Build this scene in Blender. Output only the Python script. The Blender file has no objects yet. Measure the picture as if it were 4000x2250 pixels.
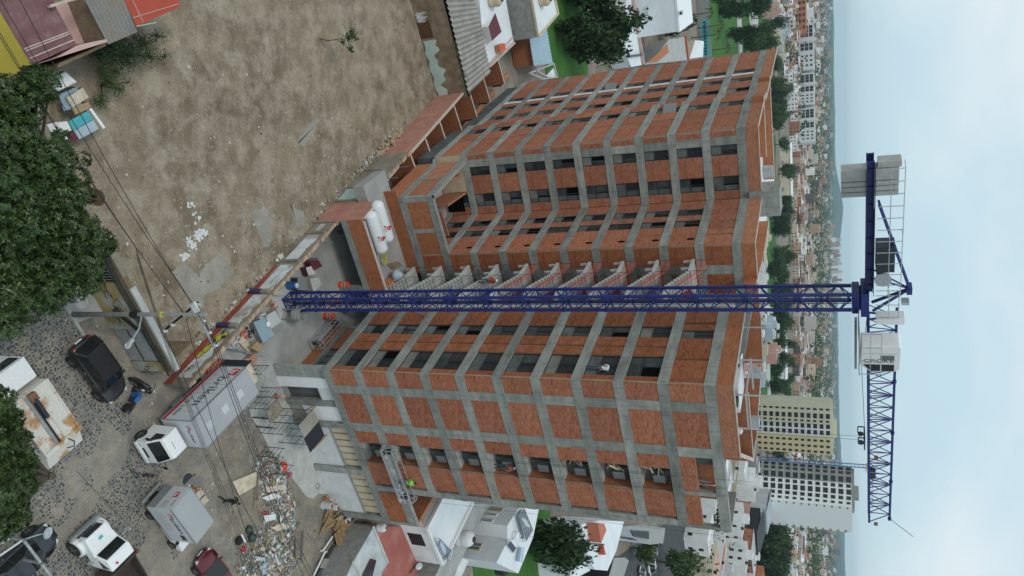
import bpy, math, random
import numpy as np
from math import sin, cos, pi, radians as R
from mathutils import Vector, Matrix
SC = bpy.context.scene
COL = SC.collection
# ------------------------------------------------------------------ camera
FPX, TH, RO, CH = 2885.0, R(23.8), R(-.8), 37.0
_ct, _st, _cr, _sr = cos(TH), sin(TH), cos(RO), sin(RO)
cam_d = bpy.data.cameras.new('camera'); cam = bpy.data.objects.new('camera', cam_d); COL.objects.link(cam)
cam_d.sensor_width = 36; cam_d.lens = 36*FPX/4000; cam_d.clip_start = .5; cam_d.clip_end = 40000
vR, vU, vF = Vector((1,0,0)), Vector((0,_st,_ct)), Vector((0,_ct,-_st))
cx = vR*(-_sr)+vU*_cr; cy = -(vR*_cr+vU*_sr); cz = -vF
cam.matrix_world = Matrix(((cx.x,cy.x,cz.x,0),(cx.y,cy.y,cz.y,0),(cx.z,cy.z,cz.z,CH),(0,0,0,1)))
SC.camera = cam
# ------------------------------------------------------------------ world, sun, exposure
SUN_EL, SUN_AZ = 58, 200
W = bpy.data.worlds.new("World"); SC.world = W; W.use_nodes = True
nt = W.node_tree; nt.nodes.clear()
out = nt.nodes.new('ShaderNodeOutputWorld')
sky = nt.nodes.new('ShaderNodeTexSky'); sky.sky_type = 'NISHITA'; sky.sun_disc = False
sky.sun_elevation = R(SUN_EL); sky.sun_rotation = R(SUN_AZ); sky.dust_density = 2; sky.altitude = 1500
b1 = nt.nodes.new('ShaderNodeBackground'); b1.inputs['Strength'].default_value = .1
b2 = nt.nodes.new('ShaderNodeBackground'); b2.inputs['Strength'].default_value = 1.05
tc = nt.nodes.new('ShaderNodeTexCoord'); mp = nt.nodes.new('ShaderNodeMapping'); mp.inputs['Scale'].default_value = (1,1,2.2)
ns = nt.nodes.new('ShaderNodeTexNoise'); ns.inputs['Scale'].default_value = 2.2; ns.inputs['Detail'].default_value = 5; ns.inputs['Roughness'].default_value=.52
rp = nt.nodes.new('ShaderNodeValToRGB')
rp.color_ramp.elements[0].position = .42; rp.color_ramp.elements[0].color = (.585,.775,.86,1)
rp.color_ramp.elements[1].position = .62; rp.color_ramp.elements[1].color = (.80,.89,.925,1)
mx = nt.nodes.new('ShaderNodeMixShader'); mx.inputs[0].default_value = .88
L = nt.links.new
L(tc.outputs['Generated'], mp.inputs['Vector']); L(mp.outputs[0], ns.inputs['Vector']); L(ns.outputs['Fac'], rp.inputs[0]); L(rp.outputs[0], b2.inputs['Color'])
L(sky.outputs[0], b1.inputs['Color']); L(b1.outputs[0], mx.inputs[1]); L(b2.outputs[0], mx.inputs[2]); L(mx.outputs[0], out.inputs['Surface'])
sun_d = bpy.data.lights.new('sun', 'SUN'); sun_d.energy = 1.15; sun_d.angle = R(14); sun_d.color = (1,.94,.85)
sun = bpy.data.objects.new('sun', sun_d); COL.objects.link(sun)
_a = R(SUN_AZ)   # compass-like: direction towards the sun
sdir = Vector((sin(_a)*cos(R(SUN_EL)), cos(_a)*cos(R(SUN_EL)), sin(R(SUN_EL))))
sun.rotation_euler = sdir.to_track_quat('Z','Y').to_euler()
vs = SC.view_settings; vs.view_transform = 'Standard'; vs.look = 'None'; vs.gamma = 1; vs.use_curve_mapping = False; vs.exposure = 0.0
try:
    SC.cycles.volume_bounces = 0; SC.cycles.max_bounces = 6; SC.cycles.diffuse_bounces = 3; SC.cycles.transparent_max_bounces = 8
except Exception: pass
# ------------------------------------------------------------------ survey helpers: photo pixel -> point of the place
def ray(X, Y):
    a0=(Y-1125)/FPX; b0=(X-2000)/FPX
    a=a0*_cr-b0*_sr; b=a0*_sr+b0*_cr
    return Vector((a, _ct+b*_st, -_st+b*_ct))
def G(X, Y, z=0.0):
    d=ray(X,Y); p=d*((z-CH)/d.z); return Vector((p.x,p.y,z))
def AT(X, Y, yw):
    d=ray(X,Y); p=d*(yw/d.y); return Vector((p.x,p.y,p.z+CH))
def zg(x0, y0, s): return lambda x, y, z=0.0: G(x0+x/s, y0+y/s, z)
# ------------------------------------------------------------------ materials
MATS = {}
def newmat(name):
    m = bpy.data.materials.new(name); m.use_nodes = True; n = m.node_tree
    b = n.nodes['Principled BSDF']; MATS[name] = m
    return m, n, b
def lnk(n, a, b): n.links.new(a, b)
def c4(c): return (c[0],c[1],c[2],1)
def node(n, t, **k):
    x = n.nodes.new(t)
    for a, v in k.items():
        if a in x.inputs: x.inputs[a].default_value = v
        else: setattr(x, a, v)
    return x
def noise(n, vec, scale, detail=4, rough=.55):
    x = node(n,'ShaderNodeTexNoise', Scale=scale, Detail=detail, Roughness=rough); lnk(n, vec, x.inputs['Vector']); return x.outputs['Fac']
def ramp(n, fac, stops):
    x = n.nodes.new('ShaderNodeValToRGB'); e = x.color_ramp.elements
    while len(e) < len(stops): e.new(.5)
    for i,(p,c) in enumerate(stops): e[i].position = p; e[i].color = c4(c)
    lnk(n, fac, x.inputs[0]); return x.outputs[0]
def mixc(n, fac, a, b, mode='MIX'):
    x = n.nodes.new('ShaderNodeMix'); x.data_type = 'RGBA'; x.blend_type = mode
    for s, v in ((0,fac),(6,a),(7,b)):
        if isinstance(v,(int,float)): x.inputs[s].default_value = v
        elif isinstance(v, tuple): x.inputs[s].default_value = c4(v)
        else: lnk(n, v, x.inputs[s])
    return x.outputs[2]
def bump(n, b, h, strength=.3, dist=.02):
    x = node(n,'ShaderNodeBump', Strength=strength, Distance=dist); lnk(n, h, x.inputs['Height']); lnk(n, x.outputs[0], b.inputs['Normal'])
def objc(n): return n.nodes.new('ShaderNodeTexCoord').outputs['Object']
def uvc(n): return n.nodes.new('ShaderNodeTexCoord').outputs['UV']
def mat_plain(name, c, rough=.6, metal=0, spec=.5, var=.12, scale=6):
    m,n,b = newmat(name); b.inputs['Roughness'].default_value = rough; b.inputs['Metallic'].default_value = metal; b.inputs['Specular IOR Level'].default_value = spec
    f = noise(n, objc(n), scale, 3)
    col = ramp(n, f, [(.3, tuple(x*(1-var) for x in c)), (.7, tuple(min(1,x*(1+var)) for x in c))]); lnk(n, col, b.inputs['Base Color'])
    return m
def mat_noise(name, stops, scale=1.5, rough=.85, fine=30, finev=.18, bstr=.3, bdist=.01, stops2=None, scale2=.4, f2=.6, stretch=None):
    """two noises of colour plus fine relief"""
    m,n,b = newmat(name); b.inputs['Roughness'].default_value = rough; b.inputs['Specular IOR Level'].default_value = .25
    v = objc(n)
    if stretch:
        q = node(n,'ShaderNodeMapping'); q.inputs['Scale'].default_value = stretch; lnk(n, v, q.inputs['Vector']); v = q.outputs[0]
    col = ramp(n, noise(n, v, scale, 6, .6), stops)
    if stops2:
        k = ramp(n, noise(n, v, scale2, 4), [(.45,(0,0,0)),(.6,(1,1,1))])
        col = mixc(n, k, col, ramp(n, noise(n, v, scale*1.7, 5), stops2))
    ff = noise(n, v, fine, 3)
    g = ramp(n, ff, [(.3,(1-finev,)*3),(.7,(1+finev,)*3)])
    col = mixc(n, 1.0, col, g, 'MULTIPLY'); lnk(n, col, b.inputs['Base Color'])
    if bstr: bump(n, b, ff, bstr, bdist)
    return m
def mat_brick(name, a, b_, mortar, stain=(.09,.03,.015), pale=None, amt=.5):
    m,n,b = newmat(name); b.inputs['Roughness'].default_value = .9; b.inputs['Specular IOR Level'].default_value = .2
    t = node(n,'ShaderNodeTexBrick', Scale=1.0); t.inputs['Color1'].default_value=c4(a); t.inputs['Color2'].default_value=c4(b_); t.inputs['Mortar'].default_value=c4(mortar)
    t.inputs['Mortar Size'].default_value=.008; t.inputs['Brick Width'].default_value=.22; t.inputs['Row Height'].default_value=.075; t.inputs['Bias'].default_value=0
    u = uvc(n); lnk(n, u, t.inputs['Vector'])
    o = n.nodes.new('ShaderNodeTexCoord')
    ob = n.nodes.new('ShaderNodeObjectInfo')
    add = n.nodes.new('ShaderNodeVectorMath'); add.operation='ADD'
    sc_ = n.nodes.new('ShaderNodeVectorMath'); sc_.operation='SCALE'; sc_.inputs['Scale'].default_value=37.0
    cmb = n.nodes.new('ShaderNodeCombineXYZ'); lnk(n, ob.outputs['Random'], cmb.inputs[0]); lnk(n, ob.outputs['Random'], cmb.inputs[1]); lnk(n, cmb.outputs[0], sc_.inputs[0])
    lnk(n, u, add.inputs[0]); lnk(n, sc_.outputs[0], add.inputs[1])
    mp_ = node(n,'ShaderNodeMapping'); mp_.inputs['Scale'].default_value=(.8,2.2,1); lnk(n, add.outputs[0], mp_.inputs['Vector'])
    f = noise(n, mp_.outputs[0], 1.3, 6, .65)
    k = ramp(n, f, [(.5,(0,0,0)),(.78,(1,1,1))])
    mm = n.nodes.new('ShaderNodeMath'); mm.operation='MULTIPLY'; mm.inputs[1].default_value=amt; lnk(n, k, mm.inputs[0])
    col = mixc(n, mm.outputs[0], t.outputs['Color'], stain)
    f2 = noise(n, add.outputs[0], .9, 5, .6)
    k2 = ramp(n, f2, [(.5,(0,0,0)),(.8,(1,1,1))]); m2 = n.nodes.new('ShaderNodeMath'); m2.operation='MULTIPLY'; m2.inputs[1].default_value=.45; lnk(n,k2,m2.inputs[0])
    col = mixc(n, m2.outputs[0], col, pale or (.42,.22,.16))
    # each panel a little lighter or darker
    vr = n.nodes.new('ShaderNodeMapRange'); vr.inputs['To Min'].default_value=.86; vr.inputs['To Max'].default_value=1.1; lnk(n, ob.outputs['Random'], vr.inputs['Value'])
    vv = n.nodes.new('ShaderNodeVectorMath'); vv.operation='SCALE'; lnk(n, col, vv.inputs[0]); lnk(n, vr.outputs[0], vv.inputs['Scale'])
    lnk(n, vv.outputs[0], b.inputs['Base Color'])
    bump(n, b, t.outputs['Fac'], -.5, .006)
    return m
def mat_isl(name, stops, rough=.7, spec=.3, metal=0, trans=0):
    """one random colour for each loose piece (leaf, chip, far house) of a mesh"""
    m,n,b = newmat(name); b.inputs['Roughness'].default_value=rough; b.inputs['Specular IOR Level'].default_value=spec; b.inputs['Metallic'].default_value=metal
    g = n.nodes.new('ShaderNodeNewGeometry')
    x = n.nodes.new('ShaderNodeValToRGB'); x.color_ramp.interpolation = 'CONSTANT' if len(stops)>4 else 'LINEAR'
    e = x.color_ramp.elements
    while len(e) < len(stops): e.new(.5)
    for i,(p,c) in enumerate(stops): e[i].position=p; e[i].color=c4(c)
    lnk(n, g.outputs['Random Per Island'], x.inputs[0]); lnk(n, x.outputs[0], b.inputs['Base Color'])
    if trans:
        b.inputs['Transmission Weight'].default_value = 0
        tr = n.nodes.new('ShaderNodeBsdfTranslucent'); lnk(n, x.outputs[0], tr.inputs['Color'])
        ms = n.nodes.new('ShaderNodeMixShader'); ms.inputs[0].default_value = trans
        lnk(n, b.outputs[0], ms.inputs[1]); lnk(n, tr.outputs[0], ms.inputs[2]); lnk(n, ms.outputs[0], n.nodes['Material Output'].inputs['Surface'])
    return m
# ------------------------------------------------------------------ mesh builder
class MB:
    def __init__(s): s.v=[]; s.f=[]; s.mi=[]; s.m=0
    def add(s, vs, fs, m=None):
        o=len(s.v); s.v += [tuple(p) for p in vs]; s.f += [tuple(i+o for i in q) for q in fs]; s.mi += [s.m if m is None else m]*len(fs); return s
    def quad(s, a, b, c, d, m=None): return s.add([a,b,c,d],[(0,1,2,3)],m)
    def poly(s, pts, m=None): return s.add(pts,[tuple(range(len(pts)))],m)
    def box(s, x0,x1,y0,y1,z0,z1, m=None):
        if x0>x1: x0,x1=x1,x0
        if y0>y1: y0,y1=y1,y0
        if z0>z1: z0,z1=z1,z0
        return s.add([(x0,y0,z0),(x1,y0,z0),(x1,y1,z0),(x0,y1,z0),(x0,y0,z1),(x1,y0,z1),(x1,y1,z1),(x0,y1,z1)],
                     [(0,3,2,1),(4,5,6,7),(0,1,5,4),(1,2,6,5),(2,3,7,6),(3,0,4,7)],m)
    def obox(s, c, size, rz=0, rx=0, ry=0, m=None):
        mt = Matrix.Translation(Vector(c)) @ Matrix.Rotation(rz,4,'Z') @ Matrix.Rotation(ry,4,'Y') @ Matrix.Rotation(rx,4,'X')
        a,b_,c_ = size[0]/2,size[1]/2,size[2]/2
        vs=[mt@Vector(p) for p in [(-a,-b_,-c_),(a,-b_,-c_),(a,b_,-c_),(-a,b_,-c_),(-a,-b_,c_),(a,-b_,c_),(a,b_,c_),(-a,b_,c_)]]
        return s.add(vs,[(0,3,2,1),(4,5,6,7),(0,1,5,4),(1,2,6,5),(2,3,7,6),(3,0,4,7)],m)
    def prism(s, poly, z0, z1, m=None, mtop=None):
        n=len(poly); P=[(p[0],p[1]) for p in poly]
        ar=sum(P[i][0]*P[(i+1)%n][1]-P[(i+1)%n][0]*P[i][1] for i in range(n))
        if ar<0: P=P[::-1]
        vs=[(x,y,z0) for x,y in P]+[(x,y,z1) for x,y in P]
        s.add(vs,[(i,(i+1)%n,n+(i+1)%n,n+i) for i in range(n)]+[tuple(range(n-1,-1,-1))],m)
        return s.add([(x,y,z1) for x,y in P],[tuple(range(n))], m if mtop is None else mtop)
    def bar(s, p, q, w=.1, h=None, m=None):
        p=Vector(p); q=Vector(q); h=h or w; d=q-p
        if d.length<1e-6: return s
        d.normalize(); u=d.cross(Vector((0,0,1)))
        if u.length<1e-3: u=Vector((1,0,0))
        u.normalize(); v=u.cross(d)
        u*=w/2; v*=h/2
        vs=[p-u-v,p+u-v,p+u+v,p-u+v,q-u-v,q+u-v,q+u+v,q-u+v]
        return s.add(vs,[(0,3,2,1),(4,5,6,7),(0,1,5,4),(1,2,6,5),(2,3,7,6),(3,0,4,7)],m)
    def tube(s, pts, r, n=6, m=None, cap=True):
        pts=[Vector(p) for p in pts]; rs = r if isinstance(r,(list,tuple)) else [r]*len(pts); vs=[]; fs=[]
        for i,p in enumerate(pts):
            d=(pts[min(i+1,len(pts)-1)]-pts[max(i-1,0)]).normalized(); u=d.cross(Vector((0,0,1)))
            if u.length<1e-3: u=Vector((1,0,0))
            u.normalize(); v=u.cross(d)
            for k in range(n):
                a=2*pi*k/n; vs.append(p+(u*cos(a)+v*sin(a))*rs[i])
        for i in range(len(pts)-1):
            for k in range(n): fs.append((i*n+k,i*n+(k+1)%n,(i+1)*n+(k+1)%n,(i+1)*n+k))
        if cap: fs += [tuple(range(n-1,-1,-1)), tuple((len(pts)-1)*n+k for k in range(n))]
        return s.add(vs,fs,m)
    def lathe(s, prof, n=16, c=(0,0,0), axis=None, m=None):
        """prof: (radius, height) up the axis"""
        q = Vector((0,0,1)).rotation_difference(Vector(axis)).to_matrix() if axis is not None else Matrix.Identity(3)
        vs=[]; fs=[]; c=Vector(c)
        for r,h in prof:
            for k in range(n):
                a=2*pi*k/n; vs.append(c+q@Vector((r*cos(a),r*sin(a),h)))
        for i in range(len(prof)-1):
            for k in range(n): fs.append((i*n+k,i*n+(k+1)%n,(i+1)*n+(k+1)%n,(i+1)*n+k))
        fs += [tuple(range(n-1,-1,-1)), tuple((len(prof)-1)*n+k for k in range(n))]
        return s.add(vs,fs,m)
    def mesh(s, name, mats, smooth=False):
        me=bpy.data.meshes.new(name); me.from_pydata(s.v,[],s.f); 
        for m in (mats if isinstance(mats,(list,tuple)) else [mats]): me.materials.append(MATS[m] if isinstance(m,str) else m)
        if len(me.materials)>1: me.polygons.foreach_set('material_index', s.mi)
        if len(s.f)<60000:
            uv=me.uv_layers.new(name='UVMap').data
            for p in me.polygons:
                nx,ny,nz=p.normal
                if abs(nz)>.75: tx,ty=1,0
                else:
                    l=math.hypot(nx,ny) or 1; tx,ty=-ny/l,nx/l
                for li,vi in zip(p.loop_indices,p.vertices):
                    x,y,z=s.v[vi]
                    uv[li].uv = (x,y) if abs(nz)>.75 else (x*tx+y*ty, z)
        if smooth: me.polygons.foreach_set('use_smooth',[True]*len(me.polygons))
        me.update(); return me
    def build(s, name, mats, parent=None, loc=None, rz=None, smooth=False):
        o=bpy.data.objects.new(name, s.mesh(name,mats,smooth)); COL.objects.link(o)
        if parent is not None: o.parent=parent
        if loc is not None: o.location=loc
        if rz is not None: o.rotation_euler=(0,0,rz)
        return o
def tag(o, label=None, cat=None, group=None, kind=None):
    for k,v in (('label',label),('category',cat),('group',group),('kind',kind)):
        if v: o[k]=v
    return o
def thing(name, label, cat, loc=(0,0,0), rz=0, group=None):
    o=bpy.data.objects.new(name,None); COL.objects.link(o); o.location=loc; o.rotation_euler=(0,0,rz); o.empty_display_size=.3
    return tag(o,label,cat,group)
def struct(name, mb, mats, smooth=False): return tag(mb.build(name,mats,smooth=smooth), kind='structure')
def wpart(mb, name, mats, root, smooth=False):
    """part whose mesh is written in place coordinates, under an unrotated thing"""
    l=root.location
    return mb.build(name, mats, root, (-l[0],-l[1],-l[2]), smooth=smooth)
def children(o): return [c for c in bpy.data.objects if c.parent is o]
def copy_tree(o, parent=None):
    c=o.copy(); COL.objects.link(c); c.parent=parent
    for ch in children(o): copy_tree(ch,c)
    return c
def share(o, name_obj, parent, loc, rz=None):
    c=o.copy(); COL.objects.link(c); c.parent=parent; c.location=loc
    if rz is not None: c.rotation_euler=(0,0,rz)
    return c
rnd=random.Random(7)
def txt(name, s, size, mat, parent, mw, extrude=.004, align='LEFT', stretch=1.0):
    """lettering as a thin raised mesh; mw places its local xy plane"""
    cu=bpy.data.curves.new(name,'FONT'); cu.body=s; cu.size=size; cu.extrude=extrude; cu.align_x=align; cu.align_y='CENTER'
    t=bpy.data.objects.new(name+'_c',cu); COL.objects.link(t); bpy.context.view_layer.update()
    dg=bpy.context.evaluated_depsgraph_get(); me=bpy.data.meshes.new_from_object(t.evaluated_get(dg)); bpy.data.objects.remove(t); bpy.data.curves.remove(cu)
    me.materials.clear(); me.materials.append(MATS[mat])
    if stretch!=1.0:
        for v in me.vertices: v.co.x*=stretch
    o=bpy.data.objects.new(name,me); COL.objects.link(o)
    if parent is not None: o.parent=parent
    o.matrix_local=mw; return o
def frame(o, x, y):
    """matrix with origin o and local x,y axes"""
    x=Vector(x).normalized(); y=Vector(y); z=x.cross(y).normalized(); y=z.cross(x)
    return Matrix(((x.x,y.x,z.x,o[0]),(x.y,y.y,z.y,o[1]),(x.z,y.z,z.z,o[2]),(0,0,0,1)))
# ------------------------------------------------------------------ palette
def mat_concrete(name,a,b_,c):
    m,n,b=newmat(name); b.inputs['Roughness'].default_value=.85; b.inputs['Specular IOR Level'].default_value=.25
    ob=n.nodes.new('ShaderNodeObjectInfo'); u=uvc(n); cmb=n.nodes.new('ShaderNodeCombineXYZ'); sc_=n.nodes.new('ShaderNodeVectorMath'); sc_.operation='SCALE'; sc_.inputs['Scale'].default_value=53
    for i in (0,1,2): lnk(n,ob.outputs['Random'],cmb.inputs[i])
    lnk(n,cmb.outputs[0],sc_.inputs[0]); ad=n.nodes.new('ShaderNodeVectorMath'); lnk(n,u,ad.inputs[0]); lnk(n,sc_.outputs[0],ad.inputs[1])
    def mapped(s):
        q=node(n,'ShaderNodeMapping'); q.inputs['Scale'].default_value=s; lnk(n,ad.outputs[0],q.inputs['Vector']); return q.outputs[0]
    col=ramp(n,noise(n,mapped((.5,1.6,1)),1.2,6,.62),[(.3,a),(.5,b_),(.72,c)])
    drip=ramp(n,noise(n,mapped((7,.5,1)),1.0,4,.6),[(.52,(1,1,1)),(.68,(.62,.64,.63))]); col=mixc(n,.75,col,drip,'MULTIPLY')
    blot=ramp(n,noise(n,mapped((1,1,1)),2.6,5,.7),[(.62,(1,1,1)),(.74,(1.3,1.3,1.28))]); col=mixc(n,.8,col,blot,'MULTIPLY')
    holes=ramp(n,noise(n,mapped((1,1,1)),17,2,.5),[(.28,(.55,.55,.55)),(.33,(1,1,1))]); col=mixc(n,.6,col,holes,'MULTIPLY')
    vr=n.nodes.new('ShaderNodeMapRange'); vr.inputs['To Min'].default_value=.8; vr.inputs['To Max'].default_value=1.18; lnk(n,ob.outputs['Random'],vr.inputs['Value'])
    vv=n.nodes.new('ShaderNodeVectorMath'); vv.operation='SCALE'; lnk(n,col,vv.inputs[0]); lnk(n,vr.outputs[0],vv.inputs['Scale']); lnk(n,vv.outputs[0],b.inputs['Base Color'])
    bump(n,b,noise(n,ad.outputs[0],24,3),.15,.004); return m
mat_concrete('concrete',(.185,.195,.18),(.275,.283,.262),(.37,.375,.345))
mat_noise('concrete_pale', [(.3,(.36,.365,.35)),(.7,(.52,.52,.5))], 1.4, .85, 30, .08, .1, .004)
mat_noise('concrete_floor', [(.25,(.25,.255,.25)),(.55,(.35,.35,.34)),(.8,(.43,.43,.41))], .5, .8, 22, .1, .15, .004)
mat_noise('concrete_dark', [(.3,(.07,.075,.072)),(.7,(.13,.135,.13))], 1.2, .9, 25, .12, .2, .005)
mat_noise('slab_worn', [(.3,(.25,.225,.185)),(.5,(.30,.28,.245)),(.7,(.36,.33,.29))], .9, .95, 18, .14, .4, .01)
mat_noise('slab_grey', [(.3,(.17,.175,.175)),(.7,(.25,.25,.245))], .9, .95, 18, .14, .4, .01)
mat_noise('pink_brick', [(.3,(.34,.15,.11)),(.6,(.45,.22,.165)),(.85,(.5,.31,.25))], 1.0, .95, 22, .12, .4, .006)
mat_plain('purple',(.045,.03,.10),.8)
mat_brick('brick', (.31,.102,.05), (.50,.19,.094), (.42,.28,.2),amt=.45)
mat_brick('brick_deep', (.30,.09,.034), (.48,.165,.066), (.34,.19,.115), amt=.35)  # darker brick: shade of the turned-away faces put into the colour, reused elsewhere
mat_noise('stone_cap', [(.3,(.42,.34,.29)),(.7,(.56,.48,.42))], 3, .9)
mat_plain('glass_dark', (.022,.026,.028), .12, 0, .6)
mat_plain('glass_grey', (.12,.135,.13), .25, 0, .5, .35, 1.2)
mat_plain('glass_mid', (.05,.058,.06), .2, 0, .5, .4, 1.5); mat_plain('room_pale',(.2,.19,.165),.8,0,.2,.3,1.0)
mat_plain('steel_dark', (.035,.042,.055), .45, .3)
mat_plain('steel_grey', (.30,.32,.33), .5, .4)
mat_plain('galvanised', (.46,.48,.49), .45, .4, var=.2)
mat_plain('white_paint', (.78,.79,.79), .4, 0, .5, .05)
mat_plain('white_dull', (.62,.63,.63), .6, 0, .3, .1, 2)
mat_noise('plaster_white', [(.25,(.52,.54,.55)),(.6,(.72,.73,.73))], .8, .9, 30, .05, .1, .003)
mat_noise('plaster_cream', [(.25,(.42,.33,.22)),(.6,(.58,.49,.36))], .9, .9, 30, .06, .1, .003)
mat_noise('block_grey', [(.3,(.20,.20,.19)),(.7,(.32,.32,.30))], 2.0, .9, 30, .1, .2, .004)
mat_plain('crane_blue', (.013,.026,.17), .42, .1, .5, .25, 3)
mat_plain('orange', (.62,.075,.02), .6)
mat_plain('net_orange', (.72,.09,.03), .7)
mat_plain('black', (.012,.012,.013), .6)
mat_plain('rubber', (.02,.02,.02), .85)
mat_plain('wood', (.33,.22,.11), .8, var=.3, scale=5)
mat_plain('wood_old', (.2,.17,.13), .85, var=.35, scale=5)
mat_plain('ply', (.55,.47,.36), .8, var=.2, scale=2)
mat_plain('rust', (.2,.1,.05), .85, var=.4, scale=4)
mat_plain('blue_plastic', (.02,.11,.34), .35)
mat_plain('red_paint', (.48,.015,.03), .5)
mat_plain('letter_grey', (.05,.06,.07), .6)
mat_plain('dark_void', (.006,.006,.006), 1, 0, 0)  # black for openings and recesses, their unlit depth put into the colour

def mat_laid(name,stops,stain,pale,amt):
    """fired brick: one tone per brick, stains and lime bloom running over the panel"""
    m,n,b=newmat(name); b.inputs['Roughness'].default_value=.9; b.inputs['Specular IOR Level'].default_value=.2
    g=n.nodes.new('ShaderNodeNewGeometry'); col=ramp(n,g.outputs['Random Per Island'],stops)
    ob=n.nodes.new('ShaderNodeObjectInfo'); u=uvc(n); cmb=n.nodes.new('ShaderNodeCombineXYZ')
    for i in (0,1,2): lnk(n,ob.outputs['Random'],cmb.inputs[i])
    sc_=n.nodes.new('ShaderNodeVectorMath'); sc_.operation='SCALE'; sc_.inputs['Scale'].default_value=41; lnk(n,cmb.outputs[0],sc_.inputs[0]); ad=n.nodes.new('ShaderNodeVectorMath'); lnk(n,u,ad.inputs[0]); lnk(n,sc_.outputs[0],ad.inputs[1])
    def mapped(s):
        q=node(n,'ShaderNodeMapping'); q.inputs['Scale'].default_value=s; lnk(n,ad.outputs[0],q.inputs['Vector']); return q.outputs[0]
    k=ramp(n,noise(n,mapped((.7,1.6,1)),1.5,6,.65),[(.5,(0,0,0)),(.75,(amt,amt,amt))]); col=mixc(n,k,col,stain)
    k=ramp(n,noise(n,mapped((1.2,.5,1)),1.1,5,.6),[(.5,(0,0,0)),(.8,(.4,.4,.4))]); col=mixc(n,k,col,pale)
    k=ramp(n,noise(n,mapped((6,.45,1)),1.0,4,.6),[(.56,(0,0,0)),(.72,(.4,.4,.4))]); col=mixc(n,k,col,stain)
    vr=n.nodes.new('ShaderNodeMapRange'); vr.inputs['To Min'].default_value=.86; vr.inputs['To Max'].default_value=1.12; lnk(n,ob.outputs['Random'],vr.inputs['Value'])
    vv=n.nodes.new('ShaderNodeVectorMath'); vv.operation='SCALE'; lnk(n,col,vv.inputs[0]); lnk(n,vr.outputs[0],vv.inputs['Scale']); lnk(n,vv.outputs[0],b.inputs['Base Color']); return m
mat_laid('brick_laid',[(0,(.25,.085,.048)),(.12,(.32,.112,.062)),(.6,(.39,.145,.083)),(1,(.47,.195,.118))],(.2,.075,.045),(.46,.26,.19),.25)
mat_laid('brick_deep_laid',[(0,(.22,.066,.03)),(.12,(.28,.09,.04)),(.6,(.35,.122,.056)),(1,(.42,.155,.075))],(.17,.06,.03),(.36,.19,.12),.22)  # laid copy of the darker brick, the faces' shade in its tones
mat_plain('mortar',(.36,.25,.18),.95,0,.1,.15,2); mat_plain('mortar_deep',(.28,.17,.11),.95,0,.1,.15,2)  # mortar_deep: darker copy of mortar for the shaded faces
# ------------------------------------------------------------------ the building under construction
E1=Vector((cos(R(30)),sin(R(30)),0)); E2=Vector((-sin(R(30)),cos(R(30)),0))
ZB=[4.57+2.567*k for k in range(12)]; BH=.63
bld=thing('apartment_building','long unfinished brick and concrete apartment block, ten storeys, behind the blue crane','building',(0,0,0))
PANELS={}
class Fac:
    """one face of the block: x runs from a to b, y points out of the wall"""
    def __init__(s, a, b, side):
        s.a=Vector((a[0],a[1],0)); s.b=Vector((b[0],b[1],0)); d=(s.b-s.a); s.len=d.length; s.rz=math.atan2(d.y,d.x); s.o=side
    def put(s, mb, name, mat, parent=bld, z=0, smooth=False):
        return mb.build(name, mat, parent, (s.a.x,s.a.y,z), s.rz, smooth)
    def P(s,t,o,z):
        d=(s.b-s.a).normalized(); n=Vector((-d.y,d.x,0))*s.o; q=s.a+d*t+n*o; return Vector((q.x,q.y,z))
F1=Fac((5.45,41.0),(5.45+cos(R(30))*11.15,41+sin(R(30))*11.15),-1)
F2=Fac((5.45,41.0),(1.36,47.30),1)
F3=Fac((-2.92,53.4),(-2.92+cos(R(30))*6,53.4+sin(R(30))*6),-1)
F4=Fac((-2.92,53.4),(-6.65,59.0),1)
F5=Fac((-6.65,59.0),(-11.65,56.85),1)
F6=Fac((-11.65,56.85),(-22.5,75.2),1)
def beam(F, t0, t1, k, o0=-.32, o1=0, h=BH):
    key=('beam',id(F),t0,t1,o0,o1,h)
    if key not in PANELS:
        mb=MB(); mb.box(t0,t1,F.o*o0,F.o*o1,0,h); 
        for j in range(1,int((t1-t0)/1.22)+1):       # shuttering joints, standing a hair proud
            x=t0+j*(t1-t0)/(int((t1-t0)/1.22)+1); mb.box(x-.012,x+.012,F.o*(o1+.001),F.o*(o1+.006),.01,h-.01)
        PANELS[key]=F.put(mb,'concrete_beam','concrete',z=ZB[k])
    else: share(PANELS[key],None,bld,(F.a.x,F.a.y,ZB[k]))
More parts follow.
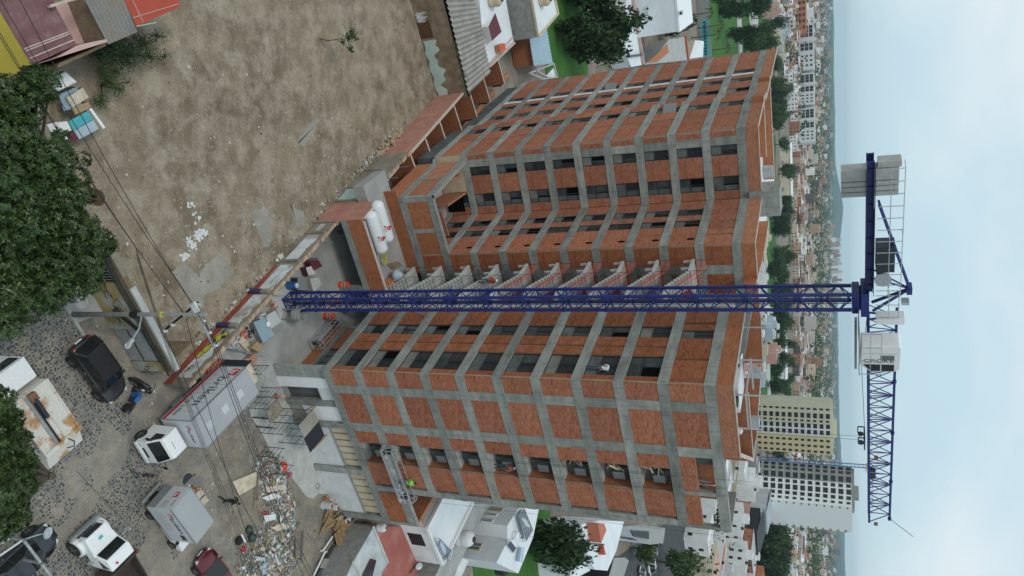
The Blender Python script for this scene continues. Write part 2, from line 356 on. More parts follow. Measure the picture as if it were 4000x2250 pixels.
def infill(F, t0, t1, k, name='brick_panel', mat='brick', o=-.035, z0=BH, z1=2.567, th=.16):
    key=(name,mat,id(F),t0,t1,o,z0,z1)
    if name=='brick_panel':      # mortar bed with every brick laid on it, a few millimetres proud
        if key not in PANELS:
            p=F.put(MB().box(t0+.004,t1-.004,F.o*(o-th),F.o*(o-.012),z0+.002,z1-.002),name,'mortar' if mat=='brick' else 'mortar_deep',z=ZB[k])
            mb=MB(); q=random.Random(int(t0*100)+len(PANELS)); row=0; z=z0+.008
            while z<z1-.02:
                x=t0+.008-(.115 if row%2 else 0); zt=min(z+.067,z1-.004)
                while x<t1-.012:
                    a=max(x,t0+.006); b=min(x+.222,t1-.006); e=q.uniform(-.003,.003)
                    if b-a>.02:
                        y0,y1=F.o*(o-.0125),F.o*(o-.002+e)
                        vs=[(a,y0,z),(b,y0,z),(b,y0,zt),(a,y0,zt),(a,y1,z),(b,y1,z),(b,y1,zt),(a,y1,zt)]
                        fs=[(4,5,6,7),(0,1,5,4),(1,2,6,5),(2,3,7,6),(3,0,4,7)]
                        mb.add(vs,fs if F.o>0 and False else [f if F.o<0 else f[::-1] for f in fs])
                    x+=.23
                z+=.075; row+=1
            b=mb.build('bricks',mat+'_laid',p); b['kind']='stuff'; PANELS[key]=p
        else:
            c=copy_tree(PANELS[key],bld); c.location=(F.a.x,F.a.y,ZB[k])
        return
    if key not in PANELS: PANELS[key]=F.put(MB().box(t0+.004,t1-.004,F.o*(o-th),F.o*o,z0+.002,z1-.002),name,mat,z=ZB[k])
    else: share(PANELS[key],None,bld,(F.a.x,F.a.y,ZB[k]))
def window(F, t0, t1, k, o=-.14, z0=BH, z1=2.567, low=.42, split=True, rev=True):
    key=('win',id(F),t0,t1,o)
    if key not in PANELS:
        w=.055; y0,y1=F.o*(o-.03),F.o*(o+.03); zt=z0+(z1-z0)*low; mb=MB()
        mb.box(t0,t0+w,y0,y1,z0,z1); mb.box(t1-w,t1,y0,y1,z0,z1); mb.box(t0+w,t1-w,y0,y1,z0,z0+w); mb.box(t0+w,t1-w,y0,y1,z1-w,z1); mb.box(t0+w,t1-w,y0,y1,zt-w/2,zt+w/2)
        tm=(t0+t1)/2
        if split: mb.box(tm-w/2,tm+w/2,y0,y1,zt+w/2,z1-w)
        fr=F.put(mb,'window','steel_dark',z=ZB[k])
        yo=F.o*(o-.005); yi=F.o*(o-.02)
        MB().box(t0+w,t1-w,yi,yo,z0+w,zt-w/2).build('pane','glass_grey',fr)
        MB().box(t0+w,tm-w/2 if split else t1-w,yi,yo,zt+w/2,z1-w).build('pane','glass_dark',fr)
        if split: MB().box(tm+w/2,t1-w,yi,yo,zt+w/2,z1-w).build('pane','glass_dark',fr)
        PANELS[key]=fr
    else:
        c=copy_tree(PANELS[key],bld); c.location=(F.a.x,F.a.y,ZB[k])
        for i,p in enumerate(children(c)):
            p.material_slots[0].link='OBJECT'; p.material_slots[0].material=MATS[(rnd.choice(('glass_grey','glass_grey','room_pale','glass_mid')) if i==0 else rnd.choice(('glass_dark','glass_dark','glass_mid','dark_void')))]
def pier(F, t0, t1, k, o=-.012): infill(F,t0,t1,k,'concrete_pier','concrete',o,th=.3)
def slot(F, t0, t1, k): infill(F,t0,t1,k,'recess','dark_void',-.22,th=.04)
# --- right-hand front (faces the yard)
for k in range(11):
    beam(F1, 0, 11.15 if k>0 else 14.5, k)
for k in range(10):
    infill(F1,0,1.25,k); pier(F1,1.25,1.95,k); infill(F1,1.95,4.57,k); pier(F1,4.57,5.3,k)
    if k<9:
        infill(F1,5.3,6.38,k)
        infill(F1,8.36,10.4,k); slot(F1,10.4,10.62,k); infill(F1,10.62,11.15,k,'concrete_pier','concrete',-.03,th=.3)
        # loggia: floor, two side walls, glazed back wall
        if k==0:
            mb=MB(); mb.box(6.2,8.5,.325,.96,.35,.60)
            lf=F1.put(mb,'loggia_floor','concrete_pale',z=ZB[k]); lb=F1.put(MB().box(8.37,8.52,.2,.96,.61,2.56),'loggia_side_wall','brick_deep',z=ZB[k])
            ll=F1.put(MB().box(6.22,6.37,.2,.96,.61,2.56),'loggia_side_wall','block_grey',z=ZB[k])
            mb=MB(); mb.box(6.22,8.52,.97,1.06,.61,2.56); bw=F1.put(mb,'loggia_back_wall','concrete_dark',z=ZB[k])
            lx=F1.put(MB().box(7.6,8.2,.62,.96,1.25,2.0),'service_hood','steel_grey',z=ZB[k])
            lw=F1.put(MB().box(6.9,7.5,.94,.965,.75,2.3),'loggia_glazing','glass_dark',z=ZB[k])
            rl=MB()
            for j in range(8): rl.box(6.4,7.0,.80,.82,.66+j*.11,.75+j*.11)
            lr=F1.put(rl,'loggia_low_wall','block_grey',z=ZB[k])
            LOG=[lf,lb,ll,bw,lw,lr,lx]
        else:
            for o in LOG: share(o,None,bld,(F1.a.x,F1.a.y,ZB[k]))
    else:
        infill(F1,5.3,8.05,k,z1=1.56); pier(F1,8.05,8.35,k); infill(F1,8.35,10.9,k,z1=1.56); pier(F1,10.9,11.15,k)
# --- left-hand face of the right block (street entrance side)
for k in range(11): beam(F2,0.001,7.51,k)
for k in range(10):
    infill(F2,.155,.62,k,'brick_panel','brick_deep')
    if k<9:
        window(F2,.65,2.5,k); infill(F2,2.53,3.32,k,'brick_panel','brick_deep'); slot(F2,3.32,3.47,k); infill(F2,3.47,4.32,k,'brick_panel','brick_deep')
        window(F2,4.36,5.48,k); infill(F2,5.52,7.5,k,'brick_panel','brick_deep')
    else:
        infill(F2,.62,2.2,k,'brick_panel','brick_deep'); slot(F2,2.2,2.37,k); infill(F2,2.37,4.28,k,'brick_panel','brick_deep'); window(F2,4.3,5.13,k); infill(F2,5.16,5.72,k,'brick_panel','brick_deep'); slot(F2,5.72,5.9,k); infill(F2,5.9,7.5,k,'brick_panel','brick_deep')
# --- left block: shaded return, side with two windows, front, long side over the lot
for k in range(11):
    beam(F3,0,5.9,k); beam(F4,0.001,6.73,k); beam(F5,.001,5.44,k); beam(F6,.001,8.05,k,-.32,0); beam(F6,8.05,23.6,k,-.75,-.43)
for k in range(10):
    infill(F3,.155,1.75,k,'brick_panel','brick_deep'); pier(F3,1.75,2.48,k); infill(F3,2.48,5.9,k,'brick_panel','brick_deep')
    if k<9:
        infill(F4,.0,2.7,k); window(F4,2.72,3.76,k); infill(F4,3.78,4.43,k); window(F4,4.45,5.52,k); infill(F4,5.54,6.73,k)
        if k>0:
            key='vent'
            if key not in PANELS: PANELS[key]=F4.put(MB().box(.73,1.0,F4.o*-.034,F4.o*-.03,1.95,2.45),'vent_hole','dark_void',z=ZB[k])  # flat black plate, the hole's shade put into its colour
            else: share(PANELS[key],None,bld,(F4.a.x,F4.a.y,ZB[k]))
    else:
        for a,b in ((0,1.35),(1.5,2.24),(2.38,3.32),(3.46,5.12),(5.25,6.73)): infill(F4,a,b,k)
        for a,b in ((1.35,1.5),(2.24,2.38),(3.32,3.46),(5.12,5.25)): slot(F4,a,b,k)
    infill(F5,0,.64,k); window(F5,.66,1.79,k,split=True); infill(F5,1.81,3.43,k); window(F5,3.45,4.22,k); pier(F5,4.23,4.87,k); infill(F5,4.87,5.43,k)
    infill(F6,0,3.5,k); slot(F6,3.5,3.73,k); infill(F6,3.73,5.5,k); window(F6,5.52,6.86,k); infill(F6,6.88,8.05,k)
    for a,b in ((8.05,10.55),(11.95,13.7),(14.95,15.75),(17.65,20.1),(20.3,23.6)): infill(F6,a,b,k,o=-.465)
    for a,b in ((10.57,11.93),(13.72,14.93),(16.3,17.6)): window(F6,a,b,k,o=-.57)
    infill(F6,15.75,16.28,k,'concrete_pier','plaster_white',-.45,th=.3); slot_t=(20.1,20.3); infill(F6,20.1,20.3,k,'recess','dark_void',-.65,th=.04)
# cores behind the faces
mb=MB()
def Q(F,t,o): p=F.P(t,o,0); return (p.x,p.y)
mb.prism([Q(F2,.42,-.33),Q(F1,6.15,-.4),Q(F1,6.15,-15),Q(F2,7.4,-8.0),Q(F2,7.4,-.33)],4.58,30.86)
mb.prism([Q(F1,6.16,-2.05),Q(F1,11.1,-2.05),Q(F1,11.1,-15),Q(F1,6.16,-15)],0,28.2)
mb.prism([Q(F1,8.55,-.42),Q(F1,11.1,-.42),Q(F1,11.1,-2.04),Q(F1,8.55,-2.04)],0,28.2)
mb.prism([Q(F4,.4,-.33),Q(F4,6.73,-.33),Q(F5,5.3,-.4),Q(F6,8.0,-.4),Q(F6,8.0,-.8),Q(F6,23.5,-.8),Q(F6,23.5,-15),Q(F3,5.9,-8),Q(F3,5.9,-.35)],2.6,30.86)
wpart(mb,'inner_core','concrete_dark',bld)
# roof decks and parapets
mb=MB()
mb.prism([Q(F1,.1,-.2),Q(F1,5.1,-.2),Q(F1,5.1,-14),Q(F2,7.4,-7),Q(F2,7.4,-.2)],30.865,30.9)
mb.prism([Q(F4,.2,-.2),Q(F4,6.73,-.2),Q(F5,5.2,-.2),Q(F6,8.0,-.6),Q(F6,23.4,-.6),Q(F6,23.4,-15),Q(F3,5.9,-8),Q(F3,5.9,-.2)],30.865,30.9)
wpart(mb,'roof_deck','white_dull',bld)
def parapet(F,t0,t1,h=.9,o=0,z=30.881,mat='brick',th=.18):
    F.put(MB().box(t0,t1,F.o*(o-th),F.o*(o-.01),z,z+h),'parapet',mat)
    F.put(MB().box(t0-.02,t1+.02,F.o*(o-th-.02),F.o*(o+.01),z+h,z+h+.06),'parapet_cap','stone_cap')
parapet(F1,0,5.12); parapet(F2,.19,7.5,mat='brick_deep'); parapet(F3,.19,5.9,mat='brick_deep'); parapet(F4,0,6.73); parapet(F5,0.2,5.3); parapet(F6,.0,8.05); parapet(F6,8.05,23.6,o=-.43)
def ridge(p,q,z0,z1,mat='brick_deep',th=.2,name='roof_wall'):
    F=Fac(p,q,1); F.put(MB().box(0,F.len,-th/2,th/2,z0,z1),name,mat); F.put(MB().box(-.01,F.len+.01,-th/2-.02,th/2+.02,z1,z1+.05),'parapet_cap','stone_cap')
ridge((6.9,56.4),(10.7,52.8),28.2,31.75); ridge((10.7,52.8),(11.6,51.2),28.2,31.7); ridge((6.8,48.4),(11.6,50.9),28.2,31.75); ridge(F1.P(5.1,-.3,0)[:2],(11.5,50.7),28.2,31.75)
ridge((-18.1,68.0),(-9.7,71.8),30.9,31.8); ridge((-15.0,61.7),(-10.4,63.4),30.9,31.8); ridge((-5.2,64.9),(-1.0,57.5),30.9,31.8); ridge((-2.6,61.0),(-.1,54.0),30.9,31.8); ridge((-11.4,58.6),(-6.2,61.4),30.9,31.5)
wpart(MB().prism([(-7.0,58.6),(-5.2,59.6),(-6.2,61.6),(-8.0,60.6)],30.9,33.1),'lift_housing','concrete',bld)
# open terrace frame at the right end, steel posts on the roof
F1.put(MB().box(5.3,8.3,.95,1.1,28.2,30.23),'terrace_back_wall','brick_deep'); F1.put(MB().box(8.36,9.3,.8,.95,28.2,30.1),'terrace_back_wall','brick_deep')
fp_=[G(2973,1221,31.8),G(2979,1417,31.75)]; ridge((fp_[0].x,fp_[0].y),(fp_[1].x,fp_[1].y),29.5,31.75)
F1.put(MB().box(10.95,11.15,.33,3.2,30.24,30.87).box(5.14,5.3,.33,6.0,30.24,30.87),'concrete_beam','concrete')
ms=MB()
for p,q in (((6.2,43.2,30.9),(6.2,43.2,33.0)),((8.3,44.4,30.9),(8.3,44.4,33.0)),((4.4,45.0,30.9),(4.4,45.0,33.1)),((6.2,43.2,32.2),(8.3,44.4,32.2)),((6.2,43.2,32.2),(4.4,46.0,32.2)),((4.4,46,32.2),(6.4,47.2,32.2)),((2.6,47.0,30.9),(2.6,47,33))): ms.bar(p,q,.09)
wpart(ms,'roof_steel_frame','galvanised',bld)['kind']='stuff'
wpart(MB().obox((6.0,45.4,31.3),(1.9,2.6,.8),R(30)),'roof_plant','white_dull',bld); wpart(MB().obox((6.6,43.9,31.3),(.5,.7,.8),R(30)).obox((4.9,45.6,31.25),(.3,.3,.7),R(30)),'roof_tank','black',bld)
wpart(MB().lathe([(.0,-.22),(.2,-.15),(.22,.1),(0,.2)],10,(8.6,45.2,31.6)).lathe([(.0,-.22),(.2,-.15),(.22,.1),(0,.2)],10,(-1.5,54.6,31.6)),'roof_vent','white_dull',bld,True)
for c_,s_,a_ in (((-9.2,63.6,31.9),(.9,.5,.8),30),((-6.9,60.9,31.8),(1.2,.4,.7),30),((8.9,50.1,32.0),(.5,.7,.5),28)): wpart(MB().obox(c_,s_,R(a_)),'roof_unit','galvanised',bld)
# --- stair tower between the blocks
for k in range(0,10):
    zl=ZB[k]+.02
    if k==0:
        # landing, two flights of eight steps, half landing by the lift
        P0=Vector((-1.72,53.15,0)); C=lambda u,v,z: tuple(P0+E1*u-E2*v+Vector((0,0,z)))
        mb=MB(); 
        mb.prism([C(0,-.25,0)[:2],C(2.75,-.25,0)[:2],C(2.75,1.48,0)[:2],C(0,1.48,0)[:2]],-.16,0)
        s1=wpart(mb,'stair_landing','concrete_pale',bld); s1.location=(0,0,zl)
        mb=MB(); n=8; run=.26; rise=1.2835/n
        for i in range(n):
            v0=1.48+i*run; z=-(i+1)*rise
            mb.prism([C(0,v0,0)[:2],C(1.25,v0,0)[:2],C(1.25,v0+run+.02,0)[:2],C(0,v0+run+.02,0)[:2]],z-.2,z)
        s2=wpart(mb,'stair_flight','concrete_pale',bld); s2.location=(0,0,zl)
        mb=MB()
        for i in range(n):
            v0=1.48+i*run; z=(i+1)*rise
            mb.prism([C(1.5,v0,0)[:2],C(2.75,v0,0)[:2],C(2.75,v0+run+.02,0)[:2],C(1.5,v0+run+.02,0)[:2]],z-.2,z)
        s3=wpart(mb,'stair_flight','concrete_pale',bld); s3.location=(0,0,zl)
        mb=MB(); v0=1.48+n*run; mb.prism([C(0,v0,0)[:2],C(2.75,v0,0)[:2],C(2.75,v0+1.3,0)[:2],C(0,v0+1.3,0)[:2]],-1.2835-.16,-1.2835)
        s4=wpart(mb,'floor_landing','concrete_pale',bld); s4.location=(0,0,zl)
        mb=MB(); 
        for v in (-.1,.95): mb.prism([C(-.02,v,0)[:2],C(.14,v,0)[:2],C(.14,v+.12,0)[:2],C(-.02,v+.12,0)[:2]],-.75,-.02)
        mb.prism([C(-.06,-.25,0)[:2],C(.1,-.25,0)[:2],C(.1,1.5,0)[:2],C(-.06,1.5,0)[:2]],-.2,.03)
        s5=wpart(mb,'landing_edge_beam','concrete_pale',bld); s5.location=(0,0,zl)
        # orange safety net: a mesh of thin strips with gaps
        mb=MB()
        def net(a,b,h0,h1,n1,n2):
            a=Vector(a); b=Vector(b)
            for i in range(n1+1):
                p=a.lerp(b,i/n1); sag=.06*sin(i*2.1); mb.bar(p+Vector((0,0,h0+sag)),p+Vector((0,0,h1+sag*1.6)),.008)
            for j in range(n2+1):
                z=h0+(h1-h0)*j/n2; mb.bar(a+Vector((0,0,z)),b+Vector((0,0,z+.06)),.008)
        net(C(0,-.2,0),C(0,1.5,0),.25,1.0,16,8); net(C(0,1.5,0),C(0,3.3,-1.1),.2,.9,16,8); net(C(1.25,.1,0),C(1.25,3.2,-1.0),.1,.7,14,6)
        s6=wpart(mb,'safety_net','net_orange',bld); s6.location=(0,0,ZB[4]+.02)
        mb=MB()
        for u,v,h in ((0,-.2,1.15),(0,1.4,1.1)): mb.bar(C(u,v,0),C(u,v,h),.035)
        for h in (.55,1.05): mb.bar(C(0,-.2,h),C(0,1.4,h),.02); mb.bar(C(0,1.4,h),C(0,3.5,h-1.2),.02)
        s7=wpart(mb,'stair_rail','steel_dark',bld); s7.location=(0,0,zl)
        ST=[s1,s2,s3,s4,s5,s7]
    else:
        for o in ST: share(o,None,bld,(0,0,zl))
        if k>4: share(s6,None,bld,(0,0,zl))
# shaft walls behind the stairs
wpart(MB().prism([C(2.8,-.2,0)[:2],C(3.0,-.2,0)[:2],C(3.0,7,0)[:2],C(2.8,7,0)[:2]],0,31.6).prism([C(3.0,5.2,0)[:2],C(5.4,5.2,0)[:2],C(5.4,5.4,0)[:2],C(3.0,5.4,0)[:2]],0,31.0),'stair_wall','concrete',bld)
wpart(MB().prism([C(.5,4.9,0)[:2],C(.8,4.9,0)[:2],C(.8,5.3,0)[:2],C(.5,5.3,0)[:2]],0,30.9).prism([C(2.5,4.9,0)[:2],C(2.8,4.9,0)[:2],C(2.8,5.3,0)[:2],C(2.5,5.3,0)[:2]],0,30.9),'stair_column','concrete_pale',bld)
# --- ground storey, right block: set-back shop front and side plinth
for bb in ((.0,.9,.35,.6),(14.0,14.5,.05,.4),(9.15,9.7,.02,.35),(4.75,5.2,.02,.35)): F1.put(MB().box(*bb,0,4.55),'concrete_pier','concrete')
F1.put(MB().box(.92,1.75,.22,.4,0,4.5),'shop_wall','white_paint'); F1.put(MB().box(3.35,4.72,.22,.4,1.3,4.5),'shop_wall','white_paint'); F1.put(MB().box(3.35,4.72,.24,.42,0,1.29),'shop_wall','slab_worn'); F1.put(MB().box(2.85,3.34,.15,.5,0,4.5),'concrete_pier','concrete'); F1.put(MB().box(1.76,2.84,.25,.45,3.3,4.5),'shop_wall','white_dull'); F1.put(MB().box(1.76,2.84,.3,1.5,0,.25),'shop_step','concrete')
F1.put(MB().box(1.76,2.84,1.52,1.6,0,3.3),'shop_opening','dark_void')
for bb in ((5.2,9.1),(9.72,13.98)): F1.put(MB().box(*bb,.2,.35,0,2.9),'shop_wall','white_dull')
mb=MB()
for a,b in ((5.3,9.1),(9.75,13.95)):
    n=6
    for j in range(n): x0=a+(b-a)*j/n; mb.box(x0+.06,x0+(b-a)/n-.06,.3,.4,2.98,4.4)
F1.put(mb,'clerestory','plaster_cream')
mb=MB()
for a,b in ((5.2,9.15),(9.7,14.0)): mb.box(a,b,.16,.42,2.9,2.97); mb.box(a,b,.25,.42,4.42,4.54)
F1.put(mb,'clerestory_frame','steel_grey')
infill(F1,11.25,14.22,0,'brick_panel','brick_deep',z1=2.3); 
F1.put(MB().box(14.24,14.5,0,.33,5.205,7.6).box(11.16,14.24,.05,.33,6.9,7.6),'concrete_beam','concrete')
F1.put(MB().box(11.2,14.4,.5,7,4.6,5.0),'annex_floor','concrete_pale'); F1.put(MB().box(14.3,14.5,.34,7,4.6,7.6),'annex_wall','brick_deep')
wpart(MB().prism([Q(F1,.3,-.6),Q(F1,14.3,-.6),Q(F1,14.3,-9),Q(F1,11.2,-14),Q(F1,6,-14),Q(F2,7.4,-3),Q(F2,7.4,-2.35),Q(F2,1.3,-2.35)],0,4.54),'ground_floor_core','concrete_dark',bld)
# driveway side of the ground storey: low brick wall, ledge, strip window
F2.put(MB().box(1.3,7.6,-2.1,-1.85,0,1.05),'plinth_wall','brick_deep'); F2.put(MB().box(1.28,7.62,-2.3,-1.83,1.06,1.3),'ledge','concrete')
F2.put(MB().box(4.9,7.5,-2.2,-2.0,1.31,4.5),'brick_panel','brick_deep'); F2.put(MB().box(1.3,1.7,-2.2,-2.0,1.31,4.5),'brick_panel','brick_deep')
mb=MB()
for j in range(4): mb.box(1.8+j*.76,1.8+j*.76+.73,-2.12,-2.08,1.31,4.5)
F2.put(mb,'strip_window','glass_grey')
mb=MB()
for j in range(5): mb.box(1.76+j*.76,1.79+j*.76,-2.13,-2.05,1.31,4.52)
F2.put(mb,'mullion','steel_dark')
# --- left podium: garage mouth, gas-tank terrace, two-storey patio box
F7=Fac((.15,49.25),(-4.62,46.6),1)
PF=Fac((-4.62,46.6),(.15,49.25),-1)
PF.put(MB().box(-.8,5.45,0,.3,2.4,3.0),'concrete_beam','concrete'); PF.put(MB().box(-.8,5.45,-.02,.16,3.01,4.4),'brick_panel','brick_deep'); PF.put(MB().box(-.8,5.47,-.04,.2,4.4,4.47),'parapet_cap','stone_cap'); SW=Fac(PF.P(-.8,-.0,0)[:2],(PF.P(-.8,0,0)+Vector((-.6,.8,0))*2.7)[:2],1); SW.put(MB().box(0,2.7,-.18,0,0,4.4),'side_wall','pink_brick'); SW.put(MB().box(0,2.72,-.2,.02,4.401,4.47),'parapet_cap','stone_cap')
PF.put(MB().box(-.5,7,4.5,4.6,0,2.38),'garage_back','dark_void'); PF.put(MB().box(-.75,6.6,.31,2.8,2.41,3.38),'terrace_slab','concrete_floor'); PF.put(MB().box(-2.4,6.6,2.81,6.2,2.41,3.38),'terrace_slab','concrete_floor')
PF.put(MB().box(5.29,5.45,.17,3.0,3.39,4.35),'brick_panel','brick'); PF.put(MB().box(5.2,5.45,2.9,3.3,0,2.4).box(5.0,5.45,.02,.4,0,2.4),'concrete_pier','concrete')
FB=Fac((-7.38,50.9),(-2.92,53.42),-1)
FB.put(MB().box(0,6.9,0,.3,4.57,5.2).box(0,5.1,-.01,.3,7.15,7.75),'concrete_beam','concrete'); FB.put(MB().box(0,.45,.01,.3,5.21,7.14).box(2.85,3.2,.01,.3,5.21,7.14),'concrete_pier','concrete')
FB.put(MB().box(.46,2.84,.03,.25,5.21,7.14),'brick_panel','brick_deep'); FB.put(MB().box(3.21,6.9,.03,.25,5.21,7.14),'brick_panel','brick_deep'); FB.put(MB().box(-.6,6.9,.03,.25,2.9,4.56),'brick_panel','brick_deep')
F8=Fac((-7.38,50.9),(-11.1,56.75),1)
F8.put(MB().box(0,6.9,-.3,0,4.57,5.2).box(0,6.9,-.3,.01,7.15,7.75),'concrete_beam','concrete'); F8.put(MB().box(.3,3.3,-.22,-.03,5.21,7.14),'brick_panel','brick'); F8.put(MB().box(3.5,6.8,-.22,-.03,5.21,7.14),'brick_panel','brick'); F8.put(MB().box(3.3,3.5,-.25,.02,5.21,7.14),'concrete_pier','concrete')
F8.put(MB().box(0,6.9,-.22,-.03,2.9,4.56),'brick_panel','brick_deep')
F8.put(MB().box(.32,6.8,-.36,-.31,4.6,7.7),'patio_plaster','plaster_cream'); FB.put(MB().box(.45,5.1,.31,.36,4.6,7.7),'patio_plaster','plaster_cream')
wpart(MB().prism([Q(F8,.2,-.3),Q(FB,5.2,-.3),Q(F4,6.6,.1),Q(F5,5.3,.1),Q(F8,6.6,-.3)],4.5,4.75),'patio_floor','concrete_floor',bld)
F5.put(MB().box(1.9,2.05,.06,3.6,4.76,7.0).box(3.6,3.75,.06,2.0,4.76,6.9),'patio_divider','brick'); F4.put(MB().box(2.8,2.95,.06,2.4,4.76,6.6),'patio_divider','brick')

F5.put(MB().box(2.1,5.38,.005,.03,4.78,7.12),'patio_plaster','plaster_cream'); F5.put(MB().box(.3,1.8,.005,.02,4.9,6.6),'patio_opening','dark_void')  # the opening is a flat black plate, its inner shade painted
# ------------------------------------------------------------------ tower crane
MC=Vector((.757,42.9,0)); cr_=thing('tower_crane','tall dark blue tower crane in front of the brick block','tower crane',MC)
SEC=2.68; NSEC=14; HW=.465; A30=R(31)
mc=MB().box(-HW-.075,-HW+.075,-HW-.075,-HW+.075,0,SEC-.01).mesh('mast_chord','crane_blue')
lat=MB(); npit=4; ph=SEC/npit
cor=[(-HW,-HW),(HW,-HW),(HW,HW),(-HW,HW)]
for f in range(4):
    a=Vector((*cor[f],0)); b=Vector((*cor[(f+1)%4],0))
    for j in range(npit):
        z0=j*ph; p,q=(a,b) if (j+f)%2==0 else (b,a)
        lat.bar(p+Vector((0,0,z0+.05)),q+Vector((0,0,z0+ph-.05)),.055)
    lat.bar(a+Vector((0,0,.03)),b+Vector((0,0,.03)),.07); 
lat.bar((-HW,-HW,.03),(HW,HW,.03),.05)
lat=lat.mesh('mast_lattice','crane_blue')
lad=MB()
for s in (-.17,.17): lad.bar((s,-HW+.16,0),(s,-HW+.16,SEC-.02),.03)
for j in range(9): lad.bar((-.17,-HW+.16,.15+j*.29),(.17,-HW+.16,.15+j*.29),.02)
lad=lad.mesh('ladder','steel_dark')
def inst(me,name,parent,loc,rz=0):
    o=bpy.data.objects.new(name,me); COL.objects.link(o); o.parent=parent; o.location=loc; o.rotation_euler=(0,0,rz); return o
collar=MB()
for x,y in cor: collar.box(x-.1,x+.1,y-.1,y+.1,0,.16)
collar=collar.mesh('joint_collar','crane_blue')
for k in range(NSEC):
    ms_=bpy.data.objects.new('mast_section',lat); COL.objects.link(ms_); ms_.parent=cr_; ms_.location=(0,0,.15+k*SEC); ms_.rotation_euler=(0,0,A30); ms_['kind']='stuff'
    for i,(x,y) in enumerate(cor): inst(mc,'mast_chord',ms_,(x+HW,y+HW,0))
    inst(lad,'ladder',ms_,(0,0,0)); 
    if k: inst(collar,'joint_collar',ms_,(0,0,-.08))
# ties from the mast to the block
tie=MB()
for z in (9.4,):
    tie.bar((.35,.35,z),(1.2,4.2,z),.12); tie.bar((-.35,.35,z),(-.9,8.0,z),.12)
tie.build('wall_tie','steel_grey',cr_)
MB().obox((.1,-.2,.06),(2.3,2.3,.12),A30).build('foundation_pad','concrete_pale',cr_)
JD=R(36); top=bpy.data.objects.new('upper_works',None); COL.objects.link(top); top.parent=cr_; top.rotation_euler=(0,0,JD)
zt=.15+NSEC*SEC
MB().box(-.6,.6,-.6,.6,zt,zt+.35).box(-.75,.75,-.7,.7,zt+.42,zt+.8).lathe([(.62,zt+.35),(.7,zt+.38),(.62,zt+.42)],16).build('slewing_ring','crane_blue',top)
# counter-jib girders
zj=38.45
for s in (-.42,.42):
    g=MB(); g.box(-8.15,-.7,s-.09,s+.09,zj-.15,zj-.11); g.box(-8.15,-.7,s-.09,s+.09,zj+.14,zj+.18); g.box(-8.15,-.7,s-.02,s+.02,zj-.11,zj+.14)
    for j in range(8): g.box(-7.8+j*.95,-7.77+j*.95,s-.085,s+.085,zj-.11,zj+.14)
    g.build('counter_jib_girder','crane_blue',top)
MB().box(-5.4,-.8,-.32,.32,zj+.19,zj+.21).box(-8.1,-.8,-1.0,-.52,zj+.19,zj+.21).build('walkway_grating','steel_dark',top)
for i,(x,w) in enumerate(((-8.02,.3),(-7.7,.62),(-7.06,.26),(-6.78,.26),(-6.5,.26))):
    m=MB(); h0,h1=(zj-1.25,zj+1.2)
    if i==0: h0,h1=zj+.32,zj+1.3
    m.box(x,x+w-.02,-.33,.33,h0,h1); m.box(x+.02,x+w-.04,-.345,.345,h0+.12,h1-.12); m.build('counterweight_slab','concrete_pale',top)
rl=MB()
for s in (-1.0,):
    for z in (.55,1.1): rl.bar((-8.1,s,zj+.3+z),(-.8,s,zj+.3+z),.035)
    for j in range(12): rl.bar((-8.0+j*.65,s,zj+.3),(-8.0+j*.65,s,zj+1.4),.03)
for x in (-8.1,-4.4): rl.bar((x,-1,zj+1.4),(x,-.4,zj+1.4),.03)
rl.build('guard_rail','galvanised',top)
MB().box(-3.4,-1.9,-.45,.45,zj+.31,zj+1.15).build('winch_housing','steel_dark',top); MB().lathe([(.28,-.4),(.28,.4)],12,(-1.4,0,zj+.65),(0,1,0)).lathe([(.4,-.43),(.4,-.38)],12,(-1.4,0,zj+.65),(0,1,0)).build('winch_drum','galvanised',top)
# A-frame and ties
ap=(-.55,0,zj+1.9)
af=MB()
for s in (-.38,.38): af.bar((.6,s,zj+.2),ap,.12); af.bar((-1.5,s,zj+.25),ap,.07)
af.bar((-.9,-.38,zj+.9),(-.9,.38,zj+.9),.06); af.box(-.75,-.35,-.28,.28,zj+1.75,zj+2.0); af.build('apex_frame','crane_blue',top)
for s in (-.2,.2):
    MB().bar((ap[0],s,ap[2]),(-5.7,s,zj+.4),.1).build('tie_bar','crane_blue',top)
MB().box(-.2,-.05,-.75,-.3,zj+1.5,zj+1.85).build('floodlight','galvanised',top)
# electrics cabinet
MB().box(.65,1.05,-.95,-.3,zj+.35,zj+1.65).build('control_cabinet','white_paint',top)
# jib lattice
JL=18.0; zb0,zt0=zj,zj+1.36; zb1,zt1=zj+.22,zj+1.42
def jz(x,up): 
    t=(x-.7)/(JL-.7); return (zt0+(zt1-zt0)*t) if up else (zb0+(zb1-zb0)*t)
for s in (-.36,.36): MB().bar((.7,s,jz(.7,0)),(JL,s,jz(JL,0)),.13).build('jib_bottom_chord','crane_blue',top)
MB().bar((.7,0,jz(.7,1)),(JL,0,jz(JL,1)),.13).build('jib_top_chord','crane_blue',top)
ls=MB(); n=18; dx=(JL-.8)/n
for i in range(n):
    x0=.75+i*dx; xm=x0+dx/2
    for s in (-.36,.36):
        ls.bar((x0,s,jz(x0,0)),(xm,0,jz(xm,1)),.05); ls.bar((xm,0,jz(xm,1)),(x0+dx,s,jz(x0+dx,0)),.05)
        if i%2==0: ls.bar((xm,s,jz(xm,0)),(xm,0,jz(xm,1)),.045)
    ls.bar((x0,-.36,jz(x0,0)),(x0,.36,jz(x0,0)),.045); ls.bar((x0,-.36,jz(x0,0)),(x0+dx,.36,jz(x0+dx,0)),.04)
o=ls.build('jib_lattice','crane_blue',top); o['kind']='stuff'
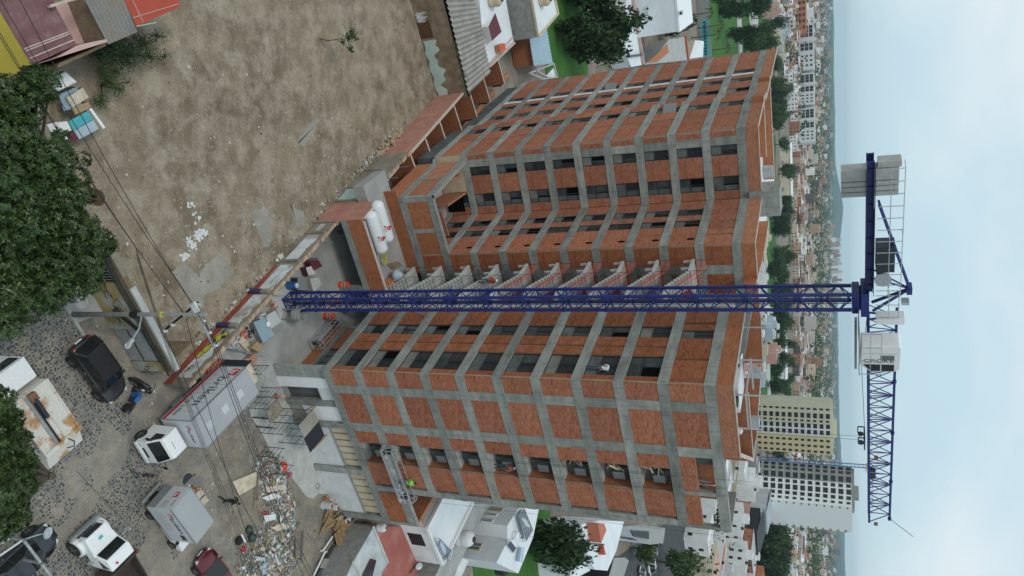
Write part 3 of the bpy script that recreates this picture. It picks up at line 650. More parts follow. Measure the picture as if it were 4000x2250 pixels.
for x in (5.9,10.0,14.3,17.9):
    MB().lathe([(.1,-.12),(.12,0),(.1,.12)],8,(x,0,jz(x,1)),(1,0,0)).build('jib_pin_joint','crane_blue',top)
tr=MB()
for y in (-.45,.45): tr.bar((10.1,y,zj-.1),(11.1,y,zj-.1),.07).bar((10.1,y,zj-.1),(10.1,y,zj-.45),.06).bar((10.1,y,zj-.45),(10.6,y,zj-.45),.06)
for x in (10.1,11.1): tr.bar((x,-.45,zj-.1),(x,.45,zj-.1),.07)
tr.lathe([(.16,-.05),(.16,.05)],14,(10.6,-.35,zj-.3),(0,1,0)).lathe([(.16,-.05),(.16,.05)],14,(10.6,.35,zj-.3),(0,1,0)).build('trolley','steel_dark',top)
for x in (10.45,10.75): MB().tube([(x,0,zj-.3),(x,0,21.5)],.012,4).build('hoist_rope','steel_dark',top)
hk=MB().box(10.3,10.9,-.1,.1,20.9,21.5); hk.tube([(10.6,0,20.9),(10.6,0,20.6),(10.72,0,20.45),(10.6,0,20.35),(10.5,0,20.45)],.04,6).build('hook_block','steel_dark',top)
MB().tube([(1.0,.1,zj-.02),(5,.1,zj-.28),(10.2,.1,zj-.08)],.014,4).build('trolley_rope','steel_dark',top)
for x in (4.2,11.6,17.9):
    MB().box(x,x+.32,-.42,-.39,jz(x,0)+.28,jz(x,0)+.5).build('distance_plate','rust',top)
MB().box(13.4,13.9,-.25,.25,zj+.16,zj+.55).build('trolley_winch','steel_dark',top)
MB().bar((17.9,0,zt1),(18.3,-.9,zt1+1.3),.03).build('anemometer_rod','steel_dark',top)
# cab
CX0,CX1,CY0,CY1,CZ0,CZ1=1.72,3.5,-1.9,-.75,zj-.42,zj+1.5
cb=MB(); prof=[(CX0,CZ0+.05),(CX1-.45,CZ0),(CX1-.02,CZ0+.45),(CX1,CZ1-.35),(CX1-.18,CZ1-.02),(CX0+.1,CZ1),(CX0,CZ1-.08)]
vs_=[(x,CY0,z) for x,z in prof]+[(x,CY1,z) for x,z in prof]; npf=len(prof)
cb.add(vs_,[tuple(range(npf)),tuple(range(2*npf-1,npf-1,-1))]+[((i+1)%npf,i,npf+i,npf+(i+1)%npf) for i in range(npf)])
cab=cb.build('cab','white_paint',top)
bv=cab.modifiers.new('b','BEVEL'); bv.width=.06; bv.segments=2
cy=CY0-.006
MB().poly([(CX1-.54,cy,CZ0+.12),(CX1-.08,cy,CZ0+.5),(CX1-.08,cy,CZ0+.95),(CX1-.54,cy,CZ0+.95)]).build('cab_side_window','black',cab); MB().poly([(CX1-.54,cy,CZ0+1.0),(CX1-.08,cy,CZ0+1.0),(CX1-.08,cy,CZ0+1.6),(CX1-.54,cy,CZ0+1.6)]).build('cab_side_window','black',cab)
MB().box(CX1+.001,CX1+.012,CY0+.12,CY1-.12,CZ0+.5,CZ1-.45).build('cab_windscreen','glass_dark',cab)
MB().box(CX0+.62,CX0+.95,cy-.002,cy+.004,CZ0+.95,CZ0+1.6).build('cab_door_window','glass_grey',cab)
dl=MB(); dl.box(CX0+.5,CX0+.515,cy-.003,cy+.004,CZ0+.1,CZ1-.25).box(CX0+1.02,CX0+1.035,cy-.003,cy+.004,CZ0+.1,CZ1-.25).build('cab_door_seam','steel_grey',cab)
txt('lettering','GROKE',.36,'letter_grey',cab,frame((CX1-.76,CY0-.008,CZ0+.14),(0,0,1),(-1,0,0)),.004,stretch=1.22)
pl=MB(); pl.box(.4,3.3,-2.45,-1.95,zj-.5,zj-.46).box(.4,1.6,-1.95,-.6,zj-.5,zj-.46); pl.bar((.4,-1.2,zj-.62),(3.9,-1.2,zj-.62),.12); pl.build('cab_platform','steel_grey',top)
rr=MB()
for z in (.5,1.0):
    rr.bar((.5,-2.42,zj-.46+z),(3.2,-2.42,zj-.46+z),.035)
for x in (.5,1.4,2.3,3.2): rr.bar((x,-2.42,zj-.46),(x,-2.42,zj+.56),.035)
for z in (.9,1.35): rr.bar((.5,-1.05,zj+z),(-1.2,-1.05,zj+z),.035)
for x in (-1.2,-.3,.5): rr.bar((x,-1.05,zj+.3),(x,-1.05,zj+1.4),.03)
rr.build('platform_rail','galvanised',top)

for o in list(children(top)):
    o.parent=cr_; o.rotation_euler=(0,0,JD)
bpy.data.objects.remove(top)
# ------------------------------------------------------------------ ground
def mat_earth(name,dark,mid,pale,grey,k=1.0):
    """beaten earth: broad zones, ragged dust patches, gravel speckle"""
    m,n,b=newmat(name); b.inputs['Roughness'].default_value=.95; b.inputs['Specular IOR Level'].default_value=.15; v=objc(n)
    z_=noise(n,v,.13*k,7,.68); a=noise(n,v,.55*k,9,.72); c=noise(n,v,2.3*k,7,.7); d=noise(n,v,11,4,.7)
    base=mixc(n,ramp(n,z_,[(.38,(0,0,0)),(.6,(1,1,1))]),dark,mid)
    col=mixc(n,ramp(n,a,[(.44,(0,0,0)),(.62,(.9,.9,.9))]),base,pale)
    col=mixc(n,ramp(n,c,[(.5,(0,0,0)),(.72,(.6,.6,.6))]),col,grey)
    col=mixc(n,ramp(n,noise(n,v,.9*k,8,.75),[(.54,(0,0,0)),(.72,(.75,.75,.75))]),col,tuple(x*.74 for x in dark))
    mpq=node(n,'ShaderNodeMapping'); mpq.inputs['Rotation'].default_value=(0,0,R(-35)); mpq.inputs['Scale'].default_value=(.5,1.5,1); lnk(n,v,mpq.inputs['Vector'])
    col=mixc(n,ramp(n,noise(n,mpq.outputs[0],1.1,6,.65),[(.48,(0,0,0)),(.7,(.35,.35,.35))]),col,pale)
    col=mixc(n,1.0,col,ramp(n,d,[(.3,(.72,.71,.7)),(.5,(1,1,1)),(.72,(1.32,1.31,1.29))]),'MULTIPLY')
    w=node(n,'ShaderNodeTexVoronoi',Scale=5.5); lnk(n,v,w.inputs['Vector']); col=mixc(n,ramp(n,w.outputs['Distance'],[(.075,(.8,.8,.8)),(.10,(0,0,0))]),col,tuple(min(1,x*1.7) for x in pale))
    lnk(n,col,b.inputs['Base Color']); ad=n.nodes.new('ShaderNodeMath'); ad.operation='ADD'; lnk(n,c,ad.inputs[0]); lnk(n,d,ad.inputs[1]); bump(n,b,ad.outputs[0],.8,.05); return m
mat_earth('dirt',(.15,.115,.078),(.27,.218,.155),(.385,.33,.255),(.25,.215,.17))
mat_earth('yard_dirt',(.15,.145,.14),(.26,.22,.165),(.33,.29,.225),(.2,.2,.2),1.4)
mat_earth('street_bed',(.19,.185,.175),(.27,.245,.205),(.36,.315,.25),(.22,.222,.22),1.5)
mat_isl('cobble', [(0,(.055,.06,.068)),(.5,(.10,.105,.112)),(1,(.21,.205,.19))], .85)
mat_isl('litter', [(0,(.5,.5,.48)),(.25,(.22,.18,.13)),(.45,(.6,.58,.54)),(.6,(.12,.1,.08)),(.75,(.35,.3,.24)),(.9,(.3,.33,.36))], .9)
mat_noise('city_ground', [(.3,(.15,.135,.12)),(.5,(.24,.2,.165)),(.6,(.06,.09,.04)),(.75,(.28,.24,.2))], .02, .95, .4, .2, 0)
mat_noise('lawn', [(.3,(.035,.105,.02)),(.7,(.06,.16,.03))], .3, .95, 3, .2, .4, .05)
mat_noise('asphalt', [(.3,(.05,.052,.055)),(.7,(.085,.088,.09))], .8, .9, 20, .15, .3, .01)
S31=R(31.5); D31=Vector((cos(S31),sin(S31),0)); N31=Vector((sin(S31),-cos(S31),0)); W00=Vector((-.04,27.34,0))
def SQ(s,q,z=0): p=W00+D31*s+N31*q; return Vector((p.x,p.y,z))
def sheet(name, pts, z, mat): mb=MB(); P=[(p[0],p[1]) for p in pts]; a=sum(P[i][0]*P[(i+1)%len(P)][1]-P[(i+1)%len(P)][0]*P[i][1] for i in range(len(P))); P=P if a>0 else P[::-1]; return struct(name, mb.poly([(x,y,z) for x,y in P]), mat)
g=MB(); n=18
for i in range(n):
    for j in range(n): g.quad((-9000+1000*i,-9000+1000*j,-.12),(-8000+1000*i,-9000+1000*j,-.12),(-8000+1000*i,-8000+1000*j,-.12),(-9000+1000*i,-8000+1000*j,-.12))
struct('ground',g,'city_ground')
sheet('yard_ground',[(-40,8),(60,8),(60,60),(30,90),(-20,90),(-45,70)],-.02,'yard_dirt')
sheet('street',[SQ(-30,1.55),SQ(1.2,1.55),SQ(4,-1.0),SQ(9.5,-2.2),SQ(14,-1.2),SQ(17,.2),SQ(70,.6),SQ(70,16),SQ(-30,16)],0,'street_bed')
sheet('vacant_lot',[W00+N31*-.15,SQ(5.6,-.2),(4.9,32.7),(-6.6,48.0),(-12.1,55.2),(-17.2,62.2),(-18.3,66.5),(-30,60),(-33,40),(-15,18.5)],.004,'dirt')
WLD=Vector((-.6,.8,0)); WLN=Vector((-.8,-.6,0)); WL0=Vector((4.9,32.7,0))
def WP(t,o=0,z=0): p=WL0+WLD*t+WLN*o; return (p.x,p.y,z)
sheet('driveway',[WP(-.6,-.35),WP(20,-.35),(1,53),(8,46),(8.0,38.4),(6.2,36.0)],.008,'concrete_floor')
zyd=zg(700,1500,1.9325)
sheet('concrete_apron',[zyd(*p) for p in ((520,170),(545,250),(600,330),(660,440),(680,500),(740,560),(800,640),(860,720),(960,850),(1010,865),(1050,830),(1130,830),(1200,840),(1300,700),(1000,200),(800,0),(600,0))],.006,'concrete_pale')
ap=MB()
for i in range(26):   # ribs of the driveway ramp
    a=Vector((8.0,38.2,0)).lerp(Vector((4.0,44.0,0)),i/26); b=Vector(WP(-.2,-.5)).lerp(Vector(WP(7,-.5)),i/26); ap.bar((a.x,a.y,.01),(b.x,b.y,.01),.05,.012)
o=tag(ap.build('driveway_ribs','concrete_floor'),kind='stuff')
# pavement with kerb by the lot wall
sw=MB(); sw.prism([SQ(-30,0)[:2],SQ(1.3,0)[:2],SQ(.9,1.5)[:2],SQ(-30,1.5)[:2]],-.05,.13); struct('pavement',sw,'concrete_floor')
kb=MB()
for i in range(34): s=-29.9+i*.93; q0=1.5; kb.prism([SQ(s,1.5)[:2],SQ(s+.9,1.5)[:2],SQ(s+.9,1.64)[:2],SQ(s,1.64)[:2]],-.05,.12+.01*(i%3))
o=struct('kerb',kb,'concrete_pale')
MB().lathe([(.36,0),(.36,.02),(.33,.03)],20,tuple(SQ(.1,.75,.13))).build('manhole_cover','concrete_pale',o)
# cobbles, laid in worn patches
rc=random.Random(3); cb=MB()
for i in range(168):
    for j in range(80):
        s=-9+i*.17+rc.uniform(-.05,.05); q=-1.5+j*.17+rc.uniform(-.05,.05)
        if q<1.7 and s<4.5 or (q<.6 and (s<10 or s>17)): continue
        p=SQ(s,q); nv=noise_v=math.sin(p.x*.9+1.3*math.sin(p.y*.7))*.5+math.sin(p.y*1.1+p.x*.35)*.5
        from mathutils import noise as MN
        nv=MN.noise(Vector((p.x*.28,p.y*.28,3.1)))+.45*MN.noise(Vector((p.x*.9,p.y*.9,0)))
        if nv<-.17+.3*max(0,(2.8-q)) + .22*max(0,s-13.5): continue
        if rc.random()<.06: continue
        r=rc.uniform(.05,.098); k=rc.randint(5,7); a0=rc.uniform(0,6); h=rc.uniform(.012,.035); el=rc.uniform(.75,1.2)
        ring=[(p.x+r*el*cos(a0+2*pi*m/k)*rc.uniform(.85,1.1),p.y+r*sin(a0+2*pi*m/k)*rc.uniform(.85,1.1)) for m in range(k)]
        vs=[(x,y,-.01) for x,y in ring]+[(p.x+(x-p.x)*.72,p.y+(y-p.y)*.72,h) for x,y in ring]
        cb.add(vs,[(m,(m+1)%k,k+(m+1)%k,k+m) for m in range(k)]+[tuple(range(k,2*k))])
tag(cb.build('cobblestones','cobble'),kind='stuff')
# litter and stones lying on the lot and the yard
lt=MB(); rl_=random.Random(11)
def scatter(n, area, smin, smax, flat=.35, z=.0):
    for _ in range(n):
        x,y=area(); s=rl_.uniform(smin,smax)*(1 if rl_.random()<.85 else 1.9)
        lt.obox((x,y,z+s*flat*.4),(s,s*rl_.uniform(.4,1),s*flat),rl_.uniform(0,6),rl_.uniform(-.3,.3),rl_.uniform(-.3,.3))
def lot_area():
    while True:
        t=rl_.uniform(0,29); o=abs(rl_.gauss(0,5)) if rl_.random()<.55 else rl_.uniform(0,15)
        p=WP(t,o+.2); 
        if (Vector(p)-W00).dot(N31)<-.4: return p[0],p[1]
def yard_area():
    p=SQ(rl_.uniform(7,26),rl_.uniform(-10,1)); return p.x,p.y
scatter(1500,lot_area,.02,.085); scatter(500,yard_area,.02,.09); scatter(160,lambda:(lambda p:(p.x,p.y))(SQ(rl_.uniform(-2,6),rl_.uniform(.3,2.2))),.02,.07)
for t,n in ((3,60),(8,90),(13,30),(20,40),(26,120),(30,160)):
    scatter(n,lambda:WP(t+rl_.gauss(0,1.6),.15+abs(rl_.gauss(0,.25)))[:2],.04,.16,.6)
tag(lt.build('litter_and_stones','litter'),kind='stuff')
# remains of a white tiled floor, worn slab patches
zlot=zg(0,700,1.9325); tl=MB(); rt=random.Random(5)
for cx_,cy_,n in ((1440,200,10),(1485,265,4),(1500,300,3),(1430,470,30),(1500,430,44),(1390,590,22),(1540,400,20),(1450,500,20)):
    for _ in range(n):
        x=cx_+rt.gauss(0,17); y=cy_+rt.gauss(0,16); p=zlot(x,y); s=rt.uniform(.06,.15); k=rt.randint(4,6)
        tl.poly([(p.x+s*cos(6.283*m/k+x)*rt.uniform(.6,1.1),p.y+s*sin(6.283*m/k+x)*rt.uniform(.6,1.1),.012+_*.0004) for m in range(k)])
tag(tl.build('broken_white_floor_tiles','white_dull'),kind='stuff')
def patch(name,pts,mat,z):
    # outline broken up so that no edge runs straight
    P=[]; q=random.Random(len(pts)*7+int(pts[0].x*10))
    for a,b in zip(pts,pts[1:]+pts[:1]):
        for k in range(7):
            p=a.lerp(b,k/7); P.append((p.x+q.uniform(-.13,.13),p.y+q.uniform(-.13,.13)))
    return sheet(name,P,z,mat)
z1_=zg(700,800,1.9325)
patch('worn_slab',[z1_(*p) for p in ((840,0),(930,60),(960,160),(900,170),(850,80))],'slab_worn',.010)
patch('worn_slab',[z1_(*p) for p in ((540,60),(640,20),(720,120),(690,290),(640,330),(560,130))],'slab_worn',.011)
patch('worn_slab',[z1_(*p) for p in ((160,500),(300,350),(400,480),(300,640),(170,690))],'slab_worn',.012)
patch('worn_slab',[zlot(*p) for p in ((1290,700),(1400,640),(1546,760),(1546,1000),(1420,900))],'slab_worn',.013)
zt_=zg(1100,300,1.0)
patch('worn_slab',[zt_(*p) for p in ((60,250),(130,160),(150,175),(85,275))],'slab_worn',.012)
# pit near the tree
hp=zlot(735,140); MB().lathe([(.66,.02),(.5,.01),(.47,-.02)],18,(hp.x,hp.y,.0)).build('pit_rim','dirt',bpy.data.objects['vacant_lot']); h=MB().lathe([(.46,.024),(.45,.02)],18,(hp.x,hp.y,0)); o=struct('pit',h,'dark_void')
mat_plain('pit_earth',(.09,.06,.035),.95,0,.1,.3,8); o.data.materials[0]=MATS['pit_earth']

# ------------------------------------------------------------------ wall between the lot and the driveway
mat_noise('paint_wall', [(.3,(.5,.52,.53)),(.5,(.62,.64,.66)),(.75,(.66,.68,.69))], .8, .9, 12, .06, .25, .006, stops2=[(.35,(.30,.27,.22)),(.65,(.42,.39,.34))], scale2=.55)
mat_noise('paint_red', [(.3,(.21,.055,.03)),(.6,(.33,.075,.045)),(.8,(.28,.14,.1))], 1.2, .9, 14, .15, .3, .006)
mat_noise('paint_mint', [(.3,(.36,.47,.42)),(.6,(.47,.58,.54)),(.8,(.33,.35,.28))], .9, .9, 14, .08, .25, .006)
mat_noise('wall_bare', [(.25,(.15,.125,.09)),(.5,(.24,.205,.16)),(.8,(.33,.3,.25))], .8, .95, 12, .18, .5, .012)
mat_noise('stone_tan', [(.3,(.30,.2,.125)),(.55,(.42,.31,.21)),(.8,(.5,.42,.33))], 2.5, .95, 12, .15, .5, .012)
bw=thing('boundary_wall','weathered wall with red, white and mint paint and broken top between lot and driveway','wall',WP(11))
class Wl:
    rz=math.atan2(.8,-.6)
def wput(mb,name,mat): return mb.build(name,mat,bw,tuple(Vector(WP(0))-Vector(WP(11))),Wl.rz)   # local x along the wall, y>0 is the lot side
HWL=2.05
def wpanel(t0,t1,h,mat,y0=-.2,y1=0,seed=1,name='wall_panel',z0=0,base=-.1):
    q=random.Random(seed); n=max(3,int((t1-t0)/.35)); mb=MB(); top=[h+q.uniform(-.07,.06) for _ in range(n+1)]
    for i in range(n):
        a=t0+(t1-t0)*i/n; b=t0+(t1-t0)*(i+1)/n
        mb.add([(a,y0,z0+base),(b,y0,z0+base),(b,y1,z0+base),(a,y1,z0+base),(a,y0,top[i]),(b,y0,top[i+1]),(b,y1,top[i+1]),(a,y1,top[i])],[(4,5,6,7),(0,1,5,4),(2,3,7,6)]+([(3,0,4,7)] if i==0 else [])+([(1,2,6,5)] if i==n-1 else []))
    return wput(mb,name,mat)
secs=[(-.9,4.3,'wall_bare'),(4.3,7.9,'wall_bare'),(7.9,11.7,'wall_bare'),(11.7,15.35,'wall_bare'),(15.35,16.85,'wall_bare'),(16.85,20.1,'wall_bare'),(20.1,22.2,'wall_bare'),(22.2,28.1,'wall_bare')]
for i,(a,b,m) in enumerate(secs): wpanel(a,b,HWL+(0,0,0,0,0,0,.5,1.05)[i],m,seed=i)
def ragged(t0,t1,z0,z1,mat,y,seed,name,amp=.16,slope0=0,slope1=0):
    """a coat of paint with a torn edge, a few millimetres thick"""
    q=random.Random(seed); n=int((t1-t0)/.12); mb=MB(); w=0; pts=[]
    for i in range(n+1):
        w=w*.7+q.uniform(-amp,amp)*.6; pts.append((t0+(t1-t0)*i/n, z0+slope0*i/n, min(z1+w+slope1*i/n,HWL+(.1 if t0<20 else .5))))
    for (a,b,c),(d,e,f) in zip(pts,pts[1:]): mb.add([(a,y,b),(d,y,e),(d,y,f),(a,y,c),(a,y-.02,b),(d,y-.02,e),(d,y-.02,f),(a,y-.02,c)],[(3,2,1,0),(2,3,7,6)])
    return wput(mb,name,mat)
ragged(-.9,4.3,.0,.62,'paint_red',.014,1,'red_paint_band',.05); ragged(-.3,4.2,.62,1.6,'paint_wall',.012,2,'white_paint_coat',.18)
ragged(4.65,7.9,.0,.55,'paint_red',.014,3,'red_paint_band',.05); ragged(4.7,7.8,.55,1.7,'paint_wall',.012,4,'white_paint_coat',.16)
ragged(8.2,11.3,.0,.5,'paint_red',.014,5,'red_paint_band',.07,0,-.25); ragged(8.3,11.3,.5,1.75,'paint_wall',.012,6,'white_paint_coat',.14)
ragged(12.0,15.2,.42,1.62,'paint_wall',.012,7,'white_paint_coat',.12); ragged(15.5,16.7,.7,1.2,'paint_wall',.012,8,'white_paint_coat',.2); ragged(17.0,19.6,.45,1.5,'paint_wall',.012,9,'white_paint_coat',.16)
ragged(20.2,22.1,.05,2.2,'paint_mint',.012,10,'mint_paint_coat',.1)
for t in (4.3,7.9):
    mb=MB(); mb.box(t,t+.32,0,.22,0,1.15); wput(mb,'pilaster','purple'); wput(MB().box(t,t+.32,.0,.2,1.15,1.75),'pilaster_head','wall_bare')
for t in (11.65,15.3,16.8,20.0,22.15,25.0): wput(MB().box(t,t+.22,0,.1,0,HWL-.15),'pilaster','wall_bare')
# graffiti: loose yellow bubbles with black outlines, dark tag
gr=MB(); gb=MB()
def blob(mb,t,z,rx,rz,y,n=14,ph=0,wob=.12):
    mb.add([(t+rx*cos(2*pi*i/n)*(1+wob*sin(3*2*pi*i/n+ph)),y,z+rz*sin(2*pi*i/n)*(1+wob*cos(2*2*pi*i/n+ph))) for i in range(n)],[tuple(range(n-1,-1,-1))])
for i,(t,z,rx,rz) in enumerate(((1.75,.75,.34,.2),(2.25,.86,.36,.26),(2.75,1.0,.3,.26),(3.3,1.05,.36,.3),(3.62,1.3,.24,.22))):
    blob(gb,t,z,rx+.07,rz+.07,.018,14,i); blob(gr,t,z,rx,rz,.022,14,i)
blob(gb,2.95,.85,.3,.16,.026,14,2); blob(gb,3.4,1.35,.16,.2,.026); blob(gb,3.85,.95,.3,.12,.019,14,1,.3)
mat_plain('spray_yellow',(.5,.46,.03),.7); mat_plain('spray_black',(.02,.022,.025),.7)
wput(gr,'graffiti_fill','spray_yellow'); wput(gb,'graffiti_outline','spray_black')
tagm=MB(); q=random.Random(4)
for t,z in ((.15,.75),(.3,.85),(.45,.8),(.6,.9)): tagm.tube([(t+.0,.02,z),(t+.05,.02,z+.2),(t+.12,.02,z+.02),(t+.18,.02,z+.18)],.022,4)
for k in range(9):
    t=q.uniform(8.6,11); z=q.uniform(1.0,1.6); tagm.tube([(t,.018,z),(t+.2,.018,z+.05),(t+.45,.018,z-.02)],.012,4)
for k in range(6):
    t=q.uniform(4.9,7.2); z=q.uniform(.9,1.5); tagm.tube([(t,.018,z),(t+.15,.018,z+.12),(t+.2,.018,z+.25)],.011,4)
wput(tagm,'graffiti_tag','spray_black')
# uneven tan stones along the top
sm=[]
for v in range(7):
    q=random.Random(40+v); l=.24+.07*v; mb=MB(); a=[(0,-.215,0),(l,-.21,0),(l,.012,0),(0,.015,0)]; 
    mb.add(a+[(x+q.uniform(-.04,.04),y+q.uniform(-.045,.045),.09+q.uniform(-.05,.06)) for x,y,_ in a],[(4,5,6,7),(0,1,5,4),(1,2,6,5),(2,3,7,6),(3,0,4,7)]); sm.append((mb.mesh('coping_stone','stone_tan'),l))
t=-.85; q=random.Random(9); rt_=Matrix.Rotation(Wl.rz,4,'Z')
while t<21.6:
    me,l=q.choice(sm); o=inst(me,'coping_stone',bw,Vector(WP(t,0))-Vector(WP(11))+Vector((0,0,HWL-.05+(.5 if t>20.1 else 0)+q.uniform(-.05,.04))),Wl.rz+q.uniform(-.06,.06)); t+=l*q.uniform(.92,1.05)
while t<27.8:
    me,l=q.choice(sm); o=inst(me,'coping_stone',bw,Vector(WP(t,0))-Vector(WP(11))+Vector((0,0,HWL+.98+q.uniform(-.1,.1))),Wl.rz+q.uniform(-.1,.1)); o.data.materials[0]; t+=l*q.uniform(1.0,1.6)
# collapsed stretch, then the new pink brick wall of the patios
rb=MB(); q=random.Random(12)
for i in range(150):
    t=q.uniform(27.6,32.6); s=q.uniform(.08,.34); p=WP(t,abs(q.gauss(0,.35))-.1); rb.obox((p[0],p[1],q.uniform(0,.5)*(1-abs(t-30)/4)),(s,s*.7,s*.5),q.uniform(0,6),q.uniform(-.5,.5),q.uniform(-.5,.5))
tag(rb.build('fallen_stone_heap','stone_tan'),kind='stuff')
pw=thing('patio_wall','new pink brick wall with patio walls of the brick block, beyond the old lot wall','wall',WP(40))
F9=Fac(WP(27.9,-.15)[:2],WP(57,-.15)[:2],1)
def p9(mb,name,mat): 
    l=pw.location; return mb.build(name,mat,pw,(F9.a.x-l.x,F9.a.y-l.y,0),F9.rz)
p9(MB().box(0,29,-.2,0,0,2.95),'brick_wall','pink_brick'); p9(MB().box(-.02,29.02,-.24,.03,2.95,3.02),'wall_cap','stone_cap')
for i,t in enumerate((.4,3.6,7.0,10.6,14.6,18.6,23.4)):
    p9(MB().box(t,t+.16,-3.5,-.21,.0,2.9),'patio_divider','brick_deep'); p9(MB().box(t-.02,t+.18,-3.5,-.24,2.9,2.95),'wall_cap','stone_cap')
    p9(MB().box(t+.3,t+3.0,-.26,-.205,.2,2.85),'patio_plaster','plaster_white' if i%2 else 'pink_brick')
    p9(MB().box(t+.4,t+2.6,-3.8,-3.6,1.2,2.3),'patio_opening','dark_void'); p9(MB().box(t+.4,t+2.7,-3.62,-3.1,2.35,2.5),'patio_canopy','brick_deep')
mb=MB()
for i in range(14): mb.bar((-.3+i*.001,-.1,3.0),( -.3,-.1,3.0),.01)
p9(MB().box(-6.5,-.1,-3.6,-.3,0,.05),'patio_floor','concrete_floor')
for t,h in ((-5,3.6),(-3.5,3.6),(-1.6,3.7)): p9(MB().bar((t,-.35,0),(t,-.35,h),.05),'steel_post','steel_grey')
p9(MB().box(-7.6,-1.4,-.5,-.3,0,2.6),'rendered_wall','plaster_white'); p9(MB().box(-7.4,-7.25,-4.3,-.5,0,2.55).box(-4.2,-4.05,-3.8,-.5,0,2.7),'patio_divider','brick_deep')
wl_posts=thing('wall_posts','row of thin grey steel posts standing along driveway side of painted wall','posts',WP(10,-.6))
for t in (2.8,6.1,8.3,10.4,12.6,14.8,17.5,19.9): 
    p=Vector(WP(t,-.5))-Vector(WP(10,-.6)); MB().tube([(p.x,p.y,0),(p.x,p.y,2.75)],.03,6).build('post','steel_grey',wl_posts)
# ------------------------------------------------------------------ street wall of the lot
mat_noise('yellow_brick', [(.3,(.20,.155,.06)),(.55,(.31,.235,.085)),(.8,(.34,.32,.27))], .9, .95, 16, .14, .35, .006, stops2=[(.3,(.30,.30,.27)),(.7,(.40,.40,.37))], scale2=.7)
mat_noise('adobe', [(.25,(.12,.085,.05)),(.5,(.22,.165,.11)),(.8,(.31,.27,.21))], 1.0, .95, 10, .2, .7, .03)
fw=thing('street_wall','peeling yellow brick street wall with barred gate, corrugated gate and black graffiti','wall',tuple(W00))
FW=Fac(SQ(-14,0)[:2],SQ(5.25,0)[:2],-1)
def fp(mb,name,mat): 
    return mb.build(name,mat,fw,(FW.a.x-W00.x,FW.a.y-W00.y,0),FW.rz)   # y<0 is the street side
X0=14.0
for a,b in ((0,X0-4.6),(X0-3.3,X0-1.85),(X0-.6,X0+2.35),(X0+4.6,19.25)):
    fp(MB().box(a,b,0,.3,0,2.4),'wall_panel','yellow_brick')
fp(MB().box(0,19.25,.02,.32,2.41,3.1),'wall_head','adobe')
cpz=MB(); cpz.box(X0-.2,19.2,-.01,.34,3.11,3.25); fp(cpz,'wall_coping','concrete_pale'); fp(MB().box(0,X0-.9,-.03,.36,3.1,3.2),'wall_coping','wall_bare')
for a,b in ((X0-4.6,X0-3.3),(X0-1.85,X0-.6)):
    fp(MB().box(a,b,.2,.26,.0,2.4),'gate_backing','black')
    for i in range(7): fp(MB().box(a+.05+i*(b-a-.1)/7,a+.08+i*(b-a-.1)/7,.02,.06,.05,2.38),'gate_bar','steel_grey')
    for z in (.1,.8,1.6,2.3): fp(MB().box(a,b,.0,.03,z,z+.05),'gate_rail','steel_grey')
cg=MB(); n=26
for i in range(n):
    x0=X0+2.4+i*2.15/n; cg.add([(x0,.1,.05),(x0+2.15/n/2,.04,.05),(x0+2.15/n,.1,.05),(x0,.1,2.35),(x0+2.15/n/2,.04,2.35),(x0+2.15/n,.1,2.35)],[(0,1,4,3),(1,2,5,4)])
fp(cg,'corrugated_gate','galvanised'); fp(MB().box(X0+2.4,X0+4.55,.11,.16,0,2.4),'gate_backing','steel_dark'); fp(MB().box(X0+2.4,X0+4.55,.0,.035,1.15,1.2).box(X0+2.4,X0+4.55,.0,.035,2.3,2.36),'gate_rail','steel_dark')
gt=MB(); q=random.Random(21)
for cx_,cz_,n in ((X0+.05,1.3,6),(X0+.9,1.5,9),(X0+1.7,.8,6),(X0+5.0,1.1,4)):
    for k in range(n):
        a=q.uniform(0,6); r=q.uniform(.12,.3); dx_,dz_=q.uniform(-.25,.25),q.uniform(-.2,.2)
        gt.tube([(cx_+dx_+r*cos(a+j*.7)*1.2,-.012,cz_+dz_+r*sin(a+j*.7)) for j in range(5)],.016,4)
fp(gt,'graffiti_scrawl','spray_black')
wr=MB()
for i in range(8): 
    z=2.5+.08*i; wr.tube([(X0-5+j*1.5,-.06-.01*i,z+.05*sin(j+i)-.12*(j%2)) for j in range(8)],.014,4)
o=fp(wr,'cable_bundle','black')
fp(MB().bar((X0+.9,-.2,1.4),(X0+2.3,-.1,2.2),.14),'old_board','black')
# end pier where the street wall meets the long wall
fp(MB().box(19.0,19.3,.33,2.6,0,2.35),'wall_return','adobe')
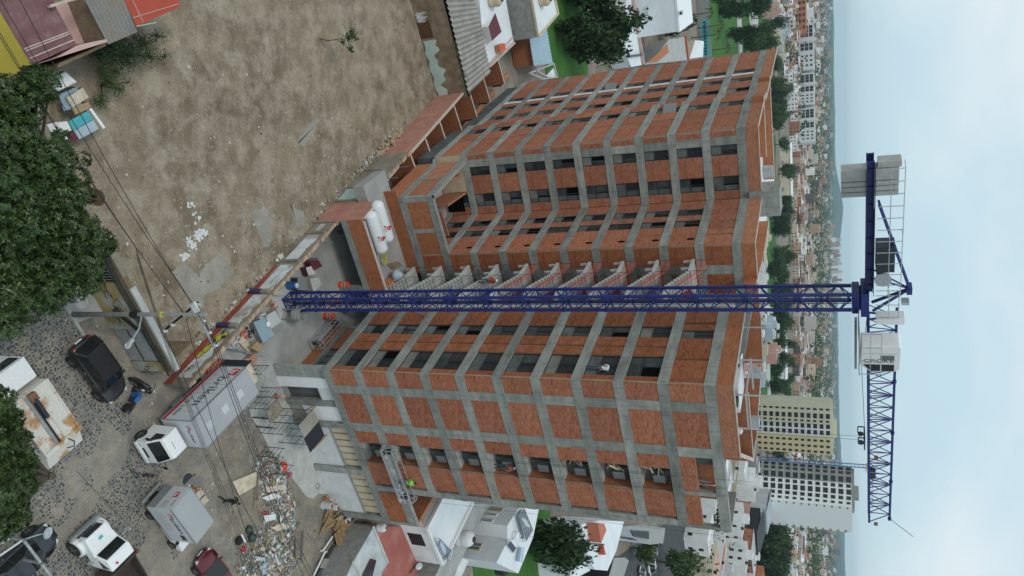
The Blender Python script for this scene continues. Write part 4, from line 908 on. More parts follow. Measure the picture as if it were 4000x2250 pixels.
# ------------------------------------------------------------------ foliage
LEAF={}
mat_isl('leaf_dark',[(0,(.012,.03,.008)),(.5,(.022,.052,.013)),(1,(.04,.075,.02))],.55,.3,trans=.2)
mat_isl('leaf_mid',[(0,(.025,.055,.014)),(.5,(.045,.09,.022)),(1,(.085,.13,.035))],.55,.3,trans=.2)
mat_isl('leaf_big',[(0,(.012,.03,.007)),(.45,(.028,.06,.012)),(.85,(.062,.108,.022)),(1,(.13,.18,.04))],.4,.45,trans=.18)
mat_plain('bark',(.10,.08,.06),.95,0,.1,.3,6)
def leafmesh(name, blobs, n, size, mat, seed=0, asp=.55, shell=.55):
    """crown: leaf-sized quads through the volume of several lumps (x,y,z,rx,ry,rz)"""
    rs=np.random.RandomState(seed); B=np.array(blobs,float); w=B[:,3]*B[:,4]*B[:,5]; k=rs.choice(len(B),n,p=w/w.sum()); b=B[k]
    d=rs.normal(size=(n,3)); d/=np.linalg.norm(d,axis=1)[:,None]; r=rs.uniform(0,1,n)**(shell)
    # sub-clumps: pull the leaves together so that gaps open between clumps
    c=b[:,:3]+d*r[:,None]*b[:,3:6]
    g=np.sin(c*np.array([3.1,2.7,3.6])/max(size*4,.3)+seed)*size*.9; c=c+g[:,[1,2,0]]
    u=rs.normal(size=(n,3)); u/=np.linalg.norm(u,axis=1)[:,None]; nr=d*.6+rs.normal(size=(n,3))*.6+np.array([0,0,.5]); v=np.cross(nr,u); v/=np.linalg.norm(v,axis=1)[:,None]+1e-9; u=np.cross(v,nr); u/=np.linalg.norm(u,axis=1)[:,None]+1e-9
    s=size*rs.uniform(.6,1.3,n)[:,None]
    V=np.stack([c-u*s,c-v*s*asp,c+u*s,c+v*s*asp],1).reshape(-1,3)
    me=bpy.data.meshes.new(name); me.vertices.add(len(V)); me.vertices.foreach_set('co',V.ravel()); me.loops.add(4*n); me.loops.foreach_set('vertex_index',np.arange(4*n,dtype=np.int32)); me.polygons.add(n); me.polygons.foreach_set('loop_start',np.arange(0,4*n,4,dtype=np.int32)); me.polygons.foreach_set('loop_total',np.full(n,4,dtype=np.int32)); me.materials.append(MATS[mat]); me.update(); me.validate(); return me
TREEP={}
def crownproto(kind, v):
    key=(kind,v)
    if key in TREEP: return TREEP[key]
    q=random.Random(hash(kind)%1000*0+v*17+len(kind)); bl=[]
    if kind=='round':
        for i in range(9): a=q.uniform(0,6.28); r=q.uniform(.1,.62); s=q.uniform(.3,.5); bl.append((r*cos(a),r*sin(a),q.uniform(.38,.85),s,s,s*.75))
        me=leafmesh('crown',bl,1500,.075,'leaf_mid',v)
    elif kind=='dark':
        for i in range(11): a=q.uniform(0,6.28); r=q.uniform(.05,.6); s=q.uniform(.3,.5); bl.append((r*cos(a),r*sin(a),q.uniform(.25,.85),s,s,s*.85))
        me=leafmesh('crown',bl,1900,.07,'leaf_dark',v)
    elif kind=='far':
        for i in range(6): a=q.uniform(0,6.28); r=q.uniform(.1,.6); s=q.uniform(.35,.55); bl.append((r*cos(a),r*sin(a),q.uniform(.35,.8),s,s,s*.8))
        me=leafmesh('crown',bl,170,.17,'leaf_mid' if v%2 else 'leaf_dark',v)
    TREEP[key]=me; return me
trunkm=MB().tube([(0,0,0),(.03,.02,.25),(0,.05,.55)],[.05,.04,.02],6).tube([(.02,.02,.3),(.2,.1,.6)],[.03,.01],5).tube([(.02,.02,.28),(-.18,-.1,.6)],[.03,.01],5).mesh('trunk','bark')
def tree(x,y,h,w,kind,label,cat='tree',name='tree',v=0,group=None,z=0):
    t=thing(name,label,cat,(x,y,z),rnd.uniform(0,6),group)
    c=inst(crownproto(kind,v),'crown',t,(0,0,0)); c.scale=(w,w,h); k=inst(trunkm,'trunk',t,(0,0,0)); k.scale=(h*.8,h*.8,h); return t
# ------------------------------------------------------------------ far city, hills, air
hz=MB().box(-9400,9400,-9400,9400,-1.5,150); hm,hn,hb=newmat('haze_air'); hn.nodes.remove(hb)
pv=hn.nodes.new('ShaderNodeVolumePrincipled'); pv.inputs['Color'].default_value=(.66,.88,1,1); pv.inputs['Density'].default_value=.00010; pv.inputs['Anisotropy'].default_value=.2
hn.links.new(pv.outputs[0],hn.nodes['Material Output'].inputs['Volume'])
tag(hz.build('haze','haze_air'),kind='stuff')
mat_plain('hill_green',(.05,.075,.05),.95,0,.1,.3,.004)
def hills(name, y0, pts):
    mb=MB(); n=len(pts)
    for k,(s,zf) in enumerate(((0,0),(350,.75),(600,1),(950,.7),(1400,0))):
        for x,h in pts: mb.v.append((x*(1+s/y0),y0+s,-1+zf*h))
    for k in range(4):
        for i in range(n-1): mb.f.append((k*n+i,k*n+i+1,(k+1)*n+i+1,(k+1)*n+i)); mb.mi.append(0)
    return struct(name,mb,'hill_green',True)
q=random.Random(2)
def prof(x0,x1,n,base,peaks):
    P=[]
    for i in range(n+1):
        x=x0+(x1-x0)*i/n; h=base+q.uniform(-4,4)+sum(a*math.exp(-((x-c)/w)**2) for c,w,a in peaks); P.append((x,h))
    return P
hills('hills',6900,prof(-3300,3300,90,34,((-700,190,38),(-500,260,30),(1500,260,14),(2400,420,34),(2000,200,16))))
hills('hills',5200,prof(900,2600,40,28,((2050,180,16),(1700,150,10))))
# park, playing field and lawns beyond the block
sheet('park_lawn',[G(2945,650),G(3030,520),G(3033,1100),G(3036,1560),G(2968,1565),G(2960,1250)],-.05,'lawn')
sheet('park_lawn',[G(2760,-40),G(2990,-40),G(3000,210),G(2960,330),G(2800,300),G(2740,200)],-.04,'lawn'); sheet('park_path',[G(2875,-40),G(2895,-40),G(2900,200),G(2885,220)],-.03,'concrete_pale'); sheet('park_path',[G(2925,-40),G(2965,-40),G(2960,160),G(2930,140)],-.03,'concrete_pale')
sheet('park_path',[G(3000,1350),G(3006,1350),G(3012,1575),G(3005,1575)],-.04,'concrete_pale'); sheet('park_path',[G(2990,850),G(2994,850),G(3004,1560),G(2998,1560)],-.04,'concrete_pale')
HCOL=[('white',(.70,.70,.69)),('pale grey',(.5,.51,.51)),('cream',(.62,.56,.43)),('terracotta',(.42,.17,.09)),('bare grey',(.3,.3,.29)),('ochre',(.45,.36,.22)),('pink',(.55,.33,.28)),('pale blue',(.38,.46,.52))]
for nme,c in HCOL: mat_plain('house_'+nme.replace(' ','_'),c,.85,0,.2,.1,.4)
RCOL=[('white',(.66,.67,.67)),('grey',(.38,.38,.37)),('red',(.36,.12,.075)),('pinkish',(.5,.3,.25)),('sheet metal',(.36,.4,.42))]
for nme,c in RCOL: mat_plain('roof_'+nme.replace(' ','_'),c,.85,0,.2,.15,.6)
mat_isl('city_walls',[(0,(.76,.76,.75)),(.24,(.5,.46,.42)),(.38,(.42,.30,.22)),(.52,(.38,.17,.10)),(.66,(.2,.19,.18)),(.76,(.58,.49,.36)),(.86,(.10,.10,.10)),(.94,(.42,.27,.18))],.85)
mat_isl('city_roofs',[(0,(.74,.74,.73)),(.22,(.38,.34,.31)),(.38,(.38,.15,.09)),(.54,(.45,.36,.29)),(.68,(.16,.16,.16)),(.8,(.44,.22,.14)),(.9,(.8,.81,.82))],.85)
def house(w,d,h,wall,roof,seed,parts):
    """walls with a parapet rim, flat roof, openings, stair head and tank"""
    q=random.Random(seed); mb=MB(); t=.18
    mb.box(-w/2,w/2,-d/2,-d/2+t,0,h+.5).box(-w/2,w/2,d/2-t,d/2,0,h+.5).box(-w/2,-w/2+t,-d/2+t,d/2-t,0,h+.5).box(w/2-t,w/2,-d/2+t,d/2-t,0,h+.5)
    if q.random()<.6: a=q.uniform(-w/4,w/4); mb.box(a-1.1,a+1.1,d/4-.2,d/2-t-.05,h,h+2.1)
    rf=MB().box(-w/2+t,w/2-t,-d/2+t,d/2-t,0,h)
    gl=MB(); wins=[]
    nf=max(1,int(h/2.7))
    for f in range(nf):
        for i in range(max(1,int(w/2.6))):
            if q.random()<.75: x=-w/2+1.2+i*2.5+q.uniform(-.2,.2); wins.append((x-.5,x+.5,-d/2-.03,-d/2+.02,f*2.7+.9,f*2.7+2.1))
        for sx in (-1,1):
            for i in range(max(1,int(d/3.4))):
                if q.random()<.55: y=-d/2+1.5+i*3.2; x=sx*w/2; wins.append((min(x-.02*sx,x+.03*sx),max(x-.02*sx,x+.03*sx),y-.5,y+.5,f*2.7+.9,f*2.7+2.1))
    tk=MB(); tx,ty=q.uniform(-w/3,w/3),q.uniform(-d/3,d/4); tk.lathe([(.45,h),(.5,h+.2),(.5,h+.9),(.25,h+1.1)],8,(tx,ty,0))
    return mb,rf,wins,tk
HP={}
def houseproto(i):
    if i in HP: return HP[i]
    q=random.Random(100+i); w,d,h=q.uniform(5.5,8.5),q.uniform(8,13),q.choice((2.9,5.6,5.6,5.8,8.2)); wn,_=HCOL[[0,0,0,1,2,3,4,0,5,6,1,0,7,2][i%14]]; rn,_=RCOL[[0,1,2,0,3,1,4,2][i%8]]
    mb,rf,wins,tk=house(w,d,h,wn,rn,i,True); 
    out=[mb.mesh('wall','house_'+wn.replace(' ','_')),rf.mesh('roof','roof_'+rn.replace(' ','_'))]
    wm=MB()
    for b in wins: wm.box(*b)
    out+=[wm.mesh('windows','glass_dark'),tk.mesh('water_tank','black' if i%3 else 'white_dull'),wn,rn,h,w,d]; HP[i]=out; return out
AREA=[]   # places already taken: centre, radius
def free(x,y,r): 
    return all((x-a)**2+(y-b)**2>(r+c)**2 for a,b,c in AREA)
for a in ((0,45,30),(10,62,22),(-12,62,24),(-25,90,22),(-30,72,14),(-45,118,26),(-60,150,34),(-72,190,30),(-85,235,34),(-103,275,32),(26,60,18),(30,82,18),(40,108,20),(50,135,16),(60,165,14),(28,98,14),(64,150,12),(88,340,34),(76,385,26),(-125,400,40),(40,115,16),(-90,330,40),(-40,160,30),(20,40,20)): AREA.append(a)
def inpark(x,y):
    P=Vector((x,y)); return 395<y<690 and -150<x<100 or (230<y<480 and -150<x<-60)
q=random.Random(77); cnt=0; city=MB(); croof=MB(); cwin=MB(); far_tr=[]
cand=[]
for i in range(-60,120):
    for j in range(8,120):
        u=i*8.6+ (3 if (i//9)%2 else 0)+(i//8)*7.0; v=j*13.0+(j//2)*8.5
        x=E1.x*u+E2.x*v+q.uniform(-.6,.6); y=E1.y*u+E2.y*v+q.uniform(-.6,.6)
        if y<70 or y>760 or abs(x)>.415*y+14: continue
        if not free(x,y,6) or inpark(x,y): continue
        cand.append((x*x+y*y,x,y,u))
cand.sort()
COLN=('at the foot of the white tower','east of the brick block','beyond the park trees','behind the brick block')
ncand=0
for _,x,y,u in cand:
    r=q.random()
    if r<.2: far_tr.append((x,y)); continue
    if ncand<292:
        i=q.randrange(26); p=houseproto(i)
        side='right of the block' if x>0 else 'left of the block'
        sty={2.9:'one-storey',5.6:'two-storey',5.8:'two-storey',8.2:'three-storey'}[p[6]]
        lab=f"{p[4]} {sty} house with {p[5]} flat roof, {'near' if y<200 else 'middle' if y<400 else 'far'} rows {side}"
        t=thing('house',lab,'house',(x,y,-.05),R(30)+(pi if q.random()<.3 else 0)+(pi/2 if q.random()<.2 else 0),'flat-roofed houses of the neighbourhood')
        inst(p[0],'wall',t,(0,0,0)); inst(p[1],'roof',t,(0,0,0)); 
        if y<260: inst(p[2],'windows',t,(0,0,0))
        inst(p[3],'water_tank',t,(0,0,0)); ncand+=1
    else: 
        w,d,h=q.uniform(5.5,9),q.uniform(8,14),q.choice((2.9,5.6,5.6,8.2))
        city.obox((x,y,h/2),(w,d,h),R(30)); croof.obox((x,y,h+.06),(w-.5,d-.5,.12),R(30))
        if q.random()<.5: croof.obox((x+q.uniform(-2,2),y+q.uniform(-2,2),h+1),(2,2.6,2),R(30))
        for f in range(int(h/2.7)):
            for k in (-1.6,1.6): cwin.obox((x+E1.x*k+E2.x*(-d/2-.02),y+E1.y*k+E2.y*(-d/2-.02),f*2.7+1.6),(1.1,.1,1.2),R(30))
for i in range(42000):
    y=760*math.exp(q.random()**.8*2.15); x=q.uniform(-.43,.43)*y
    nv=MN.noise(Vector((x*.0022,y*.0011,0)))
    if nv>.22 and q.random()<.85: continue
    s=.75+y/7000; w,d=q.uniform(5,11)*s,q.uniform(7,14)*s; h=q.choice((3,3,5.5,6,6,8))+(q.random()<.015)*q.uniform(4,12)
    city.obox((x,y,h/2),(w,d,h),R(30)); croof.obox((x,y,h+.1),(w*.94,d*.94,.2),R(30))
for i in range(40):
    y=q.uniform(3000,6400); x=q.uniform(-.42,.42)*y; h=q.uniform(14,34); w=q.uniform(12,20); city.obox((x,y,h/2),(w,w*.7,h),R(q.choice((10,30,50))))
for i in range(16):
    x=-440+i*17+q.uniform(-4,4); y=3600+q.uniform(-60,60); h=q.uniform(44,58); city.obox((x+250,y,h/2),(12,14,h),0)
tag(city.build('distant_city_blocks','city_walls'),kind='stuff'); tag(croof.build('distant_city_roofs','city_roofs'),kind='stuff'); tag(cwin.build('distant_city_windows','glass_dark'),kind='stuff')
# far trees: clumps gathered into woods and street trees
bl=[]
def clump(x,y,s): 
    for k in range(3): bl.append((x+q.uniform(-.5,.5)*s,y+q.uniform(-.5,.5)*s,s*q.uniform(.45,.7),s*q.uniform(.45,.7),s*q.uniform(.45,.7),s*.45))
for x,y in far_tr: clump(x,y,q.uniform(4,8)*(1 if y<500 else 1.2))
me=leafmesh('street_trees',bl,16000,.75,'leaf_dark',5); o=bpy.data.objects.new('street_trees',me); COL.objects.link(o); tag(o,kind='stuff')
bl=[]
for i in range(6500):
    y=720*math.exp(q.random()**.75*2.2); x=q.uniform(-.43,.43)*y; nv=MN.noise(Vector((x*.0022,y*.0011,0)))+.3*MN.noise(Vector((x*.008,y*.004,2)))
    if nv<.02 and q.random()>.28: continue
    clump(x,y,q.uniform(6,11)*(1+y/3600))
for X0,X1,Y0,Y1,m_ in ((3186,3238,380,1130,620),(3120,3190,2040,2262,260),(3196,3240,1420,1560,160),(3130,3165,560,820,130),(3080,3110,150,520,70),(3150,3200,1300,1560,120)):
    for i in range(m_):
        p=G(q.uniform(X0,X1),q.uniform(Y0,Y1),0); clump(p.x,p.y,q.uniform(6,10)*(1+p.y/3600))
me=leafmesh('distant_woods',bl,70000,2.6,'leaf_mid',6); o=bpy.data.objects.new('distant_woods',me); COL.objects.link(o); tag(o,kind='stuff')
for i in range(62):   # park trees one can tell apart
    for _ in range(60):
        x,y=q.uniform(-150,95),q.uniform(225,560)
        X=1125+FPX*x/(y*_ct+37*_st)
        ok=(X<560 and 230<y<480 and x<-62) or (430<y<480 and q.random()<.3) or (520<y<560 and q.random()<.5)
        if ok: break
    else: continue
    tree(x,y,q.uniform(7,12),q.uniform(4,6.5),q.choice(('round','dark')),('leafy' if i%2 else 'dense dark')+' park tree, '+('near white building' if y<300 else 'mid park' if y<440 else 'far park')+(', far left' if x<-90 else ', left' if x<-30 else ' behind the crane' if x<30 else ' behind tan tower'),'tree','park_tree',q.randrange(3),'park trees beyond the block')
# long white sheds at the park edge
def shed(p,q_,d,h,mat,label,name='long_shed'):
    t=thing(name,label,'shed',(p[0],p[1],0)); F=Fac((0,0),(q_[0]-p[0],q_[1]-p[1]),1); mb=MB(); mb.box(0,F.len,0,d,0,h); o=mb.build('wall',mat,t,(0,0,0),F.rz); MB().add([(-.5,-.4,h+.05),(F.len+.5,-.4,h+.05),(F.len+.5,d/2,h+1.2),(-.5,d/2,h+1.2),(F.len+.5,d+.4,h+.05),(-.5,d+.4,h+.05)],[(0,1,2,3),(3,2,4,5)]).build('roof','roof_white',t,(0,0,0),F.rz)
    n=max(1,min(14,int(F.len/9))); 
    for i in range(n): MB().box(F.len*(i+.3)/n,F.len*(i+.6)/n,-.06,.0,1,2.6).build('door','steel_grey',t,(0,0,0),F.rz)
a,b=G(3036,1240),G(3040,1480); shed(a,b,12,4.5,'plaster_white','long low white shed beside the playing field')
a,b=G(3035,1010),G(3036,1150); shed(a,b,14,5,'plaster_white','long white shed with pale roof behind the park trees')
a,b=G(2998,0),G(3006,185); shed(a,b,10,4,'plaster_white','long white wall-like shed behind the park at upper edge')
a,b=G(3044,560),G(3050,820); shed(a,b,16,7,'house_cream','long cream block beyond the park'); 
# ------------------------------------------------------------------ towers
def tower(name,label,A,B,depth,h,floors,cols,wall,z0=0,side=None,bands=None):
    t=thing(name,label,'tower',(A[0],A[1],0)); F=Fac((0,0),(B[0]-A[0],B[1]-A[1]),-1)
    MB().box(0,F.len,0,depth,0,h).build('wall',wall,t,(0,0,0),F.rz)
    if bands:
        for a,b,m,pr in bands: MB().box(a*F.len,b*F.len,-pr,-.01,0,h-.2).build('wall_strip',m,t,(0,0,0),F.rz)
    fh=h/floors; wm={}
    for f in range(floors):
        for (c0,c1,hh,pr) in cols:
            k=(c0,c1)
            if k not in wm: wm[k]=MB().box(c0*F.len,c1*F.len,-pr-.12,-pr+.05,fh*.28,fh*(.28+hh)).mesh('window','glass_dark')
            inst(wm[k],'window',t,(0,0,f*fh),F.rz)
    for f in range(floors): 
        if f%1==0: MB().box(-.05,F.len+.05,-.06,.0,f*fh-.08,f*fh+.08).build('floor_line',wall,t,(0,0,0),F.rz) if f in (0,) else None
    MB().box(.4,F.len-.4,.4,depth-.4,h,h+.9).build('roof_rim',wall,t,(0,0,0),F.rz); MB().box(F.len*.4,F.len*.7,depth*.3,depth*.7,h,h+2.6).build('stair_head',wall,t,(0,0,0),F.rz)
    if side:
        sw_=MB()
        for f in range(floors):
            for (c0,c1,hh) in side: inst(MB().box(F.len-.05,F.len+.1,c0*depth,c1*depth,fh*.28,fh*(.28+hh)).mesh('window','glass_dark') if f==0 else sd[(c0,c1)],'window',t,(0,0,f*fh),F.rz) if f else None
    return t,F
A=G(2962,1576); ya=372; A=AT(2962,1576,ya); B=AT(2962,1757,ya+3)
mat_plain('tan_wall',(.55,.53,.40),.85,0,.2,.06,.2); mat_plain('yellow_wall',(.60,.53,.33),.85,0,.2,.06,.2)
cols=[(.04,.08,.58,0),(.15,.25,.6,.0),(.29,.33,.5,0),(.37,.46,.6,.02),(.50,.59,.6,.02),(.69,.735,.55,.25),(.81,.855,.55,.25),(.925,.97,.55,.25)]
tt,FT=tower('residential_tower','tan and yellow residential tower beyond the block, left of the white tower',(A.x,A.y),(B.x,B.y),16,33.2,12,cols,'tan_wall',bands=[(.63,1.0,'yellow_wall',.25),(.385,.62,'plaster_white',.02)])
A=AT(2950,1796,338); M_=AT(2950,1945,331); B=AT(2950,2040,345)
cols=[(.02,.09,.6,0),(.12,.19,.6,0),(.25,.39,.64,0),(.44,.53,.58,.1),(.57,.70,.64,.1),(.74,.83,.58,.1),(.88,.94,.5,.1)]
tt2,FW2=tower('residential_tower','tall white and grey unfinished tower with a grid of openings, right of the tan tower',(A.x,A.y),(M_.x,M_.y),16,41.3,14,cols,'concrete',bands=[(.42,1.0,'white_paint',.1)])
t3=Fac((M_.x,M_.y),(B.x,B.y),-1); l=tt2.location
MB().box(.02,t3.len,.02,12,0,41.25).build('wall','white_paint',tt2,(M_.x-l.x,M_.y-l.y,0),t3.rz)
for f in range(14):
    MB().box(.4,1.6,-.08,.04,f*2.95+1,f*2.95+1.5).build('window','glass_dark',tt2,(M_.x-l.x,M_.y-l.y,0),t3.rz); MB().box(t3.len-1.6,t3.len+.06,-.05,.06,f*2.95,f*2.95+.9).build('floor_edge','concrete',tt2,(M_.x-l.x,M_.y-l.y,0),t3.rz)
# small second crane beside it
c2=thing('tower_crane','slim blue and white crane standing beside the white tower','tower crane',(A.x-1.5,A.y-3,0))
MB().box(-.8,.8,-.8,.8,-.05,.3).build('base','concrete',c2); 
m=MB()
for x,y in ((-.6,-.6),(.6,-.6),(.6,.6),(-.6,.6)): m.bar((x,y,.3),(x,y,46.5),.16)
for k in range(30):
    z=.3+k*1.54
    for a,b in (((-.6,-.6),(.6,-.6)),((.6,-.6),(.6,.6)),((-.6,.6),(-.6,-.6))): m.bar((*a,z),(*b,z+1.54),.09)
o=m.build('mast_lattice','blue_plastic',c2); o['kind']='stuff'
MB().box(-1,1,-1,1,46.5,48).build('slewing_unit','galvanised',c2); MB().box(.9,2.2,-1.6,-.4,46.2,48.2).build('cab','white_paint',c2)
m=MB()
for z,y in ((47.6,-.5),(47.6,.5),(48.9,0)): m.bar((0,y,z),(13.5,y,z),.14)
for k in range(14):
    m.bar((k*.96,-.5,47.6),(k*.96+.48,0,48.9),.08); m.bar((k*.96+.48,0,48.9),(k*.96+.96,-.5,47.6),.08)
o=m.build('jib_lattice','galvanised',c2); o['kind']='stuff'; o.rotation_euler=(0,0,R(-8))
# white apartment rows far left
for i,(Y0,Y1,gap) in enumerate(((92,285,0),(285,420,0),(420,565,0))):
    a=AT(3105,Y0+6,742); b=AT(3105,Y1-6,742); t=thing('apartment_row','long white apartment block far left beyond the park, '+('upper','middle','lower')[i]+' of the three in the picture','building',(a.x,a.y,0)); Lx=b.x-a.x
    MB().box(0,Lx,0,14,0,19.5).build('wall','white_dull',t); MB().box(Lx*.32,Lx*.40,-1,0,0,22).build('stair_shaft','white_dull',t)
    for f in range(3):
        for c0,c1 in ((.05,.12),(.13,.2),(.21,.29),(.43,.5),(.51,.58)): MB().box(c0*Lx,c1*Lx,-.25,.05,8+f*3.8,11+f*3.8).build('window','glass_dark',t)
        for c0 in (.68,.78,.88): MB().box(c0*Lx,(c0+.04)*Lx,-.2,.05,8.6+f*3.8,10.4+f*3.8).build('window','glass_dark',t)
a=AT(3105,10,720); t=thing('apartment_row','orange-brown brick apartment block far left beyond the park, with pale window frames','building',(a.x-10,a.y,0)); MB().box(0,38,0,12,0,14).build('wall','house_terracotta',t)
for f in range(4):
    for k in range(6): MB().box(4+k*5.6,6.6+k*5.6,-.2,.05,1.5+f*3.2,3.3+f*3.2).build('window','glass_dark',t)
# warehouses and the dark-roofed hall by the white tower
def hall(name,label,P0,P1,d,h,wall,roof,cat='hall',gable=1.5):
    t=thing(name,label,cat,(P0[0],P0[1],0)); F=Fac((0,0),(P1[0]-P0[0],P1[1]-P0[1]),1); MB().box(0,F.len,0,d,0,h).build('wall',wall,t,(0,0,0),F.rz)
    MB().add([(-.3,-.3,h+.02),(F.len+.3,-.3,h+.02),(F.len+.3,d+.3,h+gable),(-.3,d+.3,h+gable)],[(0,1,2,3)]).build('roof',roof,t,(0,0,0),F.rz); return t
p,q2=AT(2930,1996,318),AT(2930,2078,322); hall('warehouse','grey warehouse with dark sloping roof right of the white tower',p,q2,20,9,'house_pale_grey','roof_sheet_metal')
p,q2=AT(2935,2078,300),AT(2935,2178,304); hall('warehouse','dark brown warehouse with black roof right of the grey one',p,q2,16,7,'black','black')
p,q2=AT(2900,2150,270),AT(2900,2235,276); t=hall('flats','brown brick flats with white floor bands below the dark warehouse',p,q2,10,8,'house_terracotta','roof_grey','building',.1)
l=t.location
for f in range(3):
    for k in range(5): MB().box(.8+k*1.5,1.8+k*1.5,-.1,.05,.9+f*2.7,2.1+f*2.7).build('window','glass_dark',t,(0,0,0),math.atan2(q2[1]-p[1],q2[0]-p[0]))
for i in range(26):
    p=AT(2990+rnd.uniform(-40,70),rnd.uniform(2060,2260),rnd.uniform(345,400)); tree(p.x,p.y,rnd.uniform(10,15),rnd.uniform(5,8),rnd.choice(('round','dark')),('tall ' if i%2 else 'lower ')+'bushy tree in the belt behind the warehouses, '+('left' if p.x<105 else 'middle' if p.x<122 else 'right')+' stretch','tree','tree',rnd.randrange(3),'trees of the belt behind the warehouses')

for i in range(34):   # tree line beyond the field, seen over the roof between the two blocks
    Y=rnd.uniform(830,1560); p=G(rnd.choice((2998,3006,3014,3024)),Y,0)
    if 1330<Y and rnd.random()<.6: continue
    tree(p.x,p.y,rnd.uniform(7,11),rnd.uniform(5,8),rnd.choice(('round','dark')),('leafy' if i%2 else 'dense dark')+' tree of the line along the playing field, '+('left of the crane mast' if Y<1120 else 'right of the crane mast'),'tree','park_tree',rnd.randrange(3),'trees along the playing field')
# ------------------------------------------------------------------ near vegetation
def rosettes(name, blobs, n, L_, mat, seed):
    """big-leaved crown: whorls of long drooping leaves at the twig ends"""
    rs=np.random.RandomState(seed); B=np.array(blobs,float); w=B[:,3]**2; k=rs.choice(len(B),n,p=w/w.sum()); b=B[k]
    d=rs.normal(size=(n,3)); d[:,2]=np.abs(d[:,2])*.9-.15; d/=np.linalg.norm(d,axis=1)[:,None]; r=rs.uniform(.25,1,n)**.45
    c=b[:,:3]+d*r[:,None]*np.stack([b[:,3],b[:,3],b[:,3]*.85],1)
    ax=d*.8+rs.normal(size=(n,3))*.45+np.array([0,0,.45]); ax/=np.linalg.norm(ax,axis=1)[:,None]
    t=np.cross(ax,np.array([.31,.2,.93])); t/=np.linalg.norm(t,axis=1)[:,None]; bt=np.cross(ax,t)
    V=[]; 
    for j in range(9):
        a=2*pi*j/9+rs.uniform(-.3,.3,n); up=rs.uniform(-.25,.6,n)[:,None]; dr=(t*np.cos(a)[:,None]+bt*np.sin(a)[:,None])+ax*up; dr/=np.linalg.norm(dr,axis=1)[:,None]
        l=(L_*rs.uniform(.65,1.15,n))[:,None]; sd=np.cross(dr,ax); sd/=np.linalg.norm(sd,axis=1)[:,None]
        m=c+dr*l*.55+ax*l*.12; tip=c+dr*l-np.array([0,0,1])*l*.12
        V.append(np.stack([c,m-sd*l*.16,tip,m+sd*l*.16],1))
    V=np.concatenate(V,0).reshape(-1,3); nn=len(V)//4
    me=bpy.data.meshes.new(name); me.vertices.add(len(V)); me.vertices.foreach_set('co',V.ravel()); me.loops.add(4*nn); me.loops.foreach_set('vertex_index',np.arange(4*nn,dtype=np.int32)); me.polygons.add(nn); me.polygons.foreach_set('loop_start',np.arange(0,4*nn,4,dtype=np.int32)); me.polygons.foreach_set('loop_total',np.full(nn,4,dtype=np.int32)); me.materials.append(MATS[mat]); me.update(); return me
def bigtree(circ, label, zc, n, seed, trunk):
    bl=[]
    for X,Y,rp in circ:
        p=G(X,Y,zc+random.Random(X*7+Y).uniform(-1.2,1.0)); dep=p.y*_ct-(p.z-CH)*_st; bl.append((p.x,p.y,p.z,rp*dep/FPX))
    t=thing('street_tree',label,'tree',(trunk[0],trunk[1],0)); o=bpy.data.objects.new('crown',rosettes('crown',bl,int(n*1.15),.205,'leaf_big',seed)); COL.objects.link(o); o.parent=t; o.location=(-trunk[0],-trunk[1],0)
    inner=leafmesh('inner_crown',[(x,y,z-.3,r*.8,r*.8,r*.7) for x,y,z,r in bl],9000,.16,'leaf_dark',seed+3); o=bpy.data.objects.new('inner_crown',inner); COL.objects.link(o); o.parent=t; o.location=(-trunk[0],-trunk[1],0)  # darker inner leaves: shade inside the crown put into their colour
    mb=MB(); mb.tube([(0,0,0),(.1,0,2),(0,.1,4.2)],[.28,.22,.17],8)
    for x,y,z,r in bl: mb.tube([(0,.1,3.9),((x-trunk[0])*.5,(y-trunk[1])*.5,(z+4.4)*.45),(x-trunk[0],y-trunk[1],z-.1)],[.12,.07,.02],5)
    mb.build('trunk','bark',t)
c_=[(60,400,110),(150,330,80),(60,560,110),(200,620,95),(90,720,120),(240,760,90),(60,860,130),(190,900,120),(310,900,85),(390,950,60),(430,960,32),(60,1020,120),(200,1040,110),(330,1040,80),(60,1160,90),(190,1150,80),(280,1130,55),(360,1110,45),(30,1270,60),(110,1220,50),(310,700,45),(350,770,30),(240,540,35),(205,300,35),(-60,500,150),(-60,800,170),(-60,1100,150),(330,620,25)]
tb=G(-40,760,0); bigtree(c_,'large dark leafy street tree spreading over the pavement and lot gate',7.2,3300,1,(tb.x,tb.y))
c_=[(0,1560,55),(10,1660,80),(50,1740,70),(60,1840,75),(95,1900,50),(40,1960,70),(70,2030,45),(0,2060,60),(110,1800,35),(-60,1700,120),(-60,1900,120)]
tb=G(-30,1830,0); bigtree(c_,'smaller leafy tree hanging over the rusty garbage truck',6.0,1500,2,(tb.x,tb.y))
